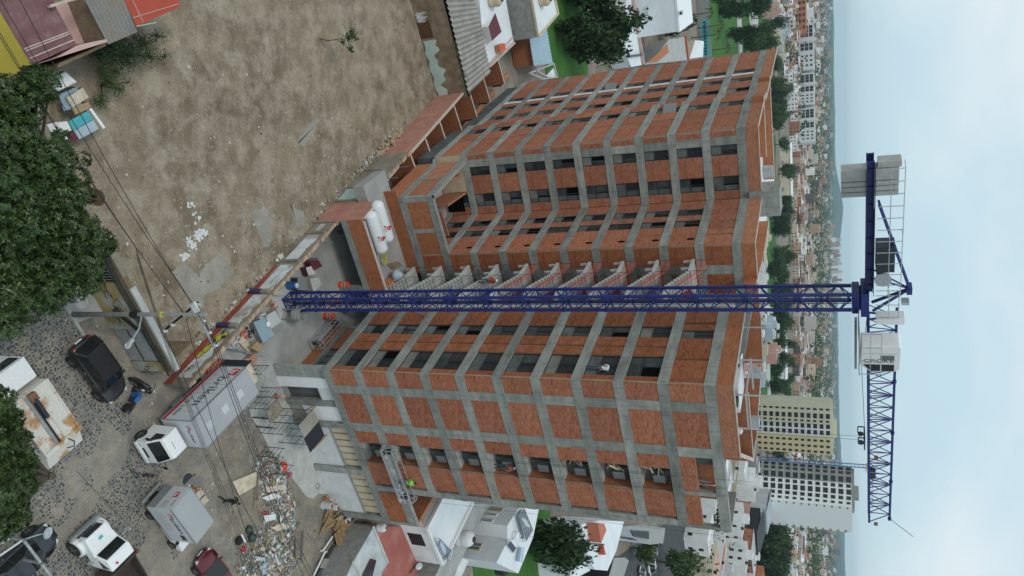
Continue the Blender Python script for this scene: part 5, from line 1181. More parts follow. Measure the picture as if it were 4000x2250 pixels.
# low feathery bushes against the left houses
zz=zg(0,0,1.9325)
for i,(lab,pts,n,sz) in enumerate((('feathery green bush growing against the pink house wall',((760,420,1.6,.8),(860,380,1.8,1.0),(980,380,1.6,1.0),(1080,330,1.5,.8),(1190,280,1.2,.6),(1240,430,.9,.5),(1130,430,1.0,.6),(960,470,1.0,.6)),5200,.075),
                                ('sprawling feathery bush beside the pile of roofing sheets',((760,760,.9,.55),(840,640,1.1,.5),(900,680,.8,.45),(960,620,.7,.35),(800,560,1.2,.55),(880,540,1.2,.5)),2200,.07))):
    bl=[]
    for X,Y,z,r in pts: p=zz(X,Y,z); bl.append((p.x,p.y,p.z,r,r,r*.8))
    cx_=sum(b[0] for b in bl)/len(bl); cy_=sum(b[1] for b in bl)/len(bl); t=thing('bush',lab,'bush',(cx_,cy_,0)); o=bpy.data.objects.new('foliage',leafmesh('foliage',bl,n,sz,'leaf_dark' if i==0 else 'leaf_mid',9+i,.3,.8)); COL.objects.link(o); o.parent=t; o.location=(-cx_,-cy_,0)
    mb=MB(); 
    for b in bl: mb.tube([(0,0,0),((b[0]-cx_)*.5,(b[1]-cy_)*.5,b[2]*.6),(b[0]-cx_,b[1]-cy_,b[2])],[.05,.03,.012],5)
    mb.build('stems','bark',t)
p=G(1248,150); t=thing('sapling','lone thin sapling with a bare bent stem on the vacant lot','tree',(p.x,p.y,0))
MB().tube([(0,0,0),(.25,.1,.7),(.2,.3,1.5),(.25,.2,2.3)],[.05,.045,.03,.015],6).tube([(.2,.3,1.4),(.6,.4,2.0),(.9,.5,2.4)],[.025,.015,.01],5).build('stem','bark',t)
o=bpy.data.objects.new('foliage',leafmesh('foliage',[(.3,.2,2.5,.35,.35,.4),(.95,.5,2.6,.35,.35,.3),(.1,.4,3.0,.4,.4,.3),(-.35,.5,2.7,.35,.3,.25),(.6,.2,2.0,.3,.3,.2)],420,.1,'leaf_big',4,.5,.7)); COL.objects.link(o); o.parent=t
# hedge trees and lawns behind the neighbours on the left; trees on the right
sheet('lawn',[(-45,96),(-27,97),(-29,116),(-52,116)],-.01,'lawn'); sheet('lawn',[(20,70),(40,74),(44,96),(26,96)],-.01,'lawn'); sheet('side_street',[(47,116),(58,120),(74,200),(60,205)],-.01,'asphalt')
tree(-36,107,8.5,4.4,'dark','dense dark tree at the right end of hedge behind the green lawn',name='hedge_tree',v=0); tree(-40.5,110,9.6,5,'dark','dense dark tree in the middle of the hedge behind the lawn',name='hedge_tree',v=1); tree(-46,109,9,5,'dark','dense dark tree at the left of the hedge behind the lawn',name='hedge_tree',v=2); tree(-52,112,10,5.5,'dark','dense dark tree at upper picture edge behind the lawn',name='hedge_tree',v=0)
tree(-37,101,6.5,3.6,'dark','lower dark tree standing in front of the hedge on the lawn',name='hedge_tree',v=1); tree(-44,103,7.0,4,'dark','bulging dark tree in front of the hedge near the edge',name='hedge_tree',v=2)
tree(31.5,86,8.6,3.8,'dark','broad olive tree beside the brick block among white houses',v=3); tree(34.5,91,7.5,3.2,'dark','second olive tree behind the broad one by the white houses',v=4); tree(60,160,8.5,4.4,'round','round green street tree by the parked cars on the right',v=1); tree(50,138,5.5,2.4,'round','small street tree by the white van on the right',v=2)
tree(-66,150,9,4,'round','bushy tree beside the white building, upper left',v=0); tree(-72,165,10,5,'dark','dark tree behind the white building, upper left',v=1); tree(-60,170,9,4,'dark','dark tree by the graffiti wall, upper left',v=2)
# palms
def palm(x,y,h,label):
    t=thing('palm_tree',label,'palm tree',(x,y,0)); MB().tube([(0,0,0),(.1,0,h*.5),(0,0,h)],[.22,.15,.13],7).build('trunk','bark',t); mb=MB()
    for i in range(16):
        a=i*2.4; e=.2+.5*((i*7)%5)/5; pts=[(0,0,h)]+[(cos(a)*1.9*k,sin(a)*1.9*k,h+e*2*k-1.6*k*k) for k in (.3,.6,.9,1.15)]
        for (p,q_) in zip(pts,pts[1:]): 
            s=Vector((-sin(a),cos(a),0))*.2; p=Vector(p); q_=Vector(q_); mb.quad(p-s,p+s,q_+s*.7,q_-s*.7)
    mb.build('fronds','leaf_mid',t)
for i,(x,y,h) in enumerate(((-74,205,7),(-70,212,8),(-76,222,7.5),(-72,232,8))): palm(x,y,h,('nearest','second','third','farthest')[i]+' slim palm of the row by the graffiti wall')
# ------------------------------------------------------------------ neighbouring buildings
mat_noise('roof_purple',[(.3,(.13,.06,.065)),(.55,(.2,.1,.105)),(.8,(.3,.2,.2))],1.2,.8,14,.15,.3,.01)
mat_noise('wall_pink',[(.3,(.48,.31,.28)),(.7,(.58,.40,.37))],.8,.9,20,.06,.1,.004)
mat_noise('wall_yellow',[(.3,(.28,.22,.03)),(.7,(.36,.29,.05))],.6,.9,20,.06,.1,.004)
mat_noise('roof_red',[(.3,(.36,.065,.04)),(.7,(.44,.09,.055))],.6,.85,20,.08,.1,.004)
mat_noise('roof_red_worn',[(.25,(.3,.1,.085)),(.5,(.38,.13,.11)),(.7,(.4,.22,.18)),(.85,(.33,.31,.28))],.55,.9,14,.14,.3,.01)
mat_noise('roof_white_worn',[(.25,(.25,.26,.26)),(.45,(.42,.45,.46)),(.75,(.58,.61,.62))],.8,.9,14,.12,.3,.01)
mat_noise('roof_white_clean',[(.3,(.62,.65,.68)),(.7,(.74,.76,.78))],.5,.8,12,.06,.1,.01)
mat_noise('sheet_rusty',[(.3,(.14,.145,.15)),(.5,(.22,.215,.2)),(.75,(.25,.18,.11))],.7,.7,14,.12,.2,.01)
mat_noise('asbestos',[(.25,(.2,.19,.17)),(.5,(.31,.3,.275)),(.8,(.42,.41,.385))],.8,.9,14,.14,.3,.01)
mat_plain('terracotta_paint',(.46,.15,.085),.8); mat_plain('sheet_blue',(.35,.47,.55),.4,.2,.5,.1,1); mat_plain('turquoise',(.06,.38,.42),.6); mat_plain('maroon',(.11,.02,.03),.7); mat_plain('cardboard',(.34,.25,.14),.85); mat_plain('panel_blue',(.012,.02,.05),.15,0,.7,.15); mat_plain('panel_frame',(.55,.57,.58),.4,.5); mat_plain('tube_blue',(.03,.09,.22),.2,0,.7)
def bprism(name,label,cat,pts,zt,roof,wall,z0=0,rim=0,rimmat=None):
    """block whose roof corners are given; walls drop to the ground"""
    c=sum((Vector((p.x,p.y,0)) for p in pts),Vector())/len(pts); t=thing(name,label,cat,(c.x,c.y,0)); P=[(p.x-c.x,p.y-c.y) for p in pts]
    mb=MB(); mb.prism(P,z0,zt-.02); mb.build('wall',wall,t)
    a=sum(P[i][0]*P[(i+1)%len(P)][1]-P[(i+1)%len(P)][0]*P[i][1] for i in range(len(P))); P=P if a>0 else P[::-1]
    MB().poly([(x,y,zt) for x,y in P]).build('roof',roof,t)
    if rim:
        for (x,y),(x2,y2) in zip(P,P[1:]+P[:1]): MB().bar((x,y,zt+rim/2),(x2,y2,zt+rim/2),.16,rim).build('parapet',rimmat or wall,t)
    return t
def ridged(root,name,p0,p1,p3,p2,n,h,mat):
    """corrugated sheet: ridges run p0-p1, repeated across to p3-p2"""
    mb=MB()
    for i in range(n):
        a=p0.lerp(p3,i/n); b=p1.lerp(p2,i/n); a2=p0.lerp(p3,(i+.5)/n); b2=p1.lerp(p2,(i+.5)/n); a3=p0.lerp(p3,(i+1)/n); b3=p1.lerp(p2,(i+1)/n); u=Vector((0,0,h))
        mb.add([a,b,b2+u,a2+u,a3,b3],[(0,1,2,3),(3,2,5,4)])
    return wpart(mb,name,mat,root)
z=zz
t=bprism('yellow_house','flat-roofed building with mustard yellow wall at the upper left corner','house',[z(-80,20,3.3),z(0,90,3.3),z(235,490,3.3),z(60,600,3.3),z(-120,640,3.3)],3.3,'wall_yellow','wall_yellow')
t=bprism('purple_roof_house','house with worn purple roof and pink walls beside the yellow building','house',[z(2,86,3.0),z(240,488,3.0),z(578,338,3.0),z(420,50,3.0),z(380,-60,3.0),z(-40,-60,3.0)],3.0,'roof_purple','wall_pink')
wpart(MB().prism([z(250,492,3.0)[:2],z(800,318,3.0)[:2],z(790,298,3.0)[:2],z(582,340,3.0)[:2],z(430,430,3.0)[:2]],0,3.12),'parapet','wall_pink',t)
wpart(MB().prism([z(425,48,1.6)[:2],z(585,330,1.6)[:2],z(800,300,1.6)[:2],z(640,-30,1.6)[:2]],0,1.2),'sunken_patio','wall_pink',t)
wpart(MB().bar(z(370,50,3.25),z(640,-40,3.25),.12,.2).bar(z(180,370,3.02),z(520,240,3.02),.05).bar(z(195,385,3.02),z(525,255,3.02),.05).bar(z(225,440,3.02),z(560,300,3.02),.05),'roof_pipe','stone_cap',t)
wpart(MB().prism([z(440,510,2.6)[:2],z(800,345,2.6)[:2],z(800,322,2.6)[:2],z(440,480,2.6)[:2]],0,2.6),'garden_wall','adobe',t)
t=thing('lean_to_roof','lean-to with rusty corrugated iron roof between pink house and red roof','roof',tuple(z(830,150,0)))
ridged(t,'corrugated_roof',z(630,-20,2.9),z(815,335,2.8),z(930,-20,3.0),z(1040,240,2.9),9,.07,'sheet_rusty'); wpart(MB().prism([z(800,330,2.7)[:2],z(1035,240,2.7)[:2],z(930,-20,2.7)[:2],z(660,-20,2.7)[:2]],0,2.65),'wall','adobe',t)
t=bprism('red_roof_house','low building with bright red flat roof at upper edge beside the lot','house',[z(925,-30,3.0),z(1030,198,3.0),z(1365,48,3.0),z(1340,-40,3.0)],3.0,'roof_red','adobe')
wpart(MB().bar(z(1000,135,3.02),z(1350,28,3.02),.03).bar(z(1000,0,3.02),z(1080,165,3.02),.03).bar(z(1030,198,3.03),z(1180,170,3.03),.05),'roof_pipe','stone_cap',t)
# sheets and boards piled as a shelter under the tree
def slab(name,label,pts,zh,mat,th=.05,tilt=0,cat='sheet',ridge=0):
    P=[zz(x,y,zh+tilt*(i in (1,2))) for i,(x,y) in enumerate(pts)]; c=P[0].copy(); t=thing(name,label,cat,(c.x,c.y,0))
    if ridge: ridged(t,'sheet',P[0],P[1],P[3],P[2],ridge,.045,mat)
    else: wpart(MB().add([tuple(p) for p in P]+[(p.x,p.y,p.z-th) for p in P],[(3,2,1,0),(4,5,6,7),(0,1,5,4),(1,2,6,5),(2,3,7,6),(3,0,4,7)]),'sheet',mat,t)
    mb=MB()
    for p in P[:2]: mb.bar((p.x,p.y,0),(p.x,p.y,p.z-.06),.05)
    wpart(mb,'prop','wood_old',t); return t
slab('roofing_sheet','white corrugated roofing sheet with a brick on it under tree',((350,620),(490,540),(580,620),(440,690)),1.1,'white_paint',ridge=8)
slab('roofing_sheet','grey corrugated sheet between the white sheet and cracked board',((445,715),(580,655),(620,800),(480,840)),1.0,'sheet_blue',ridge=8)
slab('board','cream cracked board lying on the grey sheet',((503,740),(625,660),(670,735),(548,812)),1.15,'ply',cat='board')
slab('board','brown cardboard panel below the cream board',((545,815),(665,768),(692,812),(570,866)),1.1,'cardboard',cat='board')
slab('tarpaulin','turquoise plastic sheet of the shelter roof',((518,916),(665,836),(702,900),(556,986)),1.05,'turquoise',cat='tarpaulin')
slab('board','pale blue-grey board at the right of the turquoise sheet',((560,988),(705,905),(745,972),(600,1052)),1.0,'house_pale_blue',cat='board')
slab('roofing_sheet','small white corrugated sheet left of the turquoise sheet',((430,922),(505,914),(540,985),(470,1010)),1.0,'white_paint',ridge=6)
slab('tarpaulin','crumpled grey-white plastic under the leaves by the shelter',((345,940),(428,920),(515,1050),(362,1062)),1.0,'white_dull',cat='tarpaulin')
slab('board','dark maroon board at the lower corner of the shelter',((505,1010),(560,995),(592,1050),(525,1086)),.95,'maroon',cat='board')
slab('plank','long white plank along the edge of the shelter',((668,815),(685,808),(795,960),(780,972)),1.1,'white_paint',cat='plank')
# far side of the lot
zt=zg(1500,0,2.415)
t=thing('adobe_shed','ruined adobe shed with corrugated asbestos roof at the far end of the lot','shed',tuple(zt(600,450,0)))
B_=[zt(235,-40,0),zt(510,950,0)]
FA=Fac((B_[0].x,B_[0].y),(B_[1].x,B_[1].y),-1); lt_=t.location
def ap_(mb,name,mat): return mb.build(name,mat,t,(FA.a.x-lt_[0],FA.a.y-lt_[1],0),FA.rz)
ap_(MB().box(0,FA.len,0,.5,0,3.3),'adobe_wall','adobe'); q=random.Random(8)
for a0,a1,zt0,zt1 in ((.42,.97,.9,1.9),(.16,.25,.7,1.5)):
    m=MB(); n=44; x=[FA.len*(a0+(a1-a0)*i/n) for i in range(n+1)]; h_=[zt0+(zt1-zt0)*(.35+.3*sin(i*.31)+.2*sin(i*.83+1)+.12*q.random()) for i in range(n+1)]; l_=[.12+.1*sin(k*.5)+.08*q.random() for k in range(n+1)]
    for i in range(n): m.add([(x[i],-.03,l_[i]),(x[i+1],-.03,l_[i+1]),(x[i+1],-.03,h_[i+1]),(x[i],-.03,h_[i]),(x[i],-.0,l_[i]),(x[i+1],-.0,l_[i+1]),(x[i+1],-.0,h_[i+1]),(x[i],-.0,h_[i])],[(0,1,2,3),(3,2,6,7),(1,0,4,5)])
    ap_(m,'peeling_plaster','paint_mint' if a0>.4 else 'roof_white_worn'); ap_(MB().box(FA.len*.24,FA.len*.4,-.02,-.005,0,1.4),'brick_patch','rust'); ap_(MB().box(0,FA.len,.0,.6,3.301,3.45),'wall_top','wall_bare')
ridged(t,'corrugated_roof',zt(572,-30,3.45),zt(850,-30,3.9),zt(792,888,3.45),zt(1000,690,3.9),18,.16,'asbestos')
wpart(MB().prism([zt(600,0,3.3)[:2],zt(780,860,3.3)[:2],zt(990,690,3.3)[:2],zt(840,-20,3.3)[:2]],0,3.2),'inner_wall','adobe',t)
o=bpy.data.objects.new('roof_weeds',leafmesh('roof_weeds',[(zt(x,y,3.6).x-lt_[0],zt(x,y,3.6).y-lt_[1],3.55,.35,.35,.12) for x,y in ((680,420),(700,520),(725,600),(745,690),(770,790),(690,470))],260,.07,'leaf_mid',3)); COL.objects.link(o); o.parent=t; o['kind']='stuff'
t=bprism('white_roof_house','low house with white sheet roof beyond the adobe shed','house',[zt(895,-40,3.0),zt(930,330,3.0),zt(985,640,3.0),zt(1225,410,3.0),zt(1145,-30,3.0)],3.0,'roof_white_clean','plaster_white')
wpart(MB().prism([zt(985,640,3)[:2],zt(1225,410,3)[:2],zt(1215,395,3)[:2],zt(978,620,3)[:2]],2.9,3.25),'parapet','stone_cap',t)
t=bprism('roof_bench','red slatted table top with a white apron on the white roof','table',[zt(985,250,3.9),zt(1020,385,3.9),zt(1110,300,3.9),zt(1050,120,3.9)],3.9,'maroon','white_paint',3.0)
t=bprism('brick_hod','orange brick bundle on the white roof edge','bricks',[zt(1085,425,3.6),zt(1095,490,3.6),zt(1150,470,3.6),zt(1140,405,3.6)],3.6,'orange','brick',3.0)
def tinaco(x,y,z0,label,r=.55,h=1.3,mat='white_dull',lid='black'):
    t=thing('water_tank',label,'water tank',(x,y,z0)); MB().lathe([(r*.92,0),(r,.1),(r,h*.35),(r*.97,h*.37),(r,h*.4),(r,h*.72),(r*.8,h*.88),(r*.4,h)],16).build('tank',mat,t,smooth=True); MB().lathe([(r*.36,h),(r*.36,h+.1),(r*.3,h+.12)],12).build('lid',lid,t); return t
p=zt(1000,20,3.05); tinaco(p.x,p.y,3.05,'cream water tank on the white sheet roof, upper edge',.6,1.4,'plaster_cream')
t=bprism('block_house','tall grey block-walled house with white roof beyond the white sheet roof','house',[zt(1380,-30,5.6),zt(1445,350,5.6),zt(1635,130,5.6),zt(1600,-30,5.6)],5.6,'roof_white_clean','block_grey',0,.25,'plaster_cream'); p=zt(1470,15,5.6); tinaco(p.x,p.y,5.6,'cream water tank on the tall block house roof',.6,1.3,'plaster_cream')
t=thing('blue_shed','shed with pale blue corrugated roof beside the green lawn','shed',tuple(zt(1470,480,0))); ridged(t,'corrugated_roof',zt(1370,372,2.7),zt(1532,270,2.9),zt(1410,622,2.7),zt(1590,600,2.9),12,.08,'sheet_blue'); wpart(MB().prism([zt(1375,380,2.6)[:2],zt(1412,615,2.6)[:2],zt(1580,590,2.6)[:2],zt(1530,280,2.6)[:2]],0,2.55),'wall','brick_deep',t)
# steel and glass canopy at the far end of the patio strip
t=thing('patio_canopy','small white steel canopy over the last patio of the block','canopy',tuple(zt(1540,670,0)))
for a,b in (((1370,690),(1600,600)),((1500,745),(1635,725)),((1600,600),(1635,725)),((1370,690),(1500,745)),((1430,665),(1560,735))): wpart(MB().bar(zt(*a,2.9),zt(*b,2.9),.14,.2),'beam','concrete_pale',t)
ridged(t,'corrugated_roof',zt(1510,735,2.6),zt(1600,640,2.7),zt(1520,742,2.6),zt(1625,720,2.7),6,.06,'roof_white_clean')
# white building, upper left
F=Fac((-60.5,129.2),(-46.3,135.6),-1); t=thing('white_building','large white rendered building with long window bands and air conditioners, upper left','building',(-60.5,129.2,0))
def wp_(mb,name,mat): return mb.build(name,mat,t,(0,0,0),F.rz)
wp_(MB().box(0,F.len,0,15,0,10.9),'wall','roof_white_clean'); wp_(MB().box(-.1,F.len+.1,-.1,15.1,10.91,11.3),'roof_edge','white_paint')
for z0,z1 in ((4.3,5.9),(7.7,9.2)):
    wp_(MB().box(1.2,F.len-6.5,-.02,.02,z0,z1),'window_reveal','steel_dark')
    for i in range(7): wp_(MB().box(1.3+i*1.08,2.25+i*1.08,-.06,-.021,z0+.1,z1-.1),'window','glass_dark' if (i*3+int(z0))%4 else 'glass_grey')
for a,h in ((F.len-5.2,5.6),(F.len-4.4,4.6),(2.0,11.6),(F.len-3.5,11.5)): 
    wp_(MB().box(a,a+.75,-.3,-.03 if h<10 else .5,h,h+.65),'air_conditioner','white_dull'); wp_(MB().lathe([(.22,0),(.22,.03)],12,(a+.4,-.31,h+.32),(0,-1,0)),'fan_grille','steel_dark')
t=bprism('white_annex','low white-roofed annex with pink parapet in front of the white building','house',[zg(2400,0,2.73)(-60,0,3.4) if False else zg(2400,0,2.73)(130,-20,3.4),zg(2400,0,2.73)(60,440,3.4),zg(2400,0,2.73)(180,715,3.4),zg(2400,0,2.73)(312,690,3.4),zg(2400,0,2.73)(200,-20,3.4)],3.4,'roof_white_clean','plaster_white')
zw=zg(2400,0,2.73); wpart(MB().bar(zw(198,-20,3.7),zw(312,690,3.7),.5,.5),'parapet','wall_pink',t); wpart(MB().bar(zw(140,602,3.6),zw(335,578,3.6),.35,.5),'roof_duct','steel_dark',t)
t=bprism('grey_house','grey block house with red parapet beside the white building','house',[zw(320,690,4.0),zw(470,560,4.0),zw(580,420,4.0),zw(745,395,4.0),zw(790,640,4.0)],4.0,'roof_grey','block_grey'); wpart(MB().bar(zw(758,385,4.2),zw(790,640,4.2),.9,.3),'red_parapet','roof_red',t); wpart(MB().prism([zw(350,670,4)[:2],zw(560,470,4)[:2],zw(575,560,4)[:2],zw(450,660,4)[:2]],4.02,4.1),'brick_floor','brick_deep',t)
t=thing('vaulted_roof','white barrel-vaulted roof behind the grey house, beside the palms','roof',tuple(zw(850,540,0))); mb=MB(); n=10; a0,a1,b0,b1=zw(800,625,3.5),zw(860,430,3.5),zw(930,610,3.5),zw(915,470,3.5)
for i in range(n):
    u0,u1=i/n,(i+1)/n; h0,h1=1.6*sin(pi*u0),1.6*sin(pi*u1); mb.quad(a0.lerp(b0,u0)+Vector((0,0,h0)),a0.lerp(b0,u1)+Vector((0,0,h1)),a1.lerp(b1,u1)+Vector((0,0,h1)),a1.lerp(b1,u0)+Vector((0,0,h0)))
wpart(mb,'vault','roof_white_clean',t); wpart(MB().prism([a0[:2],a1[:2],b1[:2],b0[:2]],0,3.45),'wall','plaster_cream',t)
t=thing('graffiti_wall','long grey wall with turquoise bubble graffiti by the palms','wall',tuple(zw(900,420,0))); F=Fac(zw(880,-20,0)[:2],zw(920,700,0)[:2],-1); l=t.location
MB().box(0,F.len,0,.3,0,3.4).build('wall','block_grey',t,(F.a.x-l[0],F.a.y-l[1],0),F.rz); mb=MB()
for i in range(11): blob(mb,F.len*(.36+.048*i),1.8,.75,1.1,-.02,14,i*1.7,.25)
MB_=mb; MB_.build('graffiti_fill','turquoise',t,(F.a.x-l[0],F.a.y-l[1],0),F.rz); mb=MB()
for i in range(11): blob(mb,F.len*(.36+.048*i)+.1,1.7,.25,.4,-.03,10,i)
mb.build('graffiti_outline','spray_black',t,(F.a.x-l[0],F.a.y-l[1],0),F.rz)
# lower right
zs_=zg(1200,1850,3.622); zr_=zg(1500,1750,2.8975); zv=zg(2200,1700,2.342)
t=bprism('peeling_roof_house','low house with grey-white peeling flat roof below the block corner','house',[zs_(938,755,2.6),zs_(1015,960,2.6),zs_(1140,1265,2.6),zs_(1030,1480,2.6),zs_(540,1480,2.6),zs_(655,1240,2.6)],2.6,'roof_white_worn','block_grey')
wpart(MB().bar(zs_(930,750,2.65),zs_(1140,1265,2.65),.22,.12).bar(zs_(640,1245,2.65),zs_(760,1470,2.65),.2,.1),'roof_kerb','concrete_pale',t)
t2_=thing('rebar_stack','bundle of dark steel sections lying on the peeling grey roof','steel bars',tuple(zs_(860,1330,2.62)))
for i in range(7): a=zs_(900+i*12,1205+i*3,2.68); b=zs_(770+i*24,1470,2.68); wpart(MB().bar(a,b,.07),'bar','steel_dark' if i%3 else 'maroon',t2_)
t=bprism('red_roof_neighbour','low house with faded red flat roof beside the peeling grey roof','house',[zs_(945,745,2.55),zs_(1400,752,2.55),zs_(1480,900,2.55),zs_(1580,1150,2.55),zs_(1680,1480,2.55),zs_(1030,1490,2.55),zs_(1143,1268,2.55),zs_(1020,960,2.55)],2.55,'roof_red_worn','wall_pink')
a=zs_(1490,1290,2.6); t=thing('satellite_dish','round grey satellite dish on the faded red roof','satellite dish',(a.x,a.y,2.6)); MB().tube([(0,0,0),(0,0,.55)],.03,6).build('mast','steel_grey',t); MB().lathe([(0,-.03),(.2,0),(.34,.09),(.34,.1),(.2,.015),(0,-.015)],18,(0,0,.62),(.2,-.5,.8)).build('dish','galvanised',t)
a=zs_(1450,1400,2.6); b=zs_(1570,1270,2.6); wpart(MB().bar(a,b,.16,.2),'roof_beam','rust',t)
a=zs_(1000,755,2.6); tinaco(a.x,a.y,2.6,'old white drum at the block corner on the red roof',.35,.8,'white_dull','rust')
t=bprism('white_roof_neighbour','white-roofed house with solar heater beside the block','house',[zr_(465,905,5.0),zr_(640,1320,5.0),zr_(985,622,5.0),zr_(820,220,5.0)],5.0,'roof_white_clean','plaster_white',0,.3,'white_paint')
F=Fac(zr_(465,905,5.0)[:2],zr_(640,1320,5.0)[:2],-1); l=t.location
for a,b in ((.2,.52),): MB().box(F.len*a,F.len*b,-.02,.05,2.9,4.3).build('dark_opening','black',t,(F.a.x-l[0],F.a.y-l[1],0),F.rz)
MB().box(-1.7,-.3,-.02,.05,3.2,4.2).build('dark_opening','black',t,(F.a.x-l[0],F.a.y-l[1],0),F.rz); MB().box(-3.5,-.02,0,.3,0,4.6).build('garden_wall','wall_pink',t,(F.a.x-l[0],F.a.y-l[1],0),F.rz)
def solar(name,label,p0,p1,p2,p3,nx,ny,mat):
    t=thing('solar_array',label,'solar panel',(p0.x,p0.y,p0.z-.4)); l=t.location; 
    wpart(MB().add([p0,p1,p2,p3,p0-Vector((0,0,.06)),p1-Vector((0,0,.06)),p2-Vector((0,0,.06)),p3-Vector((0,0,.06))],[(3,2,1,0),(0,1,5,4),(1,2,6,5),(2,3,7,6),(3,0,4,7)]),'frame','panel_frame',t)
    for i in range(nx):
        for j in range(ny):
            f=lambda u,v: p0.lerp(p1,u).lerp(p3.lerp(p2,u),v)+Vector((0,0,.015)); e=.012
            wpart(MB().quad(f(i/nx+e,j/ny+e),f((i+1)/nx-e,j/ny+e),f((i+1)/nx-e,(j+1)/ny-e),f(i/nx+e,(j+1)/ny-e)),'cell_panel',mat,t)
    mb=MB()
    for p in (p0,p1,p2,p3): mb.bar((p.x,p.y,p0.z-.4),p,.04)
    wpart(mb,'stand','panel_frame',t); return t
solar('solar_water_heater','blue tube solar water heater on the white roof',zr_(595,1110,5.4),zr_(635,1025,5.9),zr_(760,1160,5.9),zr_(705,1245,5.4),1,12,'tube_blue')
p=zr_(740,1215,5.5); tq=thing('heater_tank','white horizontal cylinder tank of the solar heater','tank',(p.x,p.y,5.5)); MB().tube([tuple((zr_(715,1265,5.6)-p)[:2])+(.15,),tuple((zr_(790,1160,5.9)-p)[:2])+(.15,)],.22,12).build('tank','galvanised',tq)
t=bprism('grey_roof_strip','long bare concrete roof between the white houses','house',[zr_(985,625,4.4),zr_(1175,640,4.4),zr_(770,1490,4.4),zr_(560,1490,4.4)],4.4,'concrete_floor','block_grey'); p=zr_(830,1010,4.4); tinaco(p.x,p.y,4.4,'white water tank with black lid on the bare concrete roof',.75,1.7)
t=bprism('white_house','white house with cream-framed windows and solar panels beside the block','house',[zr_(1270,1300,7.4),zr_(1405,1040,7.4),zr_(1690,1005,7.4),zr_(1520,1420,7.4)],7.4,'roof_white_clean','roof_white_clean'); 
F=Fac(zr_(1405,1040,7.4)[:2],zr_(1270,1300,7.4)[:2],1); F=Fac((F.a.x,F.a.y),(F.b.x,F.b.y),-1); l=t.location
def win_on(t,A,B,u0,u1,z0,z1,fr='plaster_cream',gl='glass_grey',e=.12):
    d=Vector((B.x-A.x,B.y-A.y)); n=d.length; rz=math.atan2(d.y,d.x); l=t.location; o=MB(); o.box(u0*n-e,u1*n+e,-.07,.04,z0-e,z1+e); f=o.build('window',fr,t,(A.x-l[0],A.y-l[1],0),rz); MB().box(u0*n,u1*n,-.085,-.071,z0,z1).build('pane',gl,f); MB().box((u0+u1)/2*n-.025,(u0+u1)/2*n+.025,-.1,-.086,z0,z1).build('mullion','white_paint',f)
A_,B2=zr_(1405,1040,7.4),zr_(1270,1300,7.4); A_,B2=(A_,B2) if A_.x<B2.x else (B2,A_); win_on(t,A_,B2,.35,.6,3.6,5.0)
t=bprism('white_house','upper white house wing with four small windows behind solar panels','house',[zr_(1392,1036,7.2),zr_(1395,880,7.2),zr_(1515,690,7.2),zr_(1780,560,7.2),zr_(1690,1000,7.2)],7.2,'roof_white_clean','roof_white_clean')
A_,B2=zr_(1515,690,7.2),zr_(1395,880,7.2); A_,B2=(A_,B2) if A_.x<B2.x else (B2,A_); win_on(t,A_,B2,.1,.25,4.4,5.6); win_on(t,A_,B2,.45,.56,4.4,5.4,'white_paint'); win_on(t,A_,B2,.8,.92,4.4,5.4,'white_paint')
t=bprism('white_yard','lower white terrace in front of the white houses','terrace',[zr_(1000,1010,3.6),zr_(1130,860,3.6),zr_(1180,830,3.6),zr_(1090,990,3.6),zr_(880,1450,3.6),zr_(800,1450,3.6),zr_(870,1240,3.6)],3.6,'plaster_white','plaster_white')
solar('solar_panels','array of twelve dark solar panels on the white house roof',zr_(1590,680,7.6),zr_(1530,760,7.9),zr_(1610,1060,7.9),zr_(1690,930,7.6),6,2,'panel_blue')
solar('solar_panels','single tilted solar panel beside round white tank on roof',zr_(1395,1105,7.6),zr_(1430,1050,7.9),zr_(1495,1130,7.9),zr_(1465,1190,7.6),1,1,'panel_blue')
p=zr_(1500,1200,7.4); tq=thing('heater_tank','pale blue cylinder tank by the single solar panel','tank',(p.x,p.y,7.4)); MB().tube([(-.6,.3,.4),(.6,-.3,.4)],.3,12).build('tank','sheet_blue',tq)
p=zr_(1460,985,7.2); tinaco(p.x,p.y,7.2,'small white round tank between the solar panels',.4,.7,'white_paint','white_dull')
p=zr_(1560,1240,7.0); tinaco(p.x,p.y,4.4,'first black water tank in the corner cage on roof',.6,1.3,'black'); tinaco(p.x+1.3,p.y-.6,4.4,'second black water tank in the corner cage on roof',.6,1.3,'black')
t=bprism('white_villa','white stepped villa with orange stair block right of the olive tree','house',[zv(165,815,5.5),zv(330,780,5.5),zv(555,790,5.5),zv(485,1060,5.5),zv(405,1240,5.5),zv(290,1230,5.5),zv(230,1130,5.5)],5.5,'roof_white_clean','roof_white_clean')
P_=[zv(150,850,5.5),zv(240,1140,5.5)]; win_on(t,zv(165,815,5.5),zv(230,1130,5.5),.55,.8,2.8,4.2,'white_paint','glass_dark'); win_on(t,zv(165,815,5.5),zv(230,1130,5.5),.1,.25,2.8,4.2,'white_paint','glass_dark')
wpart(MB().prism([zv(240,800,6)[:2],zv(300,800,6)[:2],zv(320,860,6)[:2],zv(270,975,6)[:2]],5.52,7.2),'stair_block','terracotta_paint',t); wpart(MB().bar(zv(200,990,5.8),zv(370,1000,5.8),.2,.3),'trellis','steel_dark',t); wpart(MB().prism([zv(330,990,5.6)[:2],zv(355,1090,5.6)[:2],zv(325,1090,5.6)[:2]],5.52,6.2),'red_panel','roof_red',t)
t=bprism('white_villa','white house with dark slate roof slab at lower edge','house',[zv(60,1210,4.5),zv(240,1150,4.5),zv(245,1240,4.5),zv(70,1330,4.5)],4.5,'roof_white_clean','roof_white_clean')
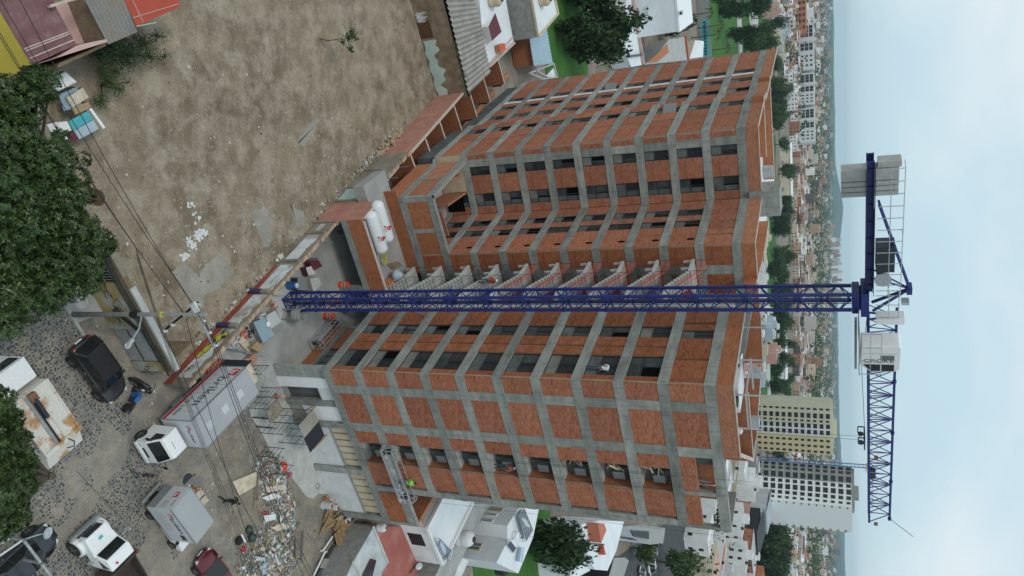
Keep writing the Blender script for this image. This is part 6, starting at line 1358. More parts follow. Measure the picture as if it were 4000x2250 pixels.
t=bprism('slate_house','modern house with dark brown slab walls right of the white villa','house',[zv(465,1120,5),zv(570,1120,5),zv(600,1150,5),zv(545,1320,5),zv(410,1320,5)],5,'house_bare_grey','black')
t=bprism('slate_house','white and charcoal modern house by the small street tree','house',[zv(610,860,5.5),zv(790,870,5.5),zv(935,850,5.5),zv(915,990,5.5),zv(800,1000,5.5),zv(640,930,5.5)],5.5,'house_bare_grey','roof_white_clean'); win_on(t,zv(640,930,5.5),zv(800,1000,5.5),.2,.5,2,4.6,'steel_dark','glass_dark'); wpart(MB().prism([zv(615,870,5.6)[:2],zv(780,880,5.6)[:2],zv(780,950,5.6)[:2],zv(640,925,5.6)[:2]],5.52,5.7),'dark_roof_slab','black',t)
# ------------------------------------------------------------------ vehicles
def carpaint(name,c,rough=.25):
    m,n,b=newmat(name); b.inputs['Base Color'].default_value=c4(c); b.inputs['Roughness'].default_value=rough; b.inputs['Coat Weight'].default_value=.5; b.inputs['Coat Roughness'].default_value=.1
    f=ramp(n,noise(n,objc(n),5,3),[(.35,tuple(x*.85 for x in c)),(.7,tuple(min(1,x*1.1+.004) for x in c))]); lnk(n,f,b.inputs['Base Color']); return m
carpaint('paint_black',(.014,.015,.019),.3); carpaint('paint_red_car',(.11,.004,.008)); carpaint('paint_slate',(.022,.026,.036),.3); carpaint('paint_white_car',(.7,.71,.71)); carpaint('paint_silver',(.4,.41,.42))
mat_plain('glass_car',(.012,.015,.015),.08,0,.7); mat_plain('lamp_clear',(.55,.57,.57),.15,0,.7); mat_plain('lamp_red',(.3,.01,.01),.2); mat_plain('alloy',(.25,.26,.27),.35,.7); mat_plain('chrome',(.7,.71,.72),.15,1.0)
mat_plain('box_grey',(.36,.375,.385),.5,0,.4,.05,.7); mat_plain('box_white',(.56,.58,.6),.5,0,.4,.05,.9)
mat_noise('rusted_white',[(.3,(.60,.58,.54)),(.5,(.62,.58,.52)),(.58,(.42,.24,.11)),(.72,(.30,.14,.055)),(.85,(.5,.38,.28))],.75,.7,14,.12,.2,.008)
mat_noise('bed_rust',[(.3,(.035,.03,.028)),(.6,(.07,.05,.042)),(.8,(.12,.075,.05))],.9,.85,14,.2,.3,.01)
tyreM={}
def wheel(root,x,y,r,w=.2,z=None):
    k=(r,w)
    if k not in tyreM:
        ty=MB().lathe([(r*.62,-w/2),(r*.94,-w/2),(r,-w*.35),(r,w*.35),(r*.94,w/2),(r*.62,w/2)],20,(0,0,0),(0,1,0)).mesh('tyre','rubber')
        rm=MB().lathe([(r*.61,-w*.42),(r*.61,w*.42)],16,(0,0,0),(0,1,0))
        for i in range(5):
            for s in (-1,1): a=2*pi*i/5; rm.obox((sin(a)*r*.33,s*w*.44,cos(a)*r*.33),(.07,.03,r*.56),0,0,a)
        tyreM[k]=(ty,rm.mesh('rim','alloy'))
    o=inst(tyreM[k][0],'wheel',root,(x,y,z or r)); inst(tyreM[k][1],'rim',o,(0,0,0)); return o
def car(label,pos,hd,paint,kind='suv',L_=4.0,W_=1.6,H_=1.5,name='parked_car',cat='car',group=None):
    t=thing(name,label,cat,(pos[0],pos[1],0),R(hd),group); k=L_/4.0; hw=W_/2; zb=.93 if kind=='suv' else .8
    st_=[(-2.0,.74,.5,zb*.78),(-1.93,.9,.32,zb*.98),(-1.3,1,.24,zb*1.03),(-.2,1,.22,zb*1.0),(.9,1,.22,zb*.98),(1.3,.985,.24,zb*.95),(1.75,.92,.28,zb*.84),(1.93,.8,.34,zb*.74),(2.0,.62,.42,zb*.62)]
    b=MB(); m=8
    for x,w,z0,z1 in st_:
        w*=hw; x*=k
        b.v+=[(x,-w*.9,z0),(x,-w,z0+.14),(x,-w,z1-.13),(x,-w*.86,z1),(x,w*.86,z1),(x,w,z1-.13),(x,w,z0+.14),(x,w*.9,z0)]
    for i in range(len(st_)-1):
        for j in range(m): b.f.append((i*m+j,i*m+(j+1)%m,(i+1)*m+(j+1)%m,(i+1)*m+j)); b.mi.append(0)
    b.f+=[tuple(range(m-1,-1,-1)),tuple((len(st_)-1)*m+j for j in range(m))]; b.mi+=[0,0]
    o=b.build('body',paint,t,smooth=True); s=o.modifiers.new('s','SUBSURF'); s.levels=1; s.render_levels=1
    # glasshouse
    if kind=='suv': g=[(-1.86,.9,zb*.98,.0),(-1.5,.74,H_,1),(.3,.74,H_,1),(1.05,.86,zb*.97,0)]
    elif kind=='hatch': g=[(-1.8,.9,zb*.98,0),(-1.2,.7,H_,1),(.1,.7,H_,1),(.95,.86,zb*.98,0)]
    else: g=[(-1.6,.88,zb*1.0,0),(-.85,.68,H_,1),(.15,.68,H_,1),(1.0,.86,zb*.98,0)]
    P=[[(x*k,-w*hw,z),(x*k,w*hw,z)] for x,w,z,_ in g]; (a0,a1),(b0,b1),(c0,c1),(d0,d1)=P
    rf=MB(); rf.add([b0,b1,c1,c0,(b0[0],b0[1],b0[2]-.05),(b1[0],b1[1],b1[2]-.05),(c1[0],c1[1],c1[2]-.05),(c0[0],c0[1],c0[2]-.05)],[(3,2,1,0),(0,1,5,4),(1,2,6,5),(2,3,7,6),(3,0,4,7)])
    for p,q_ in ((a0,b0),(a1,b1),(d0,c0),(d1,c1)): rf.bar(p,q_,.09,.06)
    xm=(b0[0]+c0[0])/2
    for s_ in (0,1): rf.bar((xm,P[1][s_][1]*1.0,H_-.04),(xm,P[0][s_][1]*.99,zb*.98),.07,.05)
    o=rf.build('roof',paint,t); bv=o.modifiers.new('b','BEVEL'); bv.width=.02; bv.segments=2
    MB().quad(d0,d1,c1,c0).build('windscreen','glass_car',t); MB().quad(a1,a0,b0,b1).build('rear_window','glass_car',t)
    MB().poly([a0,d0,c0,b0]).build('side_window','glass_car',t); MB().poly([a1,b1,c1,d1]).build('side_window','glass_car',t)
    for x in (-1.22*k,1.22*k):
        for s_ in (-1,1):
            wheel(t,x,s_*(hw-.07),.32,.2); MB().lathe([(.40,-.02),(.40,.02)],20,(x,s_*(hw-.012),.35),(0,1,0)).build('wheel_arch','black',t)
    for s_ in (-1,1):
        MB().obox((1.8*k,s_*hw*.64,zb*.68),(.2,.26,.1),R(s_*-22),0,0).build('headlight','lamp_clear',t); MB().obox((-1.9*k,s_*hw*.66,zb*.82),(.1,.2,.12)).build('tail_light','lamp_red',t)
        mm=MB().obox((.82*k,s_*(hw+.03),zb+.08),(.11,.17,.11)); mm.build('wing_mirror',paint,t)
        for x in (-.55,.35): MB().box(x*k,x*k+.16,s_*(hw+.002)-.012,s_*(hw+.002)+.012,zb*.8,zb*.8+.03).build('door_handle','chrome',t)
        for x in (-.75,.25): MB().box(x*k-.006,x*k+.006,s_*hw-.006,s_*hw+.006,.3,zb*.85).build('door_seam','black',t)
    MB().box(1.96*k,2.02*k,-.4,.4,.42,.56).build('grille','black',t); MB().box(2.0*k,2.03*k,-.22,.22,.33,.44).build('number_plate','white_paint',t); MB().box(-2.03*k,-1.99*k,-.22,.22,.55,.66).build('number_plate','white_paint',t)
    if kind=='suv':
        for s_ in (-1,1): MB().bar((b0[0]+.1,s_*.56*hw/.8,H_+.03),(c0[0]-.1,s_*.56*hw/.8,H_+.03),.04).build('roof_rail','black',t)
    return t
car('black compact suv parked by the yellow brick street wall',(4.1,27.35),36,'paint_black','suv')
car('dark red hatchback at the lower picture edge beside small box truck',(18.0,35.15),209,'paint_red_car','hatch',3.9,1.56,1.38)
car('dark slate sedan parked behind the spiked gate at the lower left',(13.0,23.0),121,'paint_slate','sedan',4.1,1.62,1.3)
zv=zg(2200,1700,2.342)
p=zv(765,1200,0); car('white van-like car under the small street tree on the right',(p.x,p.y),30,'paint_white_car','suv',4.4,1.8,1.9)
p=zv(690,1270,0); car('silver car parked in the street by the slate house',(p.x,p.y),30,'paint_silver','hatch'); p=zv(800,1080,0); car('pale blue-grey car parked near the round green street tree',(p.x,p.y),32,'paint_silver','sedan')
for i,(X,Y) in enumerate(((2880,1960),(2893,2010),(2905,2060),(2916,2110),(2899,2040))):
    p=G(X,Y,0); car(('white','dark','silver','red','black')[i]+' car in the far street below the white tower',(p.x,p.y),25,('paint_white_car','paint_black','paint_silver','paint_red_car','paint_slate')[i],'hatch',group='cars in the far street')
def logo(parent,o,x,y,s):
    """red square with a white angular letter"""
    M4=frame(o,x,y); m=MB(); m.box(0,s,0,s,0,.006); a=m.build('logo_square','red_paint',parent); a.matrix_local=M4
    w=MB()
    for r in ((.22,.3,.12,.88),(.3,.8,.12,.22),(.72,.8,.22,.55),(.3,.72,.47,.55),(.46,.56,.3,.4)): w.box(r[0]*s,r[1]*s,r[2]*s,r[3]*s,.007,.011)
    b=w.build('logo_mark','white_paint',parent); b.matrix_local=M4
def cabin(root,x0,x1,hw,z0,z1,nose,paint='white_paint',name='cab'):
    """forward-control cab: side outline pushed across the width"""
    pf=[(x0,z0),(x1-.05,z0),(x1,z0+.25),(x1-.02,z0+(z1-z0)*.46),(x1-nose,z1-.1),(x1-nose-.12,z1),(x0+.06,z1),(x0,z1-.06)]; n=len(pf)
    m=MB(); m.add([(x,-hw*(1 if z<z1-.3 else .93),z) for x,z in pf]+[(x,hw*(1 if z<z1-.3 else .93),z) for x,z in pf],[tuple(range(n)),tuple(range(2*n-1,n-1,-1))]+[((i+1)%n,i,n+i,n+(i+1)%n) for i in range(n)])
    c=m.build(name,paint,root); bv=c.modifiers.new('b','BEVEL'); bv.width=.05; bv.segments=2
    zb=z0+(z1-z0)*.46; e=.012; a=Vector((x1-.02+e,0,zb+.06)); b_=Vector((x1-nose+e,0,z1-.14))
    MB().quad((a.x,-hw*.9,a.z),(a.x,hw*.9,a.z),(b_.x,hw*.84,b_.z),(b_.x,-hw*.84,b_.z)).build('windscreen','glass_car',c)
    for s in (-1,1):
        w=MB().poly([(x1-.16,s*(hw+.006),zb+.08),(x1-.16-.65,s*(hw+.006),zb+.08),(x1-.16-.65,s*(hw*.94+.012),z1-.2),(x1-nose-.05,s*(hw*.94+.012),z1-.2)]); w.build('side_window','glass_car',c)
        MB().obox((x1-.02,s*hw*.72,z0+.28),(.06,.26,.16)).build('headlight','lamp_clear',c)
        mr=MB().bar((x1-.2,s*hw,zb+.35),(x1+.0,s*(hw+.28),zb+.5),.03); mr.obox((x1,s*(hw+.3),zb+.42),(.06,.16,.3)).build('wing_mirror','black',c)
    MB().box(x1-.04,x1+.06,-hw*.98,hw*.98,z0-.05,z0+.16).build('bumper',paint,c); MB().box(x1+.002,x1+.02,-hw*.45,hw*.45,z0+.32,z0+.48).build('grille','steel_dark',c)
    return c
# large box truck
t=thing('box_truck','long white and grey box truck with brand lettering backed beside painted lot wall','truck',(8.185,31.44,0),R(-58.5))
bx=MB().box(-5.05,0,-1.02,1.02,1.0,3.34).build('cargo_box','box_white',t)
MB().box(-5.06,.01,-1.03,1.03,3.345,3.39).build('box_roof','box_grey',bx)
for y in (-1.03,1.03): MB().box(-5.07,.02,y-.025,y+.025,3.3,3.42).box(-5.07,.02,y-.025,y+.025,.98,1.08).box(-.03,.02,y-.025,y+.025,1.0,3.3).box(-5.07,-5.02,y-.025,y+.025,1.0,3.3).build('box_rail','steel_grey',bx)
MB().box(-5.0,-.05,-1.036,-1.022,1.1,1.3).build('red_stripe','red_paint',bx)
for x in (-1.2,-2.6,-4.0): MB().box(x,x+.5,.1-.3,.3,3.391,3.40).build('roof_patch','house_pale_grey',bx)
for j in range(1,6): MB().box(-5.0+j*.84,-4.985+j*.84,-1.03,-1.022,1.3,3.3).build('panel_seam','steel_grey',bx)
txt('lettering','briken',.98,'letter_grey',bx,frame((-4.1,-1.03,2.42),(1,0,0),(0,0,1)),stretch=1.12); logo(bx,(-4.85,-1.03,2.55),(1,0,0),(0,0,1),.62); txt('lettering','CO  2 9900',.3,'letter_grey',bx,frame((-2.0,-1.03,1.6),(1,0,0),(0,0,1)),stretch=1.1)
txt('lettering','briken',.36,'letter_grey',bx,frame((.008,-.3,2.75),(0,1,0),(0,0,1)),stretch=1.05); logo(bx,(.008,-.62,2.72),(0,1,0),(0,0,1),.28)
rd=MB().box(-5.75,-5.09,-1.02,-.98,1.1,3.3); rd.build('open_rear_door','steel_dark',bx)
c=cabin(t,.22,1.72,.8,.5,2.3,.42); 
for y in (-.2,0,.2): MB().lathe([(.035,0),(.02,.04)],8,(.95,y,2.3)).build('roof_marker','black',c)
MB().box(-4.8,.3,-.35,.35,.62,.98).build('chassis','black',t)
for x,y in ((1.1,-.72),(1.1,.72),(-3.6,-.8),(-3.6,.8)): wheel(t,x,y,.38,.24)
MB().box(-2.3,-1.3,-.95,-.55,.5,.9).build('fuel_tank','steel_grey',t)
# small box truck
t=thing('box_truck','small white truck with grey-roofed box and brand lettering beside the dark red hatchback','truck',(11.72,30.72,0),R(35))
bx=MB().box(0,2.95,-.82,.82,.78,2.72).build('cargo_box','box_white',t); MB().box(-.01,2.96,-.83,.83,2.721,2.76).build('box_roof','box_grey',bx)
for y in (-.83,.83):
    for za_,zb_ in ((2.68,2.79),(.76,.84)): MB().box(-.02,2.97,y-.02,y+.02,za_,zb_).build('box_rail','steel_grey',bx)
txt('lettering','briken',.5,'letter_grey',bx,frame((.75,-.83,2.2),(1,0,0),(0,0,1)),stretch=1.1); logo(bx,(.4,-.83,2.15),(1,0,0),(0,0,1),.28)
for i in range(4): MB().box(.45+i*.42,.78+i*.42,-.828,-.822,1.05,1.05+.75-.1*(i%2)).build('panel_print','house_pale_grey',bx)
MB().box(-.025,-.005,-.78,-.02,1.5,2.65).build('rear_door','house_pale_grey',bx); MB().box(-.025,-.005,.02,.78,1.5,2.65).build('rear_door','house_pale_grey',bx); MB().box(-.028,-.006,-.79,.79,.8,1.42).build('tail_board','steel_grey',bx)
logo(bx,(-.03,.42,2.0),(0,-1,0),(0,0,1),.36); txt('lettering','briken',.16,'letter_grey',bx,frame((-.03,-.15,2.45),(0,-1,0),(0,0,1)))
for j in range(3): MB().box(-.035,-.028,-.7,-.2,1.75+j*.14,1.79+j*.14).build('print_line','steel_grey',bx)
MB().box(2.3,2.75,-.834,-.822,1.85,2.2).build('side_window','glass_car',bx)
pf=[(2.0,.38),(4.05,.34),(4.22,.5),(4.2,.78),(3.45,.98),(2.9,1.5),(2.0,1.5)]; n=len(pf); m=MB(); m.add([(x,-.74,z) for x,z in pf]+[(x,.74,z) for x,z in pf],[tuple(range(n)),tuple(range(2*n-1,n-1,-1))]+[((i+1)%n,i,n+i,n+(i+1)%n) for i in range(n)])
c=m.build('cab','white_paint',t); bv=c.modifiers.new('b','BEVEL'); bv.width=.06; bv.segments=3
MB().poly([(2.2,-.75,1.02),(3.2,-.75,1.02),(2.85,-.75,1.4),(2.2,-.75,1.4)]).build('side_window','glass_car',c); MB().obox((3.2,-.85,1.1),(.12,.18,.14)).build('wing_mirror','black',c)
for s in (-1,1): MB().obox((4.12,s*.55,.68),(.14,.26,.14)).build('headlight','lamp_clear',c)
MB().box(-.3,-.12,-.75,.75,.45,.55).build('rear_step','steel_grey',t); MB().box(0,3,-.3,.3,.5,.77).build('chassis','black',t)
for x in (.95,3.6):
    for s in (-1,1): wheel(t,x,s*.7,.31,.2)
# white tipper truck with bonnet
t=thing('dump_truck','white bonneted tipper truck with rusty empty bed at the lower edge','truck',(12.36,26.4,0),R(208))
pf=[(-2.05,.75),(-.1,.75),(0,.95),(-.02,1.42),(-.9,1.6),(-1.02,1.62),(-1.32,2.25),(-1.42,2.32),(-2.02,2.32),(-2.05,2.25)]; n=len(pf); m=MB(); wv=[.66,.66,.7,.66,.7,.76,.72,.72,.72,.74]
m.add([(x,-w,z) for (x,z),w in zip(pf,wv)]+[(x,w,z) for (x,z),w in zip(pf,wv)],[tuple(range(n)),tuple(range(2*n-1,n-1,-1))]+[((i+1)%n,i,n+i,n+(i+1)%n) for i in range(n)])
c=m.build('cab','white_paint',t); bv=c.modifiers.new('b','BEVEL'); bv.width=.05; bv.segments=2
MB().quad((-1.0,-.68,1.68),(-1.0,.68,1.68),(-1.29,.64,2.2),(-1.29,-.64,2.2)).build('windscreen','glass_car',c)
g=MB(); 
for j in range(6): g.box(.0,.03,-.5,.5,.98+j*.075,1.02+j*.075)
g.build('grille','steel_dark',c); MB().box(.04,.2,-.92,.92,.55,.78).build('bumper','steel_grey',c)
for s in (-1,1):
    MB().poly([(-1.2,s*.745,1.66),(-1.9,s*.745,1.66),(-1.9,s*.735,2.18),(-1.42,s*.735,2.18)]).build('side_window','glass_car',c)
    f=MB().lathe([(.52,-.16),(.55,0),(.5,.16)],16,(-.55,s*.76,.62),(0,1,0)); f.build('wing','white_paint',t); MB().obox((-.06,s*.62,1.1),(.1,.22,.22)).build('headlight','lamp_clear',c)
    mr=MB().bar((-1.1,s*.75,1.75),(-1.0,s*1.15,1.9),.03); mr.obox((-1.0,s*1.2,1.85),(.06,.16,.42)).build('wing_mirror','galvanised',c)
    wheel(t,-.55,s*.84,.48,.24,.48); wheel(t,-4.6,s*.8,.48,.3,.48)
MB().lathe([(.06,0),(.06,.08),(.03,.12)],10,(-1.75,.35,2.32)).build('beacon','red_paint',c); MB().box(-.5,-.35,-.12,.12,1.565,1.575).build('bonnet_label','turquoise',c)
bd=MB(); bd.box(-6.2,-2.25,-.95,.95,1.0,1.08).box(-6.2,-2.25,-.97,-.9,1.08,1.75).box(-6.2,-2.25,.9,.97,1.08,1.75).box(-2.32,-2.2,-.97,.97,1.08,2.25); bd.build('tipper_bed','bed_rust',t)
MB().box(-2.35,-2.16,-.99,-.85,1.1,2.3).build('bed_post','rust',t); MB().box(-6.0,-2.1,-.35,.35,.6,.98).build('chassis','black',t)
# rusty compactor truck under the tree
t=thing('garbage_truck','rusty white compactor truck with hydraulic ram, half under the tree','truck',(4.5,22.1,0),R(32))
b=MB(); b.box(0,3.1,-1.0,1.0,.95,2.88); b.build('compactor_body','rusted_white',t)
MB().box(.05,3.05,-.16,.16,2.881,2.93).build('ram_trough','black',t); MB().tube([(.35,0,3.0),(1.6,0,3.0)],.075,10).build('ram_rod','steel_dark',t); MB().tube([(1.5,0,3.0),(2.9,0,3.0)],.11,10).build('ram_cylinder','rusted_white',t)
for y,m_ in ((-.34,'steel_grey'),(-.27,'galvanised'),(-.21,'steel_grey')): MB().tube([(.05,y,2.92),(2.95,y,2.92)],.025,6).build('hydraulic_pipe',m_,t)
MB().box(.08,.5,-.2,.2,2.9,3.02).build('ram_bracket','rust',t); MB().box(0,3.1,-1.03,-.95,2.83,2.93).box(0,3.1,.95,1.03,2.83,2.93).build('body_rim','rusted_white',t); MB().box(2.9,3.12,-1.05,1.05,2.86,3.0).build('cross_rail','rusted_white',t)
pf=[(3.13,.9),(4.1,.9),(4.05,1.6),(3.9,2.45),(3.13,2.8)]; n=len(pf); m=MB(); m.add([(x,-1.0,z) for x,z in pf]+[(x,1.0,z) for x,z in pf],[tuple(range(n)),tuple(range(2*n-1,n-1,-1))]+[((i+1)%n,i,n+i,n+(i+1)%n) for i in range(n)]); m.build('hopper','rusted_white',t)
MB().tube([(3.0,.2,3.0),(3.3,.35,3.05),(3.6,.3,2.9),(3.5,.05,2.75)],.03,6).build('hose','black',t); MB().box(4.06,4.2,-.9,.9,.85,1.3).build('loading_sill','black',t)
MB().box(-1.35,-.25,-.92,.92,.6,2.45).build('cab','white_paint',t); MB().box(-1.36,-.24,-.85,.85,2.451,2.5).build('cab_roof','white_paint',t); MB().box(-1.37,-1.351,-.8,.8,1.5,2.25).build('windscreen','glass_car',t)
MB().tube([(-.1,-.98,.9),(-.1,-.98,2.9),(2.8,-1.12,2.6)],.05,6).build('side_pipe','galvanised',t)
for i in range(12): MB().box(.2+i*.23,.26+i*.23,-1.06,-1.0,1.0,2.75).build('side_rib','steel_grey',t)
for x in (-.8,2.2): 
    for s in (-1,1): wheel(t,x,s*.85,.46,.26)
MB().box(-1,3.2,-.4,.4,.6,.94).build('chassis','black',t)
# motorcycles
def moto(label,pos,hd,lean,paint):
    t=thing('motorcycle',label,'motorcycle',(pos[0],pos[1],0),R(hd)); 
    for x in (-.58,.58):
        w=MB().lathe([(.2,-.05),(.28,-.06),(.3,0),(.28,.06),(.2,.05)],16,(x,0,.3),(0,1,0)).build('wheel','rubber',t); MB().lathe([(.19,-.02),(.19,.02)],12,(x,0,.3),(0,1,0)).build('rim','alloy',w)
    MB().tube([(-.2,0,.72),(.1,0,.82),(.3,0,.75)],[.12,.15,.1],8).build('fuel_tank',paint,t); MB().tube([(-.75,0,.78),(-.45,0,.74),(-.15,0,.72)],[.07,.12,.1],8).build('seat','black',t)
    MB().tube([(.58,.06,.3),(.42,.06,.8),(.38,.06,.95)],.03,6).tube([(.58,-.06,.3),(.42,-.06,.8),(.38,-.06,.95)],.03,6).build('fork','steel_grey',t); MB().tube([(.3,-.36,.98),(.4,-.1,1.0),(.4,.1,1.0),(.3,.36,.98)],.02,6).build('handlebar','black',t)
    MB().obox((0,0,.42),(.42,.24,.34)).build('engine','steel_dark',t); MB().tube([(-.1,-.15,.3),(-.75,-.17,.4)],.045,6).build('exhaust','alloy',t); MB().lathe([(.02,0),(.1,.04),(.1,.1)],10,(.46,0,.86),(1,0,.1)).build('headlight','lamp_clear',t)
    MB().quad((.3,-.13,.3),(.45,-.1,.75),(.05,-.14,.7),(.0,-.15,.4)).quad((.3,.13,.3),(.45,.1,.75),(.05,.14,.7),(.0,.15,.4)).build('fairing',paint,t); MB().quad((-.75,-.06,.8),(-.95,-.06,.7),(-.95,.06,.7),(-.75,.06,.8)).build('rear_mudguard','black',t); return t
moto('black motorcycle standing against the yellow brick street wall',(5.3,30.15),52,0,'paint_black'); moto('blue motorcycle with black seat behind the black suv',(5.95,29.55),145,0,'blue_plastic')
# spiked gate, lower left
t=thing('entrance_gate','metal driveway gate with spiked top bar and dish at lower left corner','gate',(11.29,21.97,0)); d=Vector((2.7,1.6,0)); m=MB(); m.bar((0,0,2.55),d+Vector((0,0,2.55)),.1); m.build('top_bar','galvanised',t)
sp=MB()
for i in range(44): p=d*(i/44)+Vector((0,0,2.6)); sp.bar(p,p+Vector((rnd.uniform(-.02,.02),rnd.uniform(-.02,.02),.16)),.014)
o=sp.build('spikes','galvanised',t); o['kind']='stuff'
for k,z in enumerate((2.5,1.6,.8)): MB().bar((0,0,z),(.7,-1.9,z),.07).build('rail','white_dull',t)
for x in (0,.5,1.0): MB().bar((0,0,0) if x==0 else tuple(d*x),((0,0,2.6) if x==0 else tuple(d*x+Vector((0,0,2.6)))),.1).build('post','steel_grey',t)
t=thing('satellite_dish','grey oval satellite dish on an arm above the slate sedan','satellite dish',(11.15,22.05,2.6)); MB().tube([(.1,0,0),(0,.3,.3),(0,.55,.35)],.03,6).build('arm','galvanised',t); MB().lathe([(0,0),(.15,.01),(.27,.05),(.28,.06),(.15,.025)],18,(.02,.75,.35),(.1,.25,1)).build('dish','galvanised',t)
wpart(MB().prism([SQ(12,9.0)[:2],SQ(20,9.0)[:2],SQ(20,10.6)[:2],SQ(12,10.6)[:2]],-.05,.1),'drive_slab','concrete_floor',thing('drive_ramp','small concrete drive beside the spiked gate','ramp',tuple(SQ(14,9.5))))
# ------------------------------------------------------------------ people
mat_plain('skin',(.30,.17,.11),.6); mat_plain('hair',(.015,.012,.01),.7); mat_plain('navy',(.02,.03,.07),.85); mat_plain('denim',(.08,.10,.14),.9); mat_plain('cloth_black',(.014,.014,.016),.9); mat_plain('cloth_grey',(.2,.2,.21),.9); mat_plain('hi_vis',(.22,.62,.05),.7); mat_plain('hi_orange',(.7,.13,.03),.7); mat_plain('helmet_white',(.75,.75,.73),.4); mat_plain('helmet_red',(.45,.06,.03),.4); mat_plain('shoe',(.03,.025,.02),.8)
def person(label,pos,hd,j,shirt,trousers,group=None,helmet=None,sleeve=None,vest=None):
    """one skin: joints with radii, then each face takes the cloth of its nearest limb"""
    t=thing('person',label,'person',pos,R(hd))
    D={'pel':(0,0,.94),'spi':(.01,0,1.13),'che':(.02,0,1.31),'nec':(.03,0,1.46),'hea':(.05,0,1.56),'top':(.05,0,1.66),'shl':(.01,.18,1.40),'shr':(.01,-.18,1.40),'ell':(-.02,.23,1.13),'elr':(-.02,-.23,1.13),'wrl':(.08,.25,.90),'wrr':(.08,-.25,.90),'hil':(0,.095,.88),'hir':(0,-.095,.88),'knl':(.03,.1,.49),'knr':(.03,-.1,.49),'anl':(-.02,.1,.09),'anr':(-.02,-.1,.09),'tol':(.15,.11,.04),'tor':(.15,-.11,.04)}
    D.update(j); rad={'pel':.135,'spi':.125,'che':.14,'nec':.058,'hea':.082,'top':.06,'shl':.07,'shr':.07,'ell':.046,'elr':.046,'wrl':.032,'wrr':.032,'hil':.095,'hir':.095,'knl':.062,'knr':.062,'anl':.043,'anr':.043,'tol':.04,'tor':.04}
    E_=[('pel','spi','s'),('spi','che','s'),('che','nec','s'),('nec','hea','k'),('hea','top','k'),('che','shl','s'),('che','shr','s'),('shl','ell','a'),('shr','elr','a'),('ell','wrl','k'),('elr','wrr','k'),('pel','hil','t'),('pel','hir','t'),('hil','knl','t'),('hir','knr','t'),('knl','anl','t'),('knr','anr','t'),('anl','tol','f'),('anr','tor','f')]
    nm=list(D); V=[Vector(D[k]) for k in nm]; Rr=[rad[k] for k in nm]; Ed=[(nm.index(a),nm.index(b)) for a,b,_ in E_]; kinds=[k for *_,k in E_]
    for w,e in (('wrl','ell'),('wrr','elr')):   # palm and five fingers
        wi=nm.index(w); d=(V[wi]-Vector(D[e])).normalized(); side=d.cross(Vector((1,.2,.3))).normalized(); bend=d.cross(side)
        V.append(V[wi]+d*.075); Rr.append(.028); pi_=len(V)-1; Ed.append((wi,pi_)); kinds.append('k')
        for f in range(5):
            o_=(f-2)*.016; l=(.045,.06,.066,.06,.048)[f] if f else .04; a=V[pi_]+side*o_*1.2; 
            if f==0: a=V[wi]+d*.03+side*-.04; src=wi
            else: src=pi_
            V.append(a+d*l*.55+side*o_*.3); Rr.append(.0095); Ed.append((src,len(V)-1)); kinds.append('k'); V.append(a+d*l-bend*.02+side*o_*.4); Rr.append(.008); Ed.append((len(V)-2,len(V)-1)); kinds.append('k')
    me=bpy.data.meshes.new('b'); me.from_pydata(V,Ed,[]); o=bpy.data.objects.new('b',me); COL.objects.link(o); sk=o.modifiers.new('k','SKIN'); su=o.modifiers.new('s','SUBSURF'); su.levels=1
    for v,r in zip(me.skin_vertices[0].data,Rr): v.radius=(r,r)
    me.skin_vertices[0].data[0].use_root=True
    bpy.context.view_layer.update(); dg=bpy.context.evaluated_depsgraph_get(); m2=bpy.data.meshes.new_from_object(o.evaluated_get(dg)); bpy.data.objects.remove(o)
    mats={'s':shirt,'k':'skin','t':trousers,'f':'shoe','a':sleeve or shirt}; keys=list(mats); m2.materials.clear()
    for k in keys: m2.materials.append(MATS[mats[k]])
    for p in m2.polygons:
        c=p.center; best=None
        for (a,b),k in zip(Ed,kinds):
            A_,B_=V[a],V[b]; ab=B_-A_; u=max(0,min(1,(c-A_).dot(ab)/max(ab.length_squared,1e-9))); d=(c-(A_+ab*u)).length
            if best is None or d<best[0]: best=(d,k)
        p.material_index=keys.index(best[1]); p.use_smooth=True
    b=bpy.data.objects.new('body',m2); COL.objects.link(b); b.parent=t
    H_=Vector(D['hea']); up=(Vector(D['top'])-H_).normalized(); fw=Vector((1,0,0))-up*up.x; fw.normalize(); sd=up.cross(fw); M3=Matrix((fw,sd,up)).transposed()
    hp=lambda x,y,z: H_+M3@Vector((x,y,z))
    hr=MB(); hr.lathe([(.088,.02),(.096,.06),(.085,.11),(.05,.14),(.0,.15)],14,tuple(hp(-.008,0,0)),tuple(up)); hr.build('hair','hair',t,smooth=True)
    MB().tube([hp(.085,0,.03),hp(.105,0,.0)],[.008,.014],6).build('nose','skin',t)
    for s in (-1,1): MB().lathe([(.0,-.006),(.010,0),(.0,.006)],8,tuple(hp(.08,s*.03,.035)),tuple(fw)).build('eye','hair',t); MB().lathe([(.0,-.01),(.02,0),(.0,.01)],8,tuple(hp(0,s*.088,.015)),tuple(sd)).build('ear','skin',t)
    MB().tube([hp(.082,-.02,-.03),hp(.088,0,-.032),hp(.082,.02,-.03)],.005,5).build('mouth','helmet_red',t)
    if helmet: MB().lathe([(.125,.055),(.108,.06),(.105,.10),(.08,.15),(.0,.175)],16,tuple(hp(.0,0,0)),tuple(up)).build('helmet',helmet,t,smooth=True)
    if vest:
        A_,B_=Vector(D['spi']),Vector(D['nec']); ax=(B_-A_); vt=MB().lathe([(.16,-.02),(.17,ax.length*.35),(.18,ax.length*.62),(.11,ax.length*.95)],14,tuple(A_),tuple(ax.normalized())); vt.build('vest',vest,t,smooth=True)
        for z in (.3,.6): MB().lathe([(.176,ax.length*z),(.178,ax.length*z+.035)],14,tuple(A_),tuple(ax.normalized())).build('vest_stripe','galvanised',t)
    return t
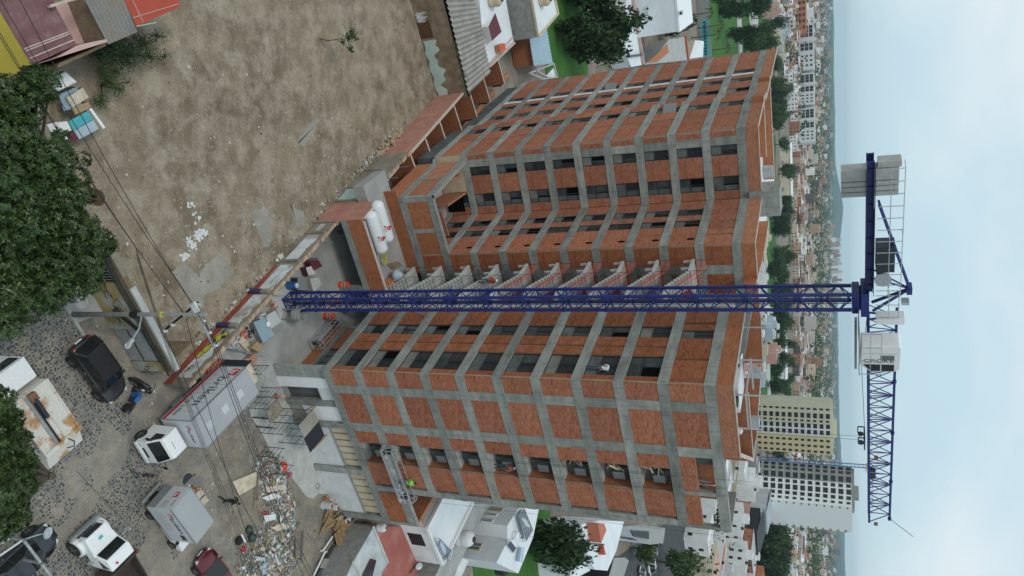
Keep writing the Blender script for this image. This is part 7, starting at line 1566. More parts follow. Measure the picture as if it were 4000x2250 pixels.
walk={'knl':(.18,.1,.52),'anl':(.28,.1,.12),'tol':(.44,.11,.08),'knr':(-.05,-.1,.5),'anr':(-.3,-.1,.16),'tor':(-.18,-.11,.06),'ell':(-.1,.25,1.15),'wrl':(.05,.3,.95),'elr':(.12,-.26,1.18),'wrr':(.3,-.2,1.1)}
D_=1.5528
def gp(x,y,z=0): p=G(x*D_,y*D_,z); return (p.x,p.y,z)
person('man in navy t-shirt and jeans walking on the cobbled street',gp(333,1193),195,dict(walk,wrl=(.2,.36,1.15),ell=(.02,.3,1.2)),'navy','denim',sleeve='skin')
person('person in black clothes and striped vest walking beside the rubble heap',gp(553,1255),20,dict(walk,spi=(.05,0,1.12),che=(.1,0,1.29),nec=(.14,0,1.43),hea=(.17,0,1.53),top=(.18,0,1.63)),'cloth_black','cloth_black',helmet=None)
p=F1.P(9.45,.45,7.62); person('worker in bright green vest standing on the hanging platform',tuple(p),118,{'ell':(.2,.2,1.2),'wrl':(.36,.12,1.38),'elr':(.15,-.24,1.2),'wrr':(.36,-.15,1.3)},'hi_vis','cloth_grey',vest='hi_vis')
p=F1.P(8.0,-.55,ZB[4]+.62); person('worker in white helmet and orange vest in a middle loggia',tuple(p),-100,{'ell':(.1,.24,1.15),'wrl':(.3,.2,1.05),'elr':(.12,-.24,1.15),'wrr':(.32,-.15,1.1),'spi':(.05,0,1.12),'che':(.1,0,1.29),'nec':(.15,0,1.43),'hea':(.19,0,1.52),'top':(.21,0,1.62)},'cloth_grey','denim',helmet='helmet_white',vest='hi_orange')
zgt=zg(1250,900,4.14); p=zgt(285,30,0); person('worker with red helmet at the dark garage mouth by the wall',(p.x,p.y,0),-60,{'spi':(.05,0,1.12)},'navy','denim',helmet='helmet_red')
p=Vector((-.6,51.0,ZB[3]+.02-.66)); person('worker with white helmet and red shirt on the lower stair flight',tuple(p),-60,{'knl':(.1,.1,.5)},'helmet_red','denim',helmet='helmet_white')
p=F2.P(1.3,-.02,ZB[7]+.62); person('worker in white shirt sitting inside an upper window opening',tuple(p),30,{'spi':(.1,0,1.1),'che':(.2,0,1.25),'nec':(.28,0,1.36),'hea':(.34,0,1.43),'top':(.38,0,1.5)},'white_dull','denim')
p=gp(700,1340); person('black-clad person crouching beside rubbish bags at the heap end',(p[0]-1.1,p[1]-.1,0),30,{'pel':(-.1,0,.45),'hil':(-.08,.1,.42),'hir':(-.08,-.1,.42),'spi':(0,0,.62),'che':(.12,0,.78),'nec':(.2,0,.9),'hea':(.25,0,.98),'top':(.28,0,1.07),'shl':(.14,.18,.86),'shr':(.14,-.18,.86),'ell':(.32,.22,.62),'elr':(.32,-.22,.62),'wrl':(.48,.14,.48),'wrr':(.48,-.14,.48),'knl':(.25,.14,.5),'knr':(.25,-.14,.5)},'cloth_black','cloth_black')
# ------------------------------------------------------------------ gas tanks
mat_plain('tank_white',(.70,.72,.74),.35,0,.5,.04,1)
def gastank(o,off,label):
    c=PF.P(o,off,0); t=thing('gas_tank',label,'gas tank',(c.x,c.y,3.39),PF.rz); L_=3.55; r=.53
    MB().lathe([(0,0),(r*.45,.03),(r*.8,.13),(r*.97,.3),(r,.42),(r,L_-.42),(r*.97,L_-.3),(r*.8,L_-.13),(r*.45,L_-.03),(0,L_)],28,(0,0,r+.55),(1,0,0)).build('vessel','tank_white',t,smooth=True)
    for x in (.7,2.9): MB().box(x,x+.16,-.35,.35,0,.68).build('saddle','concrete',t)
    a=R(-38); q_=lambda x,u,lift=.004: Vector((x,-(r+lift)*sin(pi/2+a+u/r)*0+ (r+lift)*sin(a+u/r),r+.55+(r+lift)*cos(a+u/r)))
    def decal(x0,x1,u0,u1,m,lift=.004):
        d=MB(); n=5
        for i in range(n):
            ua=u0+(u1-u0)*i/n; ub=u0+(u1-u0)*(i+1)/n; d.quad(q_(x0,ua,lift),q_(x1,ua,lift),q_(x1,ub,lift),q_(x0,ub,lift))
        return d.build('marking',m,t)
    decal(2.1,2.42,.10,.42,'red_paint'); decal(2.2,2.24,.16,.36,'white_paint',.007); decal(2.2,2.34,.30,.36,'white_paint',.007)
    decal(1.95,2.03,-.16,.02,'maroon'); decal(2.08,2.16,-.13,.04,'red_paint'); decal(2.2,2.3,-.2,.0,'wall_pink'); decal(2.36,2.4,-.16,.02,'maroon'); decal(2.0,2.35,.05,.075,'letter_grey')
    MB().lathe([(.09,0),(.09,.12),(.05,.14)],10,(L_*.62,0,2*r+.55)).build('valve_dome','red_paint',t)
    MB().tube([(L_*.62,.1,2*r+.53),(L_+.1,.2,r+.6)],.012,5).build('pipe','black',t); return t
gastank(-.95,-1.05,'long white gas tank nearer the front parapet, with red square marking'); gastank(-1.3,-2.25,'long white gas tank nearer the rear brick wall, with red square marking')
t=thing('pallet','broken timber grille leaning at the corner of the tank terrace','pallet',tuple(PF.P(4.4,-2.6,3.39)),R(60))
for i in range(5): MB().bar((i*.18,0,.05),(i*.18,.35,1.0),.05).build('slat','wood',t); MB().bar((-.05,.07*i+.02,.12+.2*i),(.8,.07*i+.02,.12+.2*i),.05).build('slat','wood',t)
t=thing('rubbish_bag','crumpled pale plastic sheet bundle by the first stair flight','plastic',tuple(PF.P(5.2,-2.2,4.0))); MB().lathe([(0,0),(.4,.05),(.5,.35),(.3,.6),(.15,.8),(0,.85)],9).build('bundle','house_pale_blue',t,smooth=True)
t=thing('hose','coil of yellow hose on the tank terrace floor','hose',tuple(PF.P(3.7,-2.2,3.4))); MB().tube([(cos(i*.6)*(.25+.006*i),sin(i*.6)*(.25+.004*i),.03+.004*i) for i in range(40)],.025,5).build('coil','spray_yellow',t)
# ------------------------------------------------------------------ driveway clutter
z9=zg(700,800,1.9325)
def barrel(p,label,mat='orange',r=.28,h=.9,band='stone_cap',cat='barrel',lid=None,tip=0):
    t=thing('traffic_barrel' if mat=='orange' else 'drum',label,cat,(p[0],p[1],0)); o=MB().lathe([(r*1.12,0),(r*1.12,.06),(r,.08),(r*.97,h*.35),(r*.93,h*.36),(r*.92,h*.62),(r*.88,h*.63),(r*.86,h*.95),(r*.6,h)],16).build('shell',mat,t,smooth=False)
    if band:
        for z in (.42,.72): MB().lathe([(r*.95,h*z-.05),(r*.93,h*z+.05)],16).build('white_band',band,t)
    if lid: MB().lathe([(r*.62,h),(r*.55,h+.02)],14).build('lid',lid,t)
    if tip: t.rotation_euler=(R(90),0,tip)
    return t
z4=zg(1250,900,4.14)
barrel(z4(320,885),'orange traffic barrel beside the dark garage mouth'); barrel(z4(80,1385),'orange traffic barrel right of the crane mast beside the metal cradle'); barrel(z4(160,1150),'orange traffic barrel standing behind the crane mast')
barrel(z9(812,610),'blue plastic drum beside the painted wall near the crane','blue_plastic',.3,.95,None,'drum','lamp_clear')
z7=zg(500,1400,2.898)
for i,(x,y) in enumerate(((985,45),(930,85),(900,125))): barrel(z7(x,y),('far','middle','near')[i]+' orange barrel in the row between lot wall and big truck')
p=z9(790,830); t=thing('concrete_skip','round grey concrete hopper bucket on a steel stand beside the crane foot','concrete bucket',(p.x,p.y,0)); MB().lathe([(.14,.55),(.46,1.0),(.46,1.65),(.49,1.66),(.49,1.72),(.42,1.72),(.42,1.2),(.1,.8)],20).build('hopper','concrete',t)
for a in range(4): c_,s_=cos(a*pi/2+.6),sin(a*pi/2+.6); MB().bar((c_*.5,s_*.5,0),(c_*.45,s_*.45,1.05),.07).bar((c_*.5,s_*.5,.25),(cos(a*pi/2+2.17)*.5,sin(a*pi/2+2.17)*.5,.8),.04).build('leg','steel_grey',t)
MB().lathe([(.52,.02),(.52,.08),(.46,.08),(.46,.02)],16).build('base_ring','steel_grey',t)
def crate(pts,h,label,name,mat,top=None,cat='crate',z0=0,rows=0):
    c=sum((Vector((p.x,p.y,0)) for p in pts),Vector())/len(pts); t=thing(name,label,cat,(c.x,c.y,0)); P=[(p.x-c.x,p.y-c.y) for p in pts]
    if rows:
        for k in range(rows): MB().prism([(x*(1-.03*(k%2)),y*(1-.03*(k%2))) for x,y in P],z0+h*k/rows+.01,z0+h*(k+1)/rows-.012).build('layer',mat,t)
    else: MB().prism(P,z0+.1,h).build('body',mat,t)
    if top: MB().prism([(x*1.03,y*1.03) for x,y in P],h+.002,h+.05).build('cover',top,t)
    MB().prism([(x*1.02,y*1.02) for x,y in P],0,.09).build('pallet','wood_old',t); return t
H9=lambda pts,h: [z9(x,y,h) for x,y in pts]
crate(H9(((895,545),(1010,560),(1020,650),(890,640)),.7),.7,'dark metal-framed site box with open side near the crane base','site_box','steel_dark','steel_grey','box')
crate(H9(((985,560),(1045,550),(1070,600),(1010,655)),1.1),1.1,'whitish mortar-stained box beside the dark site box','mortar_box','slab_worn','concrete_pale','box')
crate(H9(((985,430),(1045,400),(1085,465),(1015,495)),.7),.7,'pallet of purple-brown bricks near the garage mouth','brick_pallet','maroon',None,'bricks',0,6)
crate(H9(((955,475),(1000,462),(1025,520),(975,535)),.6),.6,'pallet of dark bricks wrapped in clear film by the wall','brick_pallet','maroon','lamp_clear','bricks',0,5)
crate(H9(((650,840),(720,800),(765,880),(690,935)),.6),.6,'plastic-wrapped bundle of tan boxes near the concrete bucket','wrapped_pallet','cardboard','house_pale_grey','pallet load',0,4)
crate(H9(((560,890),(650,850),(710,980),(630,1040)),.5),.5,'grey stack of form panels against the painted wall','form_panels','slab_grey','sheet_blue','panels',0,7)
crate(H9(((545,1080),(590,1030),(650,1085),(605,1115)),.6),.6,'stack of brown fibre tiles near the big truck rear','tile_stack','cardboard',None,'tiles',0,8)
crate(H9(((520,1170),(570,1120),(600,1160),(560,1215)),.5),.5,'small stack of reddish tiles below the brown tile stack','tile_stack','pink_brick',None,'tiles',0,6)
crate(H9(((600,840),(650,810),(690,870),(640,910)),.45),.45,'low pallet of grey sacks by the wall','sack_pallet','house_pale_grey',None,'sacks',0,3)
p=z9(680,900,.7); t=thing('bucket_lid','white round lid on the wrapped bundle','lid',(p.x,p.y,.6)); MB().lathe([(.2,0),(.2,.05),(.1,.08)],14).build('disc','white_paint',t)
def plank(p,q_,w,h,label,mat='wood_old',name='timber_board',cat='timber'):
    t=thing(name,label,cat,tuple(p)); wpart(MB().bar(p,q_,w,h),'board',mat,t); return t
plank(z9(460,1010,.15),z9(535,1095,.15),.5,.05,'yellowish ply board leaning by the wall','ply'); plank(z9(500,1120,.3),z9(655,1137,.3),.05,.05,'thin steel pole lying on the tile stacks','galvanised','pole','pole'); plank(z9(385,1090,.5),z9(560,1120,.2),.1,.12,'grey steel angle across the clutter by the wall','steel_grey','steel_section','steel'); plank(z9(490,1180,.9),z9(570,1340,.9),.5,.3,'long cream timber carton behind the big truck','ply','carton','carton')
for k,(x,y) in enumerate(((575,930),(590,1000),(480,985),(530,950),(700,740),(690,760),(430,1030),(410,1060),(620,850))):
    p=z9(x,y); t=thing('debris_pile',('small heap of broken bricks','heap of bagged scraps','tangle of red netting','heap of dark offcuts','broken clay blocks','broken block halves','pile of grey sacks','loose white plastic','grey scrap bundle')[k]+' along the foot of the painted wall','debris',(p.x,p.y,0)); m=MB(); q=random.Random(k)
    for i in range(14): s=q.uniform(.06,.2); m.obox((q.gauss(0,.2),q.gauss(0,.2),q.uniform(0,.2)),(s,s*.7,s*.5),q.uniform(0,6),q.uniform(-.6,.6),q.uniform(-.6,.6))
    o=m.build('pieces',('pink_brick','slab_worn','net_orange','steel_dark','brick','pink_brick','house_pale_grey','white_dull','slab_grey')[k],t); o['kind']='stuff'
# aluminium work cradle on the ground and the one hanging on the facade
def cradle(root,L_,w,h,mat):
    f=MB()
    for y in (-w/2,w/2):
        for z in (.12,h*.55,h): f.bar((0,y,z),(L_,y,z),.05)
        n=int(L_/.75)
        for i in range(n+1):
            x=L_*i/n; f.bar((x,y,.12),(x,y,h),.04)
            if i<n: f.bar((x,y,.12),(x+L_/n,y,h*.55),.025)
    for x in (0,L_):
        for z in (.12,h): f.bar((x,-w/2,z),(x,w/2,z),.05)
        f.bar((x,-w/2,.1),(x,w/2,h),.03)
    f.build('frame',mat,root); MB().box(0,L_,-w/2+.03,w/2-.03,.1,.14).build('deck','galvanised',root)
    for x in (.15,L_-.15): MB().tube([(x,-w/2,h),(x,-w/2,h+.25),(x,0,h+.32),(x,w/2,h+.25),(x,w/2,h)],.03,6).build('hanger',mat,root); MB().obox((x+(.2 if x<1 else -.2),0,.45),(.25,.3,.5)).build('hoist_motor','steel_dark',root)
t=thing('work_cradle','long aluminium work cradle resting beside the brick plinth wall','cradle',(4.15,45.35,0),math.atan2(48.3-45.35,2.3-4.15)); cradle(t,3.4,.75,1.0,'galvanised')
p=F1.P(6.35,.35,7.35); t=thing('work_cradle','aluminium work cradle hanging across the lower loggias on cables','cradle',tuple(p),F1.rz); cradle(t,5.0,.62,1.05,'galvanised')
for x in (.15,4.85): MB().tube([(x,0,1.35),(x,.02,25)],.011,4).build('suspension_cable','steel_dark',t)
q=random.Random(6)
for i in range(16): MB().obox((q.uniform(.4,4.6),q.uniform(-.2,.2),.2),(q.uniform(.1,.3),q.uniform(.1,.25),q.uniform(.08,.2)),q.uniform(0,3)).build('tool_bag',q.choice(('house_pale_blue','steel_grey','slab_grey','white_dull')),t)
for k,t_ in enumerate((6.9,8.0)):
    for y in (.05,):
        p=F1.P(t_,y,0); c=thing('cable',('left','right')[k]+' thin safety line hanging down the loggia column','cable',(p.x,p.y,4.5)); MB().tube([(0,0,0),(.04,0,8),(0,0,23.5)],.009,4).build('line','steel_dark',c)
# ------------------------------------------------------------------ scaffolds at the shop front
zs2=zg(1100,1400,3.6225)
def scaffold(p,rz,L_,w,h,label,decks):
    t=thing('scaffold',label,'scaffold',(p[0],p[1],0),rz)
    for x in (0,L_):
        m=MB()
        for y in (0,w): m.bar((x,y,0),(x,y,h),.032)
        for j in range(5): m.bar((x,0,.25+j*(h-.4)/4),(x,w,.25+j*(h-.4)/4),.02)
        m.bar((x,w*.5,.25),(x,w*.5,h*.6),.03); m.build('ladder_frame','steel_dark',t)
    for y in (0,w): MB().bar((0,y,.2),(L_,y,h-.2),.018).bar((0,y,h-.2),(L_,y,.2),.018).build('cross_brace','steel_grey',t)
    for z,a,b,mat,y0,y1,tilt in decks: MB().obox(((a+b)/2,(y0+y1)/2,z),(b-a,y1-y0,.06),0,tilt,0).build('deck_board',mat,t)
    return t
a=F1.P(1.0,3.2,0); scaffold((a.x,a.y),F1.rz+R(3),2.3,1.1,2.0,'first tubular scaffold before the dark shop opening',[(1.7,.1,1.2,'wood_old',-.1,1.2,.1)])
a=F1.P(3.2,2.0,0); scaffold((a.x,a.y),F1.rz,1.9,1.5,2.9,'taller tubular scaffold with deck boards and dark mat before shop front',[(2.9,-.1,1.0,'slab_worn',-.3,1.5,0),(2.9,1.02,2.3,'steel_dark',-.3,1.5,0)])
a=F1.P(4.4,4.2,0); scaffold((a.x,a.y),F1.rz+R(2),1.6,.9,1.9,'empty low tubular scaffold at the front of the apron',[])
a=F1.P(-1.3,2.4,0); scaffold((a.x,a.y),F1.rz+R(4),2.0,.9,1.8,'empty tubular scaffold frame left of the shop opening',[])
for k,(A_,B2) in enumerate((((360,850),(600,570)),((560,950),(820,650)),((450,1280),(640,1080)),((330,740),(500,640)))): plank(zs2(*A_,2.0),zs2(*B2,3.1),.22,.05,('long pale','short worn','brown','thin grey')[k]+' board across the scaffolds at the shop front',('ply','wood','wood','wood_old')[k])
t=thing('timber_grille','dark slatted timber grille leaning on the scaffold','grille',tuple(zs2(260,800,1.4)),F1.rz)
for i in range(6): MB().obox((i*.17,0,.0),(.09,1.0,.05),0,R(25)).build('slat','wood_old',t)
MB().obox((.42,.3,.1),(1.0,.08,.05),0,R(25)).obox((.42,-.3,-.18),(1.0,.08,.05),0,R(25)).build('rail','wood_old',t)
for k,(x,y) in enumerate(((590,255),(620,325))):
    a=zg(700,1500,1.9325)(x-40,y-4); b=zg(700,1500,1.9325)(x+90,y+8,.0); plank((a.x,a.y,.06),(b.x,b.y,.06),.09,.09,('upper','lower')[k]+' dark steel tube lying across the apron edge','steel_dark','steel_tube','tube')
# traffic posts in weighted bases
def post(p,label):
    t=thing('traffic_post',label,'traffic post',(p[0],p[1],0)); MB().lathe([(.2,0),(.2,.05),(.08,.09)],12).build('base','rust',t); MB().lathe([(.055,.08),(.05,1.05),(.03,1.07)],10).build('post','hi_orange',t)
    for z in (.6,.8): MB().lathe([(.057,z),(.057,z+.1)],10).build('white_band','white_paint',t)
ze=zg(700,1500,1.9325)
post(ze(725,90),'red and white traffic post at the driveway entrance by the plinth'); post(ze(1095,865),'red and white traffic post beside the drum near the pallets'); post(ze(90,785),'red and white traffic post behind the small box truck')
p=ze(1085,915); barrel(p,'grey dented steel drum next to the traffic post','house_pale_grey',.28,.85,None,'drum','rust'); p=ze(1145,930); barrel(p,'white drum with brown lid beside the grey drum','white_dull',.26,.7,None,'drum','rust')
# pallets
def pallet(p,rz,z,label,tilt=0,mat='wood'):
    t=thing('pallet',label,'pallet',(p[0],p[1],z),rz); t.rotation_euler=(tilt,tilt*.4,rz)
    for y in (-.5,0,.5): MB().box(-.6,.6,y-.04,y+.04,.02,.1).build('runner',mat,t)
    for i in range(7): x=-.55+i*.18; MB().box(x-.055,x+.055,-.55,.55,.101,.125).build('slat',mat,t)
    for i in range(3): x=-.5+i*.5; MB().box(x-.05,x+.05,-.55,.55,0,.019).build('slat',mat,t)
    return t
zp=zg(1200,1850,3.6225)
for i,(x,y,a,z,tl) in enumerate(((455,880,20,.5,.0),(455,880,24,.36,0),(460,885,18,.22,0),(640,910,62,.45,.05),(645,915,58,.3,.0),(640,905,64,.15,0),(455,740,50,.35,.15),(520,800,30,.15,.1),(300,580,75,.12,.3),(370,640,-20,.1,.2),(290,720,65,.08,.4),(560,690,45,.4,.3))):
    p=zp(x,y,z); pallet((p.x,p.y),R(a),z,('top','second','third','top','second','bottom','tilted','half-buried','leaning','loose','upright','broken')[i]+' wooden pallet '+('of the upper stack beside the retaining strip','of the upper stack beside the retaining strip','of the upper stack beside the retaining strip','of the lower stack by dark tarp','of the lower stack by dark tarp','of the lower stack by dark tarp','at the head of the pallet heap','between the two pallet stacks','near the grey drum','below the drums','at the edge of the dirt','under the striped cloth')[i],tl)
p=zp(560,590,.5); t=thing('striped_cloth','crumpled purple and white striped cloth on the pallets','cloth',(p.x,p.y,.3)); q=random.Random(15)
for s_ in range(13):
    m=MB(); n=8
    for i in range(n):
        f=lambda u,v: (-.55+u*1.1+.1*sin(v*5+s_*.2),-.35+v*.085+.08*sin(u*9+s_),.42+.2*sin(u*5+v*1.1)*cos(v*.7)-.5*(u-.5)**2); m.quad(f(i/n,s_),f((i+1)/n,s_),f((i+1)/n,s_+1),f(i/n,s_+1))
    m.build('stripe',('purple','white_dull')[s_%2],t)
for k,(a,b) in enumerate((((410,590),(460,530)),((420,660),(500,600)),((640,690),(690,640)))): plank(zp(*a,.5),zp(*b,.9),.5,.04,('first','second','third')[k]+' cardboard carton leaning behind the striped cloth','cardboard','carton','carton')
for k,(a,b) in enumerate((((190,865),(330,560)),((240,800),(390,690)),((230,690),(420,430)),((370,1000),(540,1030)),((180,860),(260,700)))): plank(zp(*a,.1),zp(*b,.5),.09,.06,('long','short','slanting','low','outer')[k]+' loose batten around the pallet heap','wood')
# dark retaining strip and white pipe on the right edge of the yard
zq_=zg(1200,1850,3.6225)
t=thing('retaining_strip','dark geotextile-covered bank between the yard and the peeling roof','bank',tuple(zq_(560,1150,0))); wpart(MB().prism([zq_(690,655,.3)[:2],zq_(940,690,.5)[:2],zq_(650,1240,.5)[:2],zq_(470,1480,.5)[:2],zq_(120,1480,.3)[:2],zq_(360,1060,.3)[:2]],0,.3),'bank','asphalt',t)
wpart(MB().prism([zq_(400,1205,.7)[:2],zq_(520,1215,.7)[:2],zq_(440,1480,.7)[:2],zq_(240,1480,.7)[:2],zq_(300,1340,.7)[:2]],.3,.7),'low_roof','slab_grey',t)
def pipe(pts,r,label,mat='white_paint'): 
    t=thing('pipe',label,'pipe',tuple(pts[0])); wpart(MB().tube(pts,r,8),'pipe',mat,t)
pipe([zq_(190,1095,.3),zq_(225,1090,.35),zq_(360,890,.35)],.06,'upper bent white plastic pipe along the dark bank'); pipe([zq_(280,1105,.4),zq_(255,1105,.4),zq_(80,1470,.4)],.06,'lower long white plastic pipe along the dark bank')
crate([zq_(180,1330,.4),zq_(240,1200,.4),zq_(340,1210,.4),zq_(300,1345,.4)],.4,'wire bundle of twisted hoses and sheets by the white pipe','hose_bundle','slab_grey','slab_worn','bundle')
# ------------------------------------------------------------------ rubble heap
mat_isl('rubbish',[(0,(.58,.58,.56)),(.14,(.33,.27,.19)),(.28,(.25,.24,.22)),(.4,(.48,.42,.33)),(.5,(.2,.17,.13)),(.58,(.10,.17,.22)),(.64,(.66,.66,.65)),(.72,(.36,.36,.35)),(.79,(.28,.11,.09)),(.83,(.07,.10,.09)),(.88,(.42,.36,.12)),(.91,(.35,.12,.2)),(.94,(.16,.3,.36))],.85)
zr2=zg(900,1750,1.638); q=random.Random(31); hm=MB(); G_=24
heap=[((215,130),95,.5),((250,190),110,.8),((260,280),115,1.0),((290,350),110,1.0),((310,430),105,.9),((330,500),100,.8),((300,560),110,.7),((230,640),120,.7),((150,690),120,.6),((300,680),110,.6),((380,720),90,.5),((120,760),120,.5),((220,760),130,.6)]
hc=[(zr2(*c),r/1.638*.0128*1.15,h) for c,r,h in heap]
def hz_(x,y): return sum(h*.75*math.exp(-((x-c.x)**2+(y-c.y)**2)/(r*r)) for c,r,h in hc)
xs=[c.x for c,_,_ in hc]; ys=[c.y for c,_,_ in hc]; x0,x1,y0,y1=min(xs)-1.5,max(xs)+1.5,min(ys)-1.5,max(ys)+1.5; n=46
for i in range(n):
    for j in range(n):
        f=lambda a,b: (x0+(x1-x0)*a/n,y0+(y1-y0)*b/n,hz_(x0+(x1-x0)*a/n,y0+(y1-y0)*b/n)*.8-.06+.03*sin(a*2.1+b))
        if max(hz_(*f(i+a,j+b)[:2]) for a,b in ((0,0),(1,1)))>.1: hm.quad(f(i,j),f(i+1,j),f(i+1,j+1),f(i,j+1))
tag(hm.build('rubble_mound','yard_dirt',smooth=True),kind='stuff')
rbm=MB(); cnt=0
while cnt<4200:
    c,r,h=q.choice(hc); x,y=c.x+q.gauss(0,r*.62),c.y+q.gauss(0,r*.62); hh=hz_(x,y)
    if hh<.1 and q.random()<.8: continue
    k=q.random(); s=q.uniform(.04,.13) if k<.82 else q.uniform(.13,.3)
    if k<.45: d=(s*q.uniform(1,3.2),s*q.uniform(.25,.6),s*.2)
    elif k<.8: d=(s,s*q.uniform(.5,1),s*q.uniform(.2,.7))
    else: d=(s*1.2,s*q.uniform(.6,1),.015)
    rbm.obox((x,y,hh*.8+q.uniform(-.03,.12)),d,q.uniform(0,6.3),q.gauss(0,.45),q.gauss(0,.45)); cnt+=1
tag(rbm.build('rubbish_heap','rubbish'),kind='stuff')
fl=MB(); 
for i in range(170):   # torn sheets and bags over the heap
    c,r,h=q.choice(hc); x,y=c.x+q.gauss(0,r*.6),c.y+q.gauss(0,r*.6); z_=hz_(x,y)*.8+.1; s=q.uniform(.1,.28); a=q.uniform(0,6); k=6
    fl.add([(x,y,z_+.05)]+[(x+s*cos(a+6.283*m/k)*q.uniform(.6,1.2),y+s*.7*sin(a+6.283*m/k)*q.uniform(.6,1.2),z_+q.uniform(-.1,.06)) for m in range(k)],[(0,1+m,1+(m+1)%k) for m in range(k)])
tag(fl.build('torn_plastic_and_paper','rubbish'),kind='stuff')
def hp_(x,y,dz=.1): p=zr2(x,y); return Vector((p.x,p.y,hz_(p.x,p.y)*.8+dz))
def sheetboard(pts,label,mat,dz=.12,cat='board'):
    P=[hp_(x,y,dz+.04*(i%2)) for i,(x,y) in enumerate(pts)]; t=thing('board',label,cat,tuple(P[0])); wpart(MB().add([tuple(p) for p in P]+[(p.x,p.y,p.z-.04) for p in P],[(3,2,1,0),(4,5,6,7),(0,1,5,4),(1,2,6,5),(2,3,7,6),(3,0,4,7)]),'panel',mat,t)
sheetboard(((5,215),(155,148),(155,240),(45,305)),'big pale plywood sheet lying left of the rubble heap','ply',.08); sheetboard(((180,245),(270,222),(275,255),(190,278)),'yellow foam slab across the upper rubble heap','stone_cap',.3); sheetboard(((170,315),(215,280),(245,300),(195,332)),'white board below the yellow foam slab','white_dull',.3); sheetboard(((190,430),(240,412),(245,450),(200,470)),'white scrap sheet on the left of the heap','white_dull',.25); sheetboard(((320,385),(365,370),(385,400),(340,430)),'pale blue-white sheet on the middle of the heap','house_pale_blue',.25); sheetboard(((225,505),(270,470),(300,490),(250,525)),'pale ply offcut in the heap below the white sheet','ply',.25); sheetboard(((100,680),(150,690),(185,790),(160,800)),'blue-grey door panel at the lower end of the heap','house_pale_blue',.2); sheetboard(((360,340),(378,332),(388,365),(370,372)),'small white square panel at the right of the heap','white_paint',.3)
for k,(a,b,w) in enumerate((((290,640),(420,470),.2),((330,640),(415,475),.16),((385,700),(400,580),.3),((440,730),(450,525),.16),((255,660),(345,560),.12),((150,330),(152,150),.08),((130,385),(150,180),.06))): plank(hp_(*a,.25),hp_(*b,.3),w,.05,('wide grey','narrow grey','broad dark','outer long grey','short worn','left long','thin left')[k]+' board lying on the rubble heap','wood_old')
for k,(x,y,m,s) in enumerate(((110,520,'leaf_bag',.3),(125,570,'leaf_bag',.34),(45,590,'cloth_black',.32),(70,645,'red_paint',.2),(205,415,'red_paint',.16),(320,115,'net_orange',.35),(330,135,'net_orange',.25),(375,170,'striped_pink',.2))):
    if m=='leaf_bag' and m not in MATS: mat_plain('leaf_bag',(.03,.06,.05),.5)
    if m=='striped_pink' and m not in MATS: mat_plain('striped_pink',(.45,.12,.2),.7)
    p=hp_(x,y,0); t=thing('rubbish_bag',('upper dark green','lower dark green','black','red','small red','bright orange','flat orange','pink')[k]+' rubbish bag '+('beside the heap','beside the heap','at the heap edge','at the lower heap','half way up the heap','at the top of the heap','at the top of the heap','at the upper right of the heap')[k],'bag',tuple(p)); MB().lathe([(s*.6,0),(s,s*.35),(s*.85,s*.8),(s*.35,s*1.15),(.03,s*1.3)],9).build('bag',m,t,smooth=True)
p=zyd(600,790,0)
# manhole with loose slabs behind the small truck
p=ze(75,745); t=thing('open_manhole','open manhole with dark lid behind the small box truck','manhole',(p.x,p.y,0)); MB().lathe([(.4,.012),(.38,.03)],18,(-.2,-.1,0)).build('lid','steel_dark',t); MB().obox((.15,.1,.02),(.7,.8,.03),R(30)).build('frame','slab_grey',t)
for k,(x,y) in enumerate(((150,830),(175,875))):
    p=ze(x,y); t=thing('paving_slab',('first','second')[k]+' pale slab propped beside the small box truck','slab',(p.x,p.y,.05)); MB().obox((0,0,.05),(.6,.5,.07),R(32)).build('slab','ply',t)
for k,(x,y,r) in enumerate(((1095,640,.32),(1195,590,.1),(1040,770,.22),(510,400,.14))):
    p=ze(x,y); t=thing('cable_coil',('black cable coil','small cable loop','thin wire loop','lone wire ring')[k]+(' on the concrete apron' if k<3 else ' in the yard beside the big truck'),'cable',(p.x,p.y,.03)); MB().tube([(cos(i*.7)*r*(1+.15*sin(i*1.3)),sin(i*.7)*r*(1+.15*cos(i*2.1)),.01+.002*i) for i in range(36 if k==0 else 12)],.012,4).build('coil','black',t)
# ------------------------------------------------------------------ utility pole and overhead lines
pb=Vector((1.064,26.27,0)); t=thing('utility_pole','tall concrete utility pole with crossarms and street lamp by the lot wall','utility pole',tuple(pb))
MB().lathe([(.15,0),(.115,5),(.085,9.55),(0,9.6)],12).build('pole','block_grey',t,smooth=True)
A_=D31; C_=Vector((-D31.y,D31.x,0))
def arm(z,l0,l1,dv,w=.09): MB().bar(tuple(dv*l0+Vector((0,0,z))),tuple(dv*l1+Vector((0,0,z))),w,w).build('crossarm','galvanised',t)
arm(8.95,-.1,1.9,A_); arm(8.0,-1.1,1.5,C_*-1+A_*.0); arm(8.0,-1.1,1.5,C_*-1)
for l in (.35,1.05,1.8): p=A_*l; MB().lathe([(.05,9.0),(.09,9.06),(.06,9.12),(.08,9.2),(.03,9.27)],10,(p.x,p.y,0)).build('insulator','lamp_clear',t)
for l in (-.9,.9,1.4): p=C_*-l; MB().lathe([(.05,8.05),(.08,8.12),(.04,8.3)],10,(p.x,p.y,0)).build('insulator','lamp_clear',t)
p=C_*.6; MB().obox((p.x,p.y,8.2),(.3,.55,.14),S31+pi/2).build('fuse_cutout','white_dull',t)
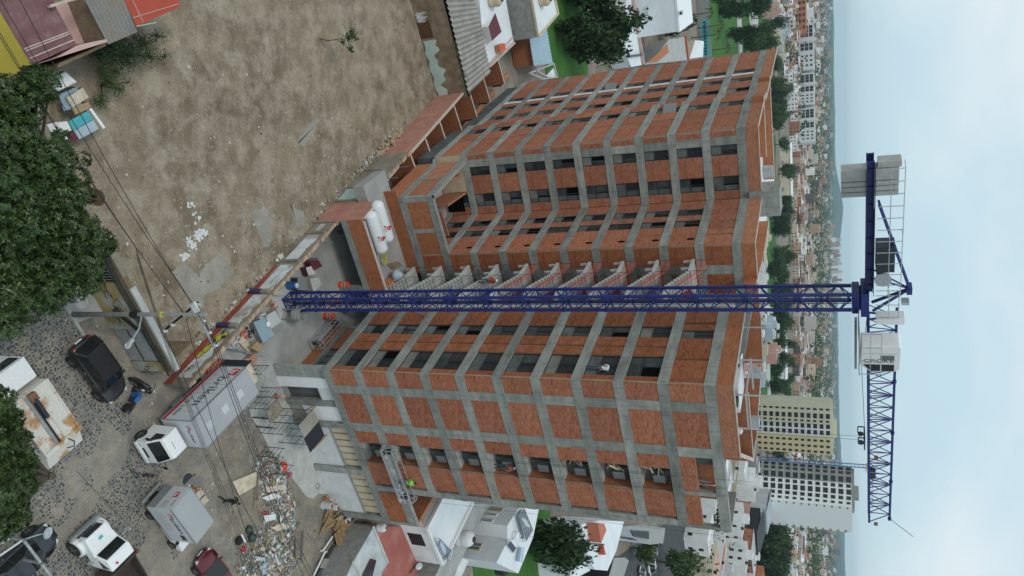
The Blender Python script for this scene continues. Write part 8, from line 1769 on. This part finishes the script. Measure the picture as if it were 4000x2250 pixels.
MB().tube([(0,0,5.2),tuple(-C_*.7+A_*.35+Vector((0,0,5.5))),tuple(-C_*1.5+A_*.6+Vector((0,0,5.6)))],.035,6).build('lamp_arm','galvanised',t); p=-C_*1.75+A_*.65; MB().lathe([(.02,-.1),(.12,-.06),(.16,0),(.1,.06),(0,.08)],12,(p.x,p.y,5.6)).obox((p.x*.92,p.y*.92,5.64),(.5,.2,.12),math.atan2(p.y,p.x)).build('lamp_head','galvanised',t)
MB().obox((0,0,6.6),(.28,.28,.1)).build('yellow_plate','spray_yellow',t); MB().lathe([(.19,4.5),(.24,4.7),(.2,5.0)],8).build('cable_knot','black',t)
lines=[((0,130,60,-20),0)]
def wire(label,a,b,r=.016,sag=.5,mat='black',sl=0):
    a=Vector(a); b=Vector(b); t=thing('overhead_wire',label,'wire',tuple(a)); n=24; pts=[a.lerp(b,i/n)-Vector((0,0,4*sag*(i/n)*(1-i/n))) for i in range(n+1)]; wpart(MB().tube(pts,r,5),'wire',mat,t)
    return pts,t
pz=lambda z,l=0,dv=None: pb+Vector((0,0,z))+((dv*l) if dv else Vector())
W_=1.9325
zf=zg(0,0,W_)
ends=[(zf(-30,-60,8.2),'first','upper left'),(zf(120,-60,9.2),'second','upper left'),(zf(-40,180,7.6),'third','upper left'),(zf(-30,230,7.4),'fourth','upper left')]
arms=[A_*.35+Vector((0,0,9.25)),A_*1.8+Vector((0,0,9.25)),C_*-.9*0+Vector((0,0,8.1)),Vector((0,0,7.7))+C_*.3]
for (e,nm_,w_),a_ in zip(ends,arms): wire(f'{nm_} overhead wire from the utility pole to the {w_} corner',pb+a_,e,.017,.35)
zfr=zg(700,1500,W_)
outs=[(zfr(960,1500,7.2),A_*.35+Vector((0,0,9.25)),'long'),(zfr(1010,1500,7.6),A_*1.05+Vector((0,0,9.25)),'middle'),(zfr(1040,1500,8.0),A_*1.8+Vector((0,0,9.25)),'outer'),(zfr(640,1500,6.2),Vector((0,0,8.1))+A_*.2,'lower'),(zfr(800,1500,6.6),Vector((0,0,8.1))+C_*-1.4,'side')]
for e,a_,nm_ in outs: wire(f'{nm_} overhead wire from the utility pole over the rubble heap',pb+a_,e,.017,.35)
for k in range(4): wire(('first','second','third','fourth')[k]+' strand of the thick cable bundle over the box truck',tuple(SQ(-2-.25*k,0,4.9+.11*k)),tuple(zfr(560+22*k,1430,4.6-.12*k)),.011,.38+.05*k)
wire('single dark cable across the cobbled street',tuple(G(300,1840,5.2)),tuple(G(520,2065,4.8)) ,.012,.1)
p,q2=zfr(470,1135,5.0),zfr(500,1195,5.0); t=thing('wire_sleeve','white sleeve on the thick cable bundle above the heap','cable sleeve',tuple(p)); wpart(MB().tube([p,q2],.045,8),'sleeve','white_paint',t)
p,q2=zfr(725,1285,5.6),zfr(752,1365,5.6); t=thing('wire_sleeve','white sleeve on the wires over the lower heap','cable sleeve',tuple(p)); wpart(MB().tube([p,q2],.035,8),'sleeve','white_paint',t)
# ------------------------------------------------------------------ clutter in the openings
for k,(fl_,nm_) in enumerate(((6,'stack of boards and rolls'),(8,'heap of splintered pallets'),(7,'small pallet heap'))):
    p=F1.P(6.75,-.55,ZB[fl_]+.62); t=thing('timber_heap',nm_+' inside a loggia '+('below the middle','second from the top','near the top')[k],'timber',tuple(p),F1.rz); q=random.Random(fl_)
    for i in range(12): MB().obox((q.uniform(-.25,.4),q.uniform(-.3,.3),q.uniform(.1,1.3)),(q.uniform(.5,1.1),.1,.04),q.uniform(-.5,.5),q.uniform(-.3,.3),q.uniform(-1.3,1.3)).build('board',q.choice(('wood','ply','wood_old')),t)
p=F1.P(7.3,-.4,ZB[9]+.62); t=thing('steel_bracket','grey steel beam bracket on the open top terrace','bracket',tuple(p)); MB().bar((0,0,0),(.1,-.3,1.6),.08).bar((0,0,.2),(.6,.3,1.5),.06).build('bracket','steel_grey',t)
for k,(fl_,tt_) in enumerate(((4,16.6),(7,6.2))):
    p=F6.P(tt_,.05 if tt_<8 else -.35,ZB[fl_]+1.2); t=thing('open_window_sash','grey window sash hanging open on the long lot side, '+('lower' if k==0 else 'upper')+' one','window sash',tuple(p),F6.rz+R(25)); MB().box(-.6,.6,0,.06,0,1.1).build('frame','steel_grey',t); MB().box(-.52,.52,-.01,-.002,.08,1.02).build('pane','glass_dark',t)
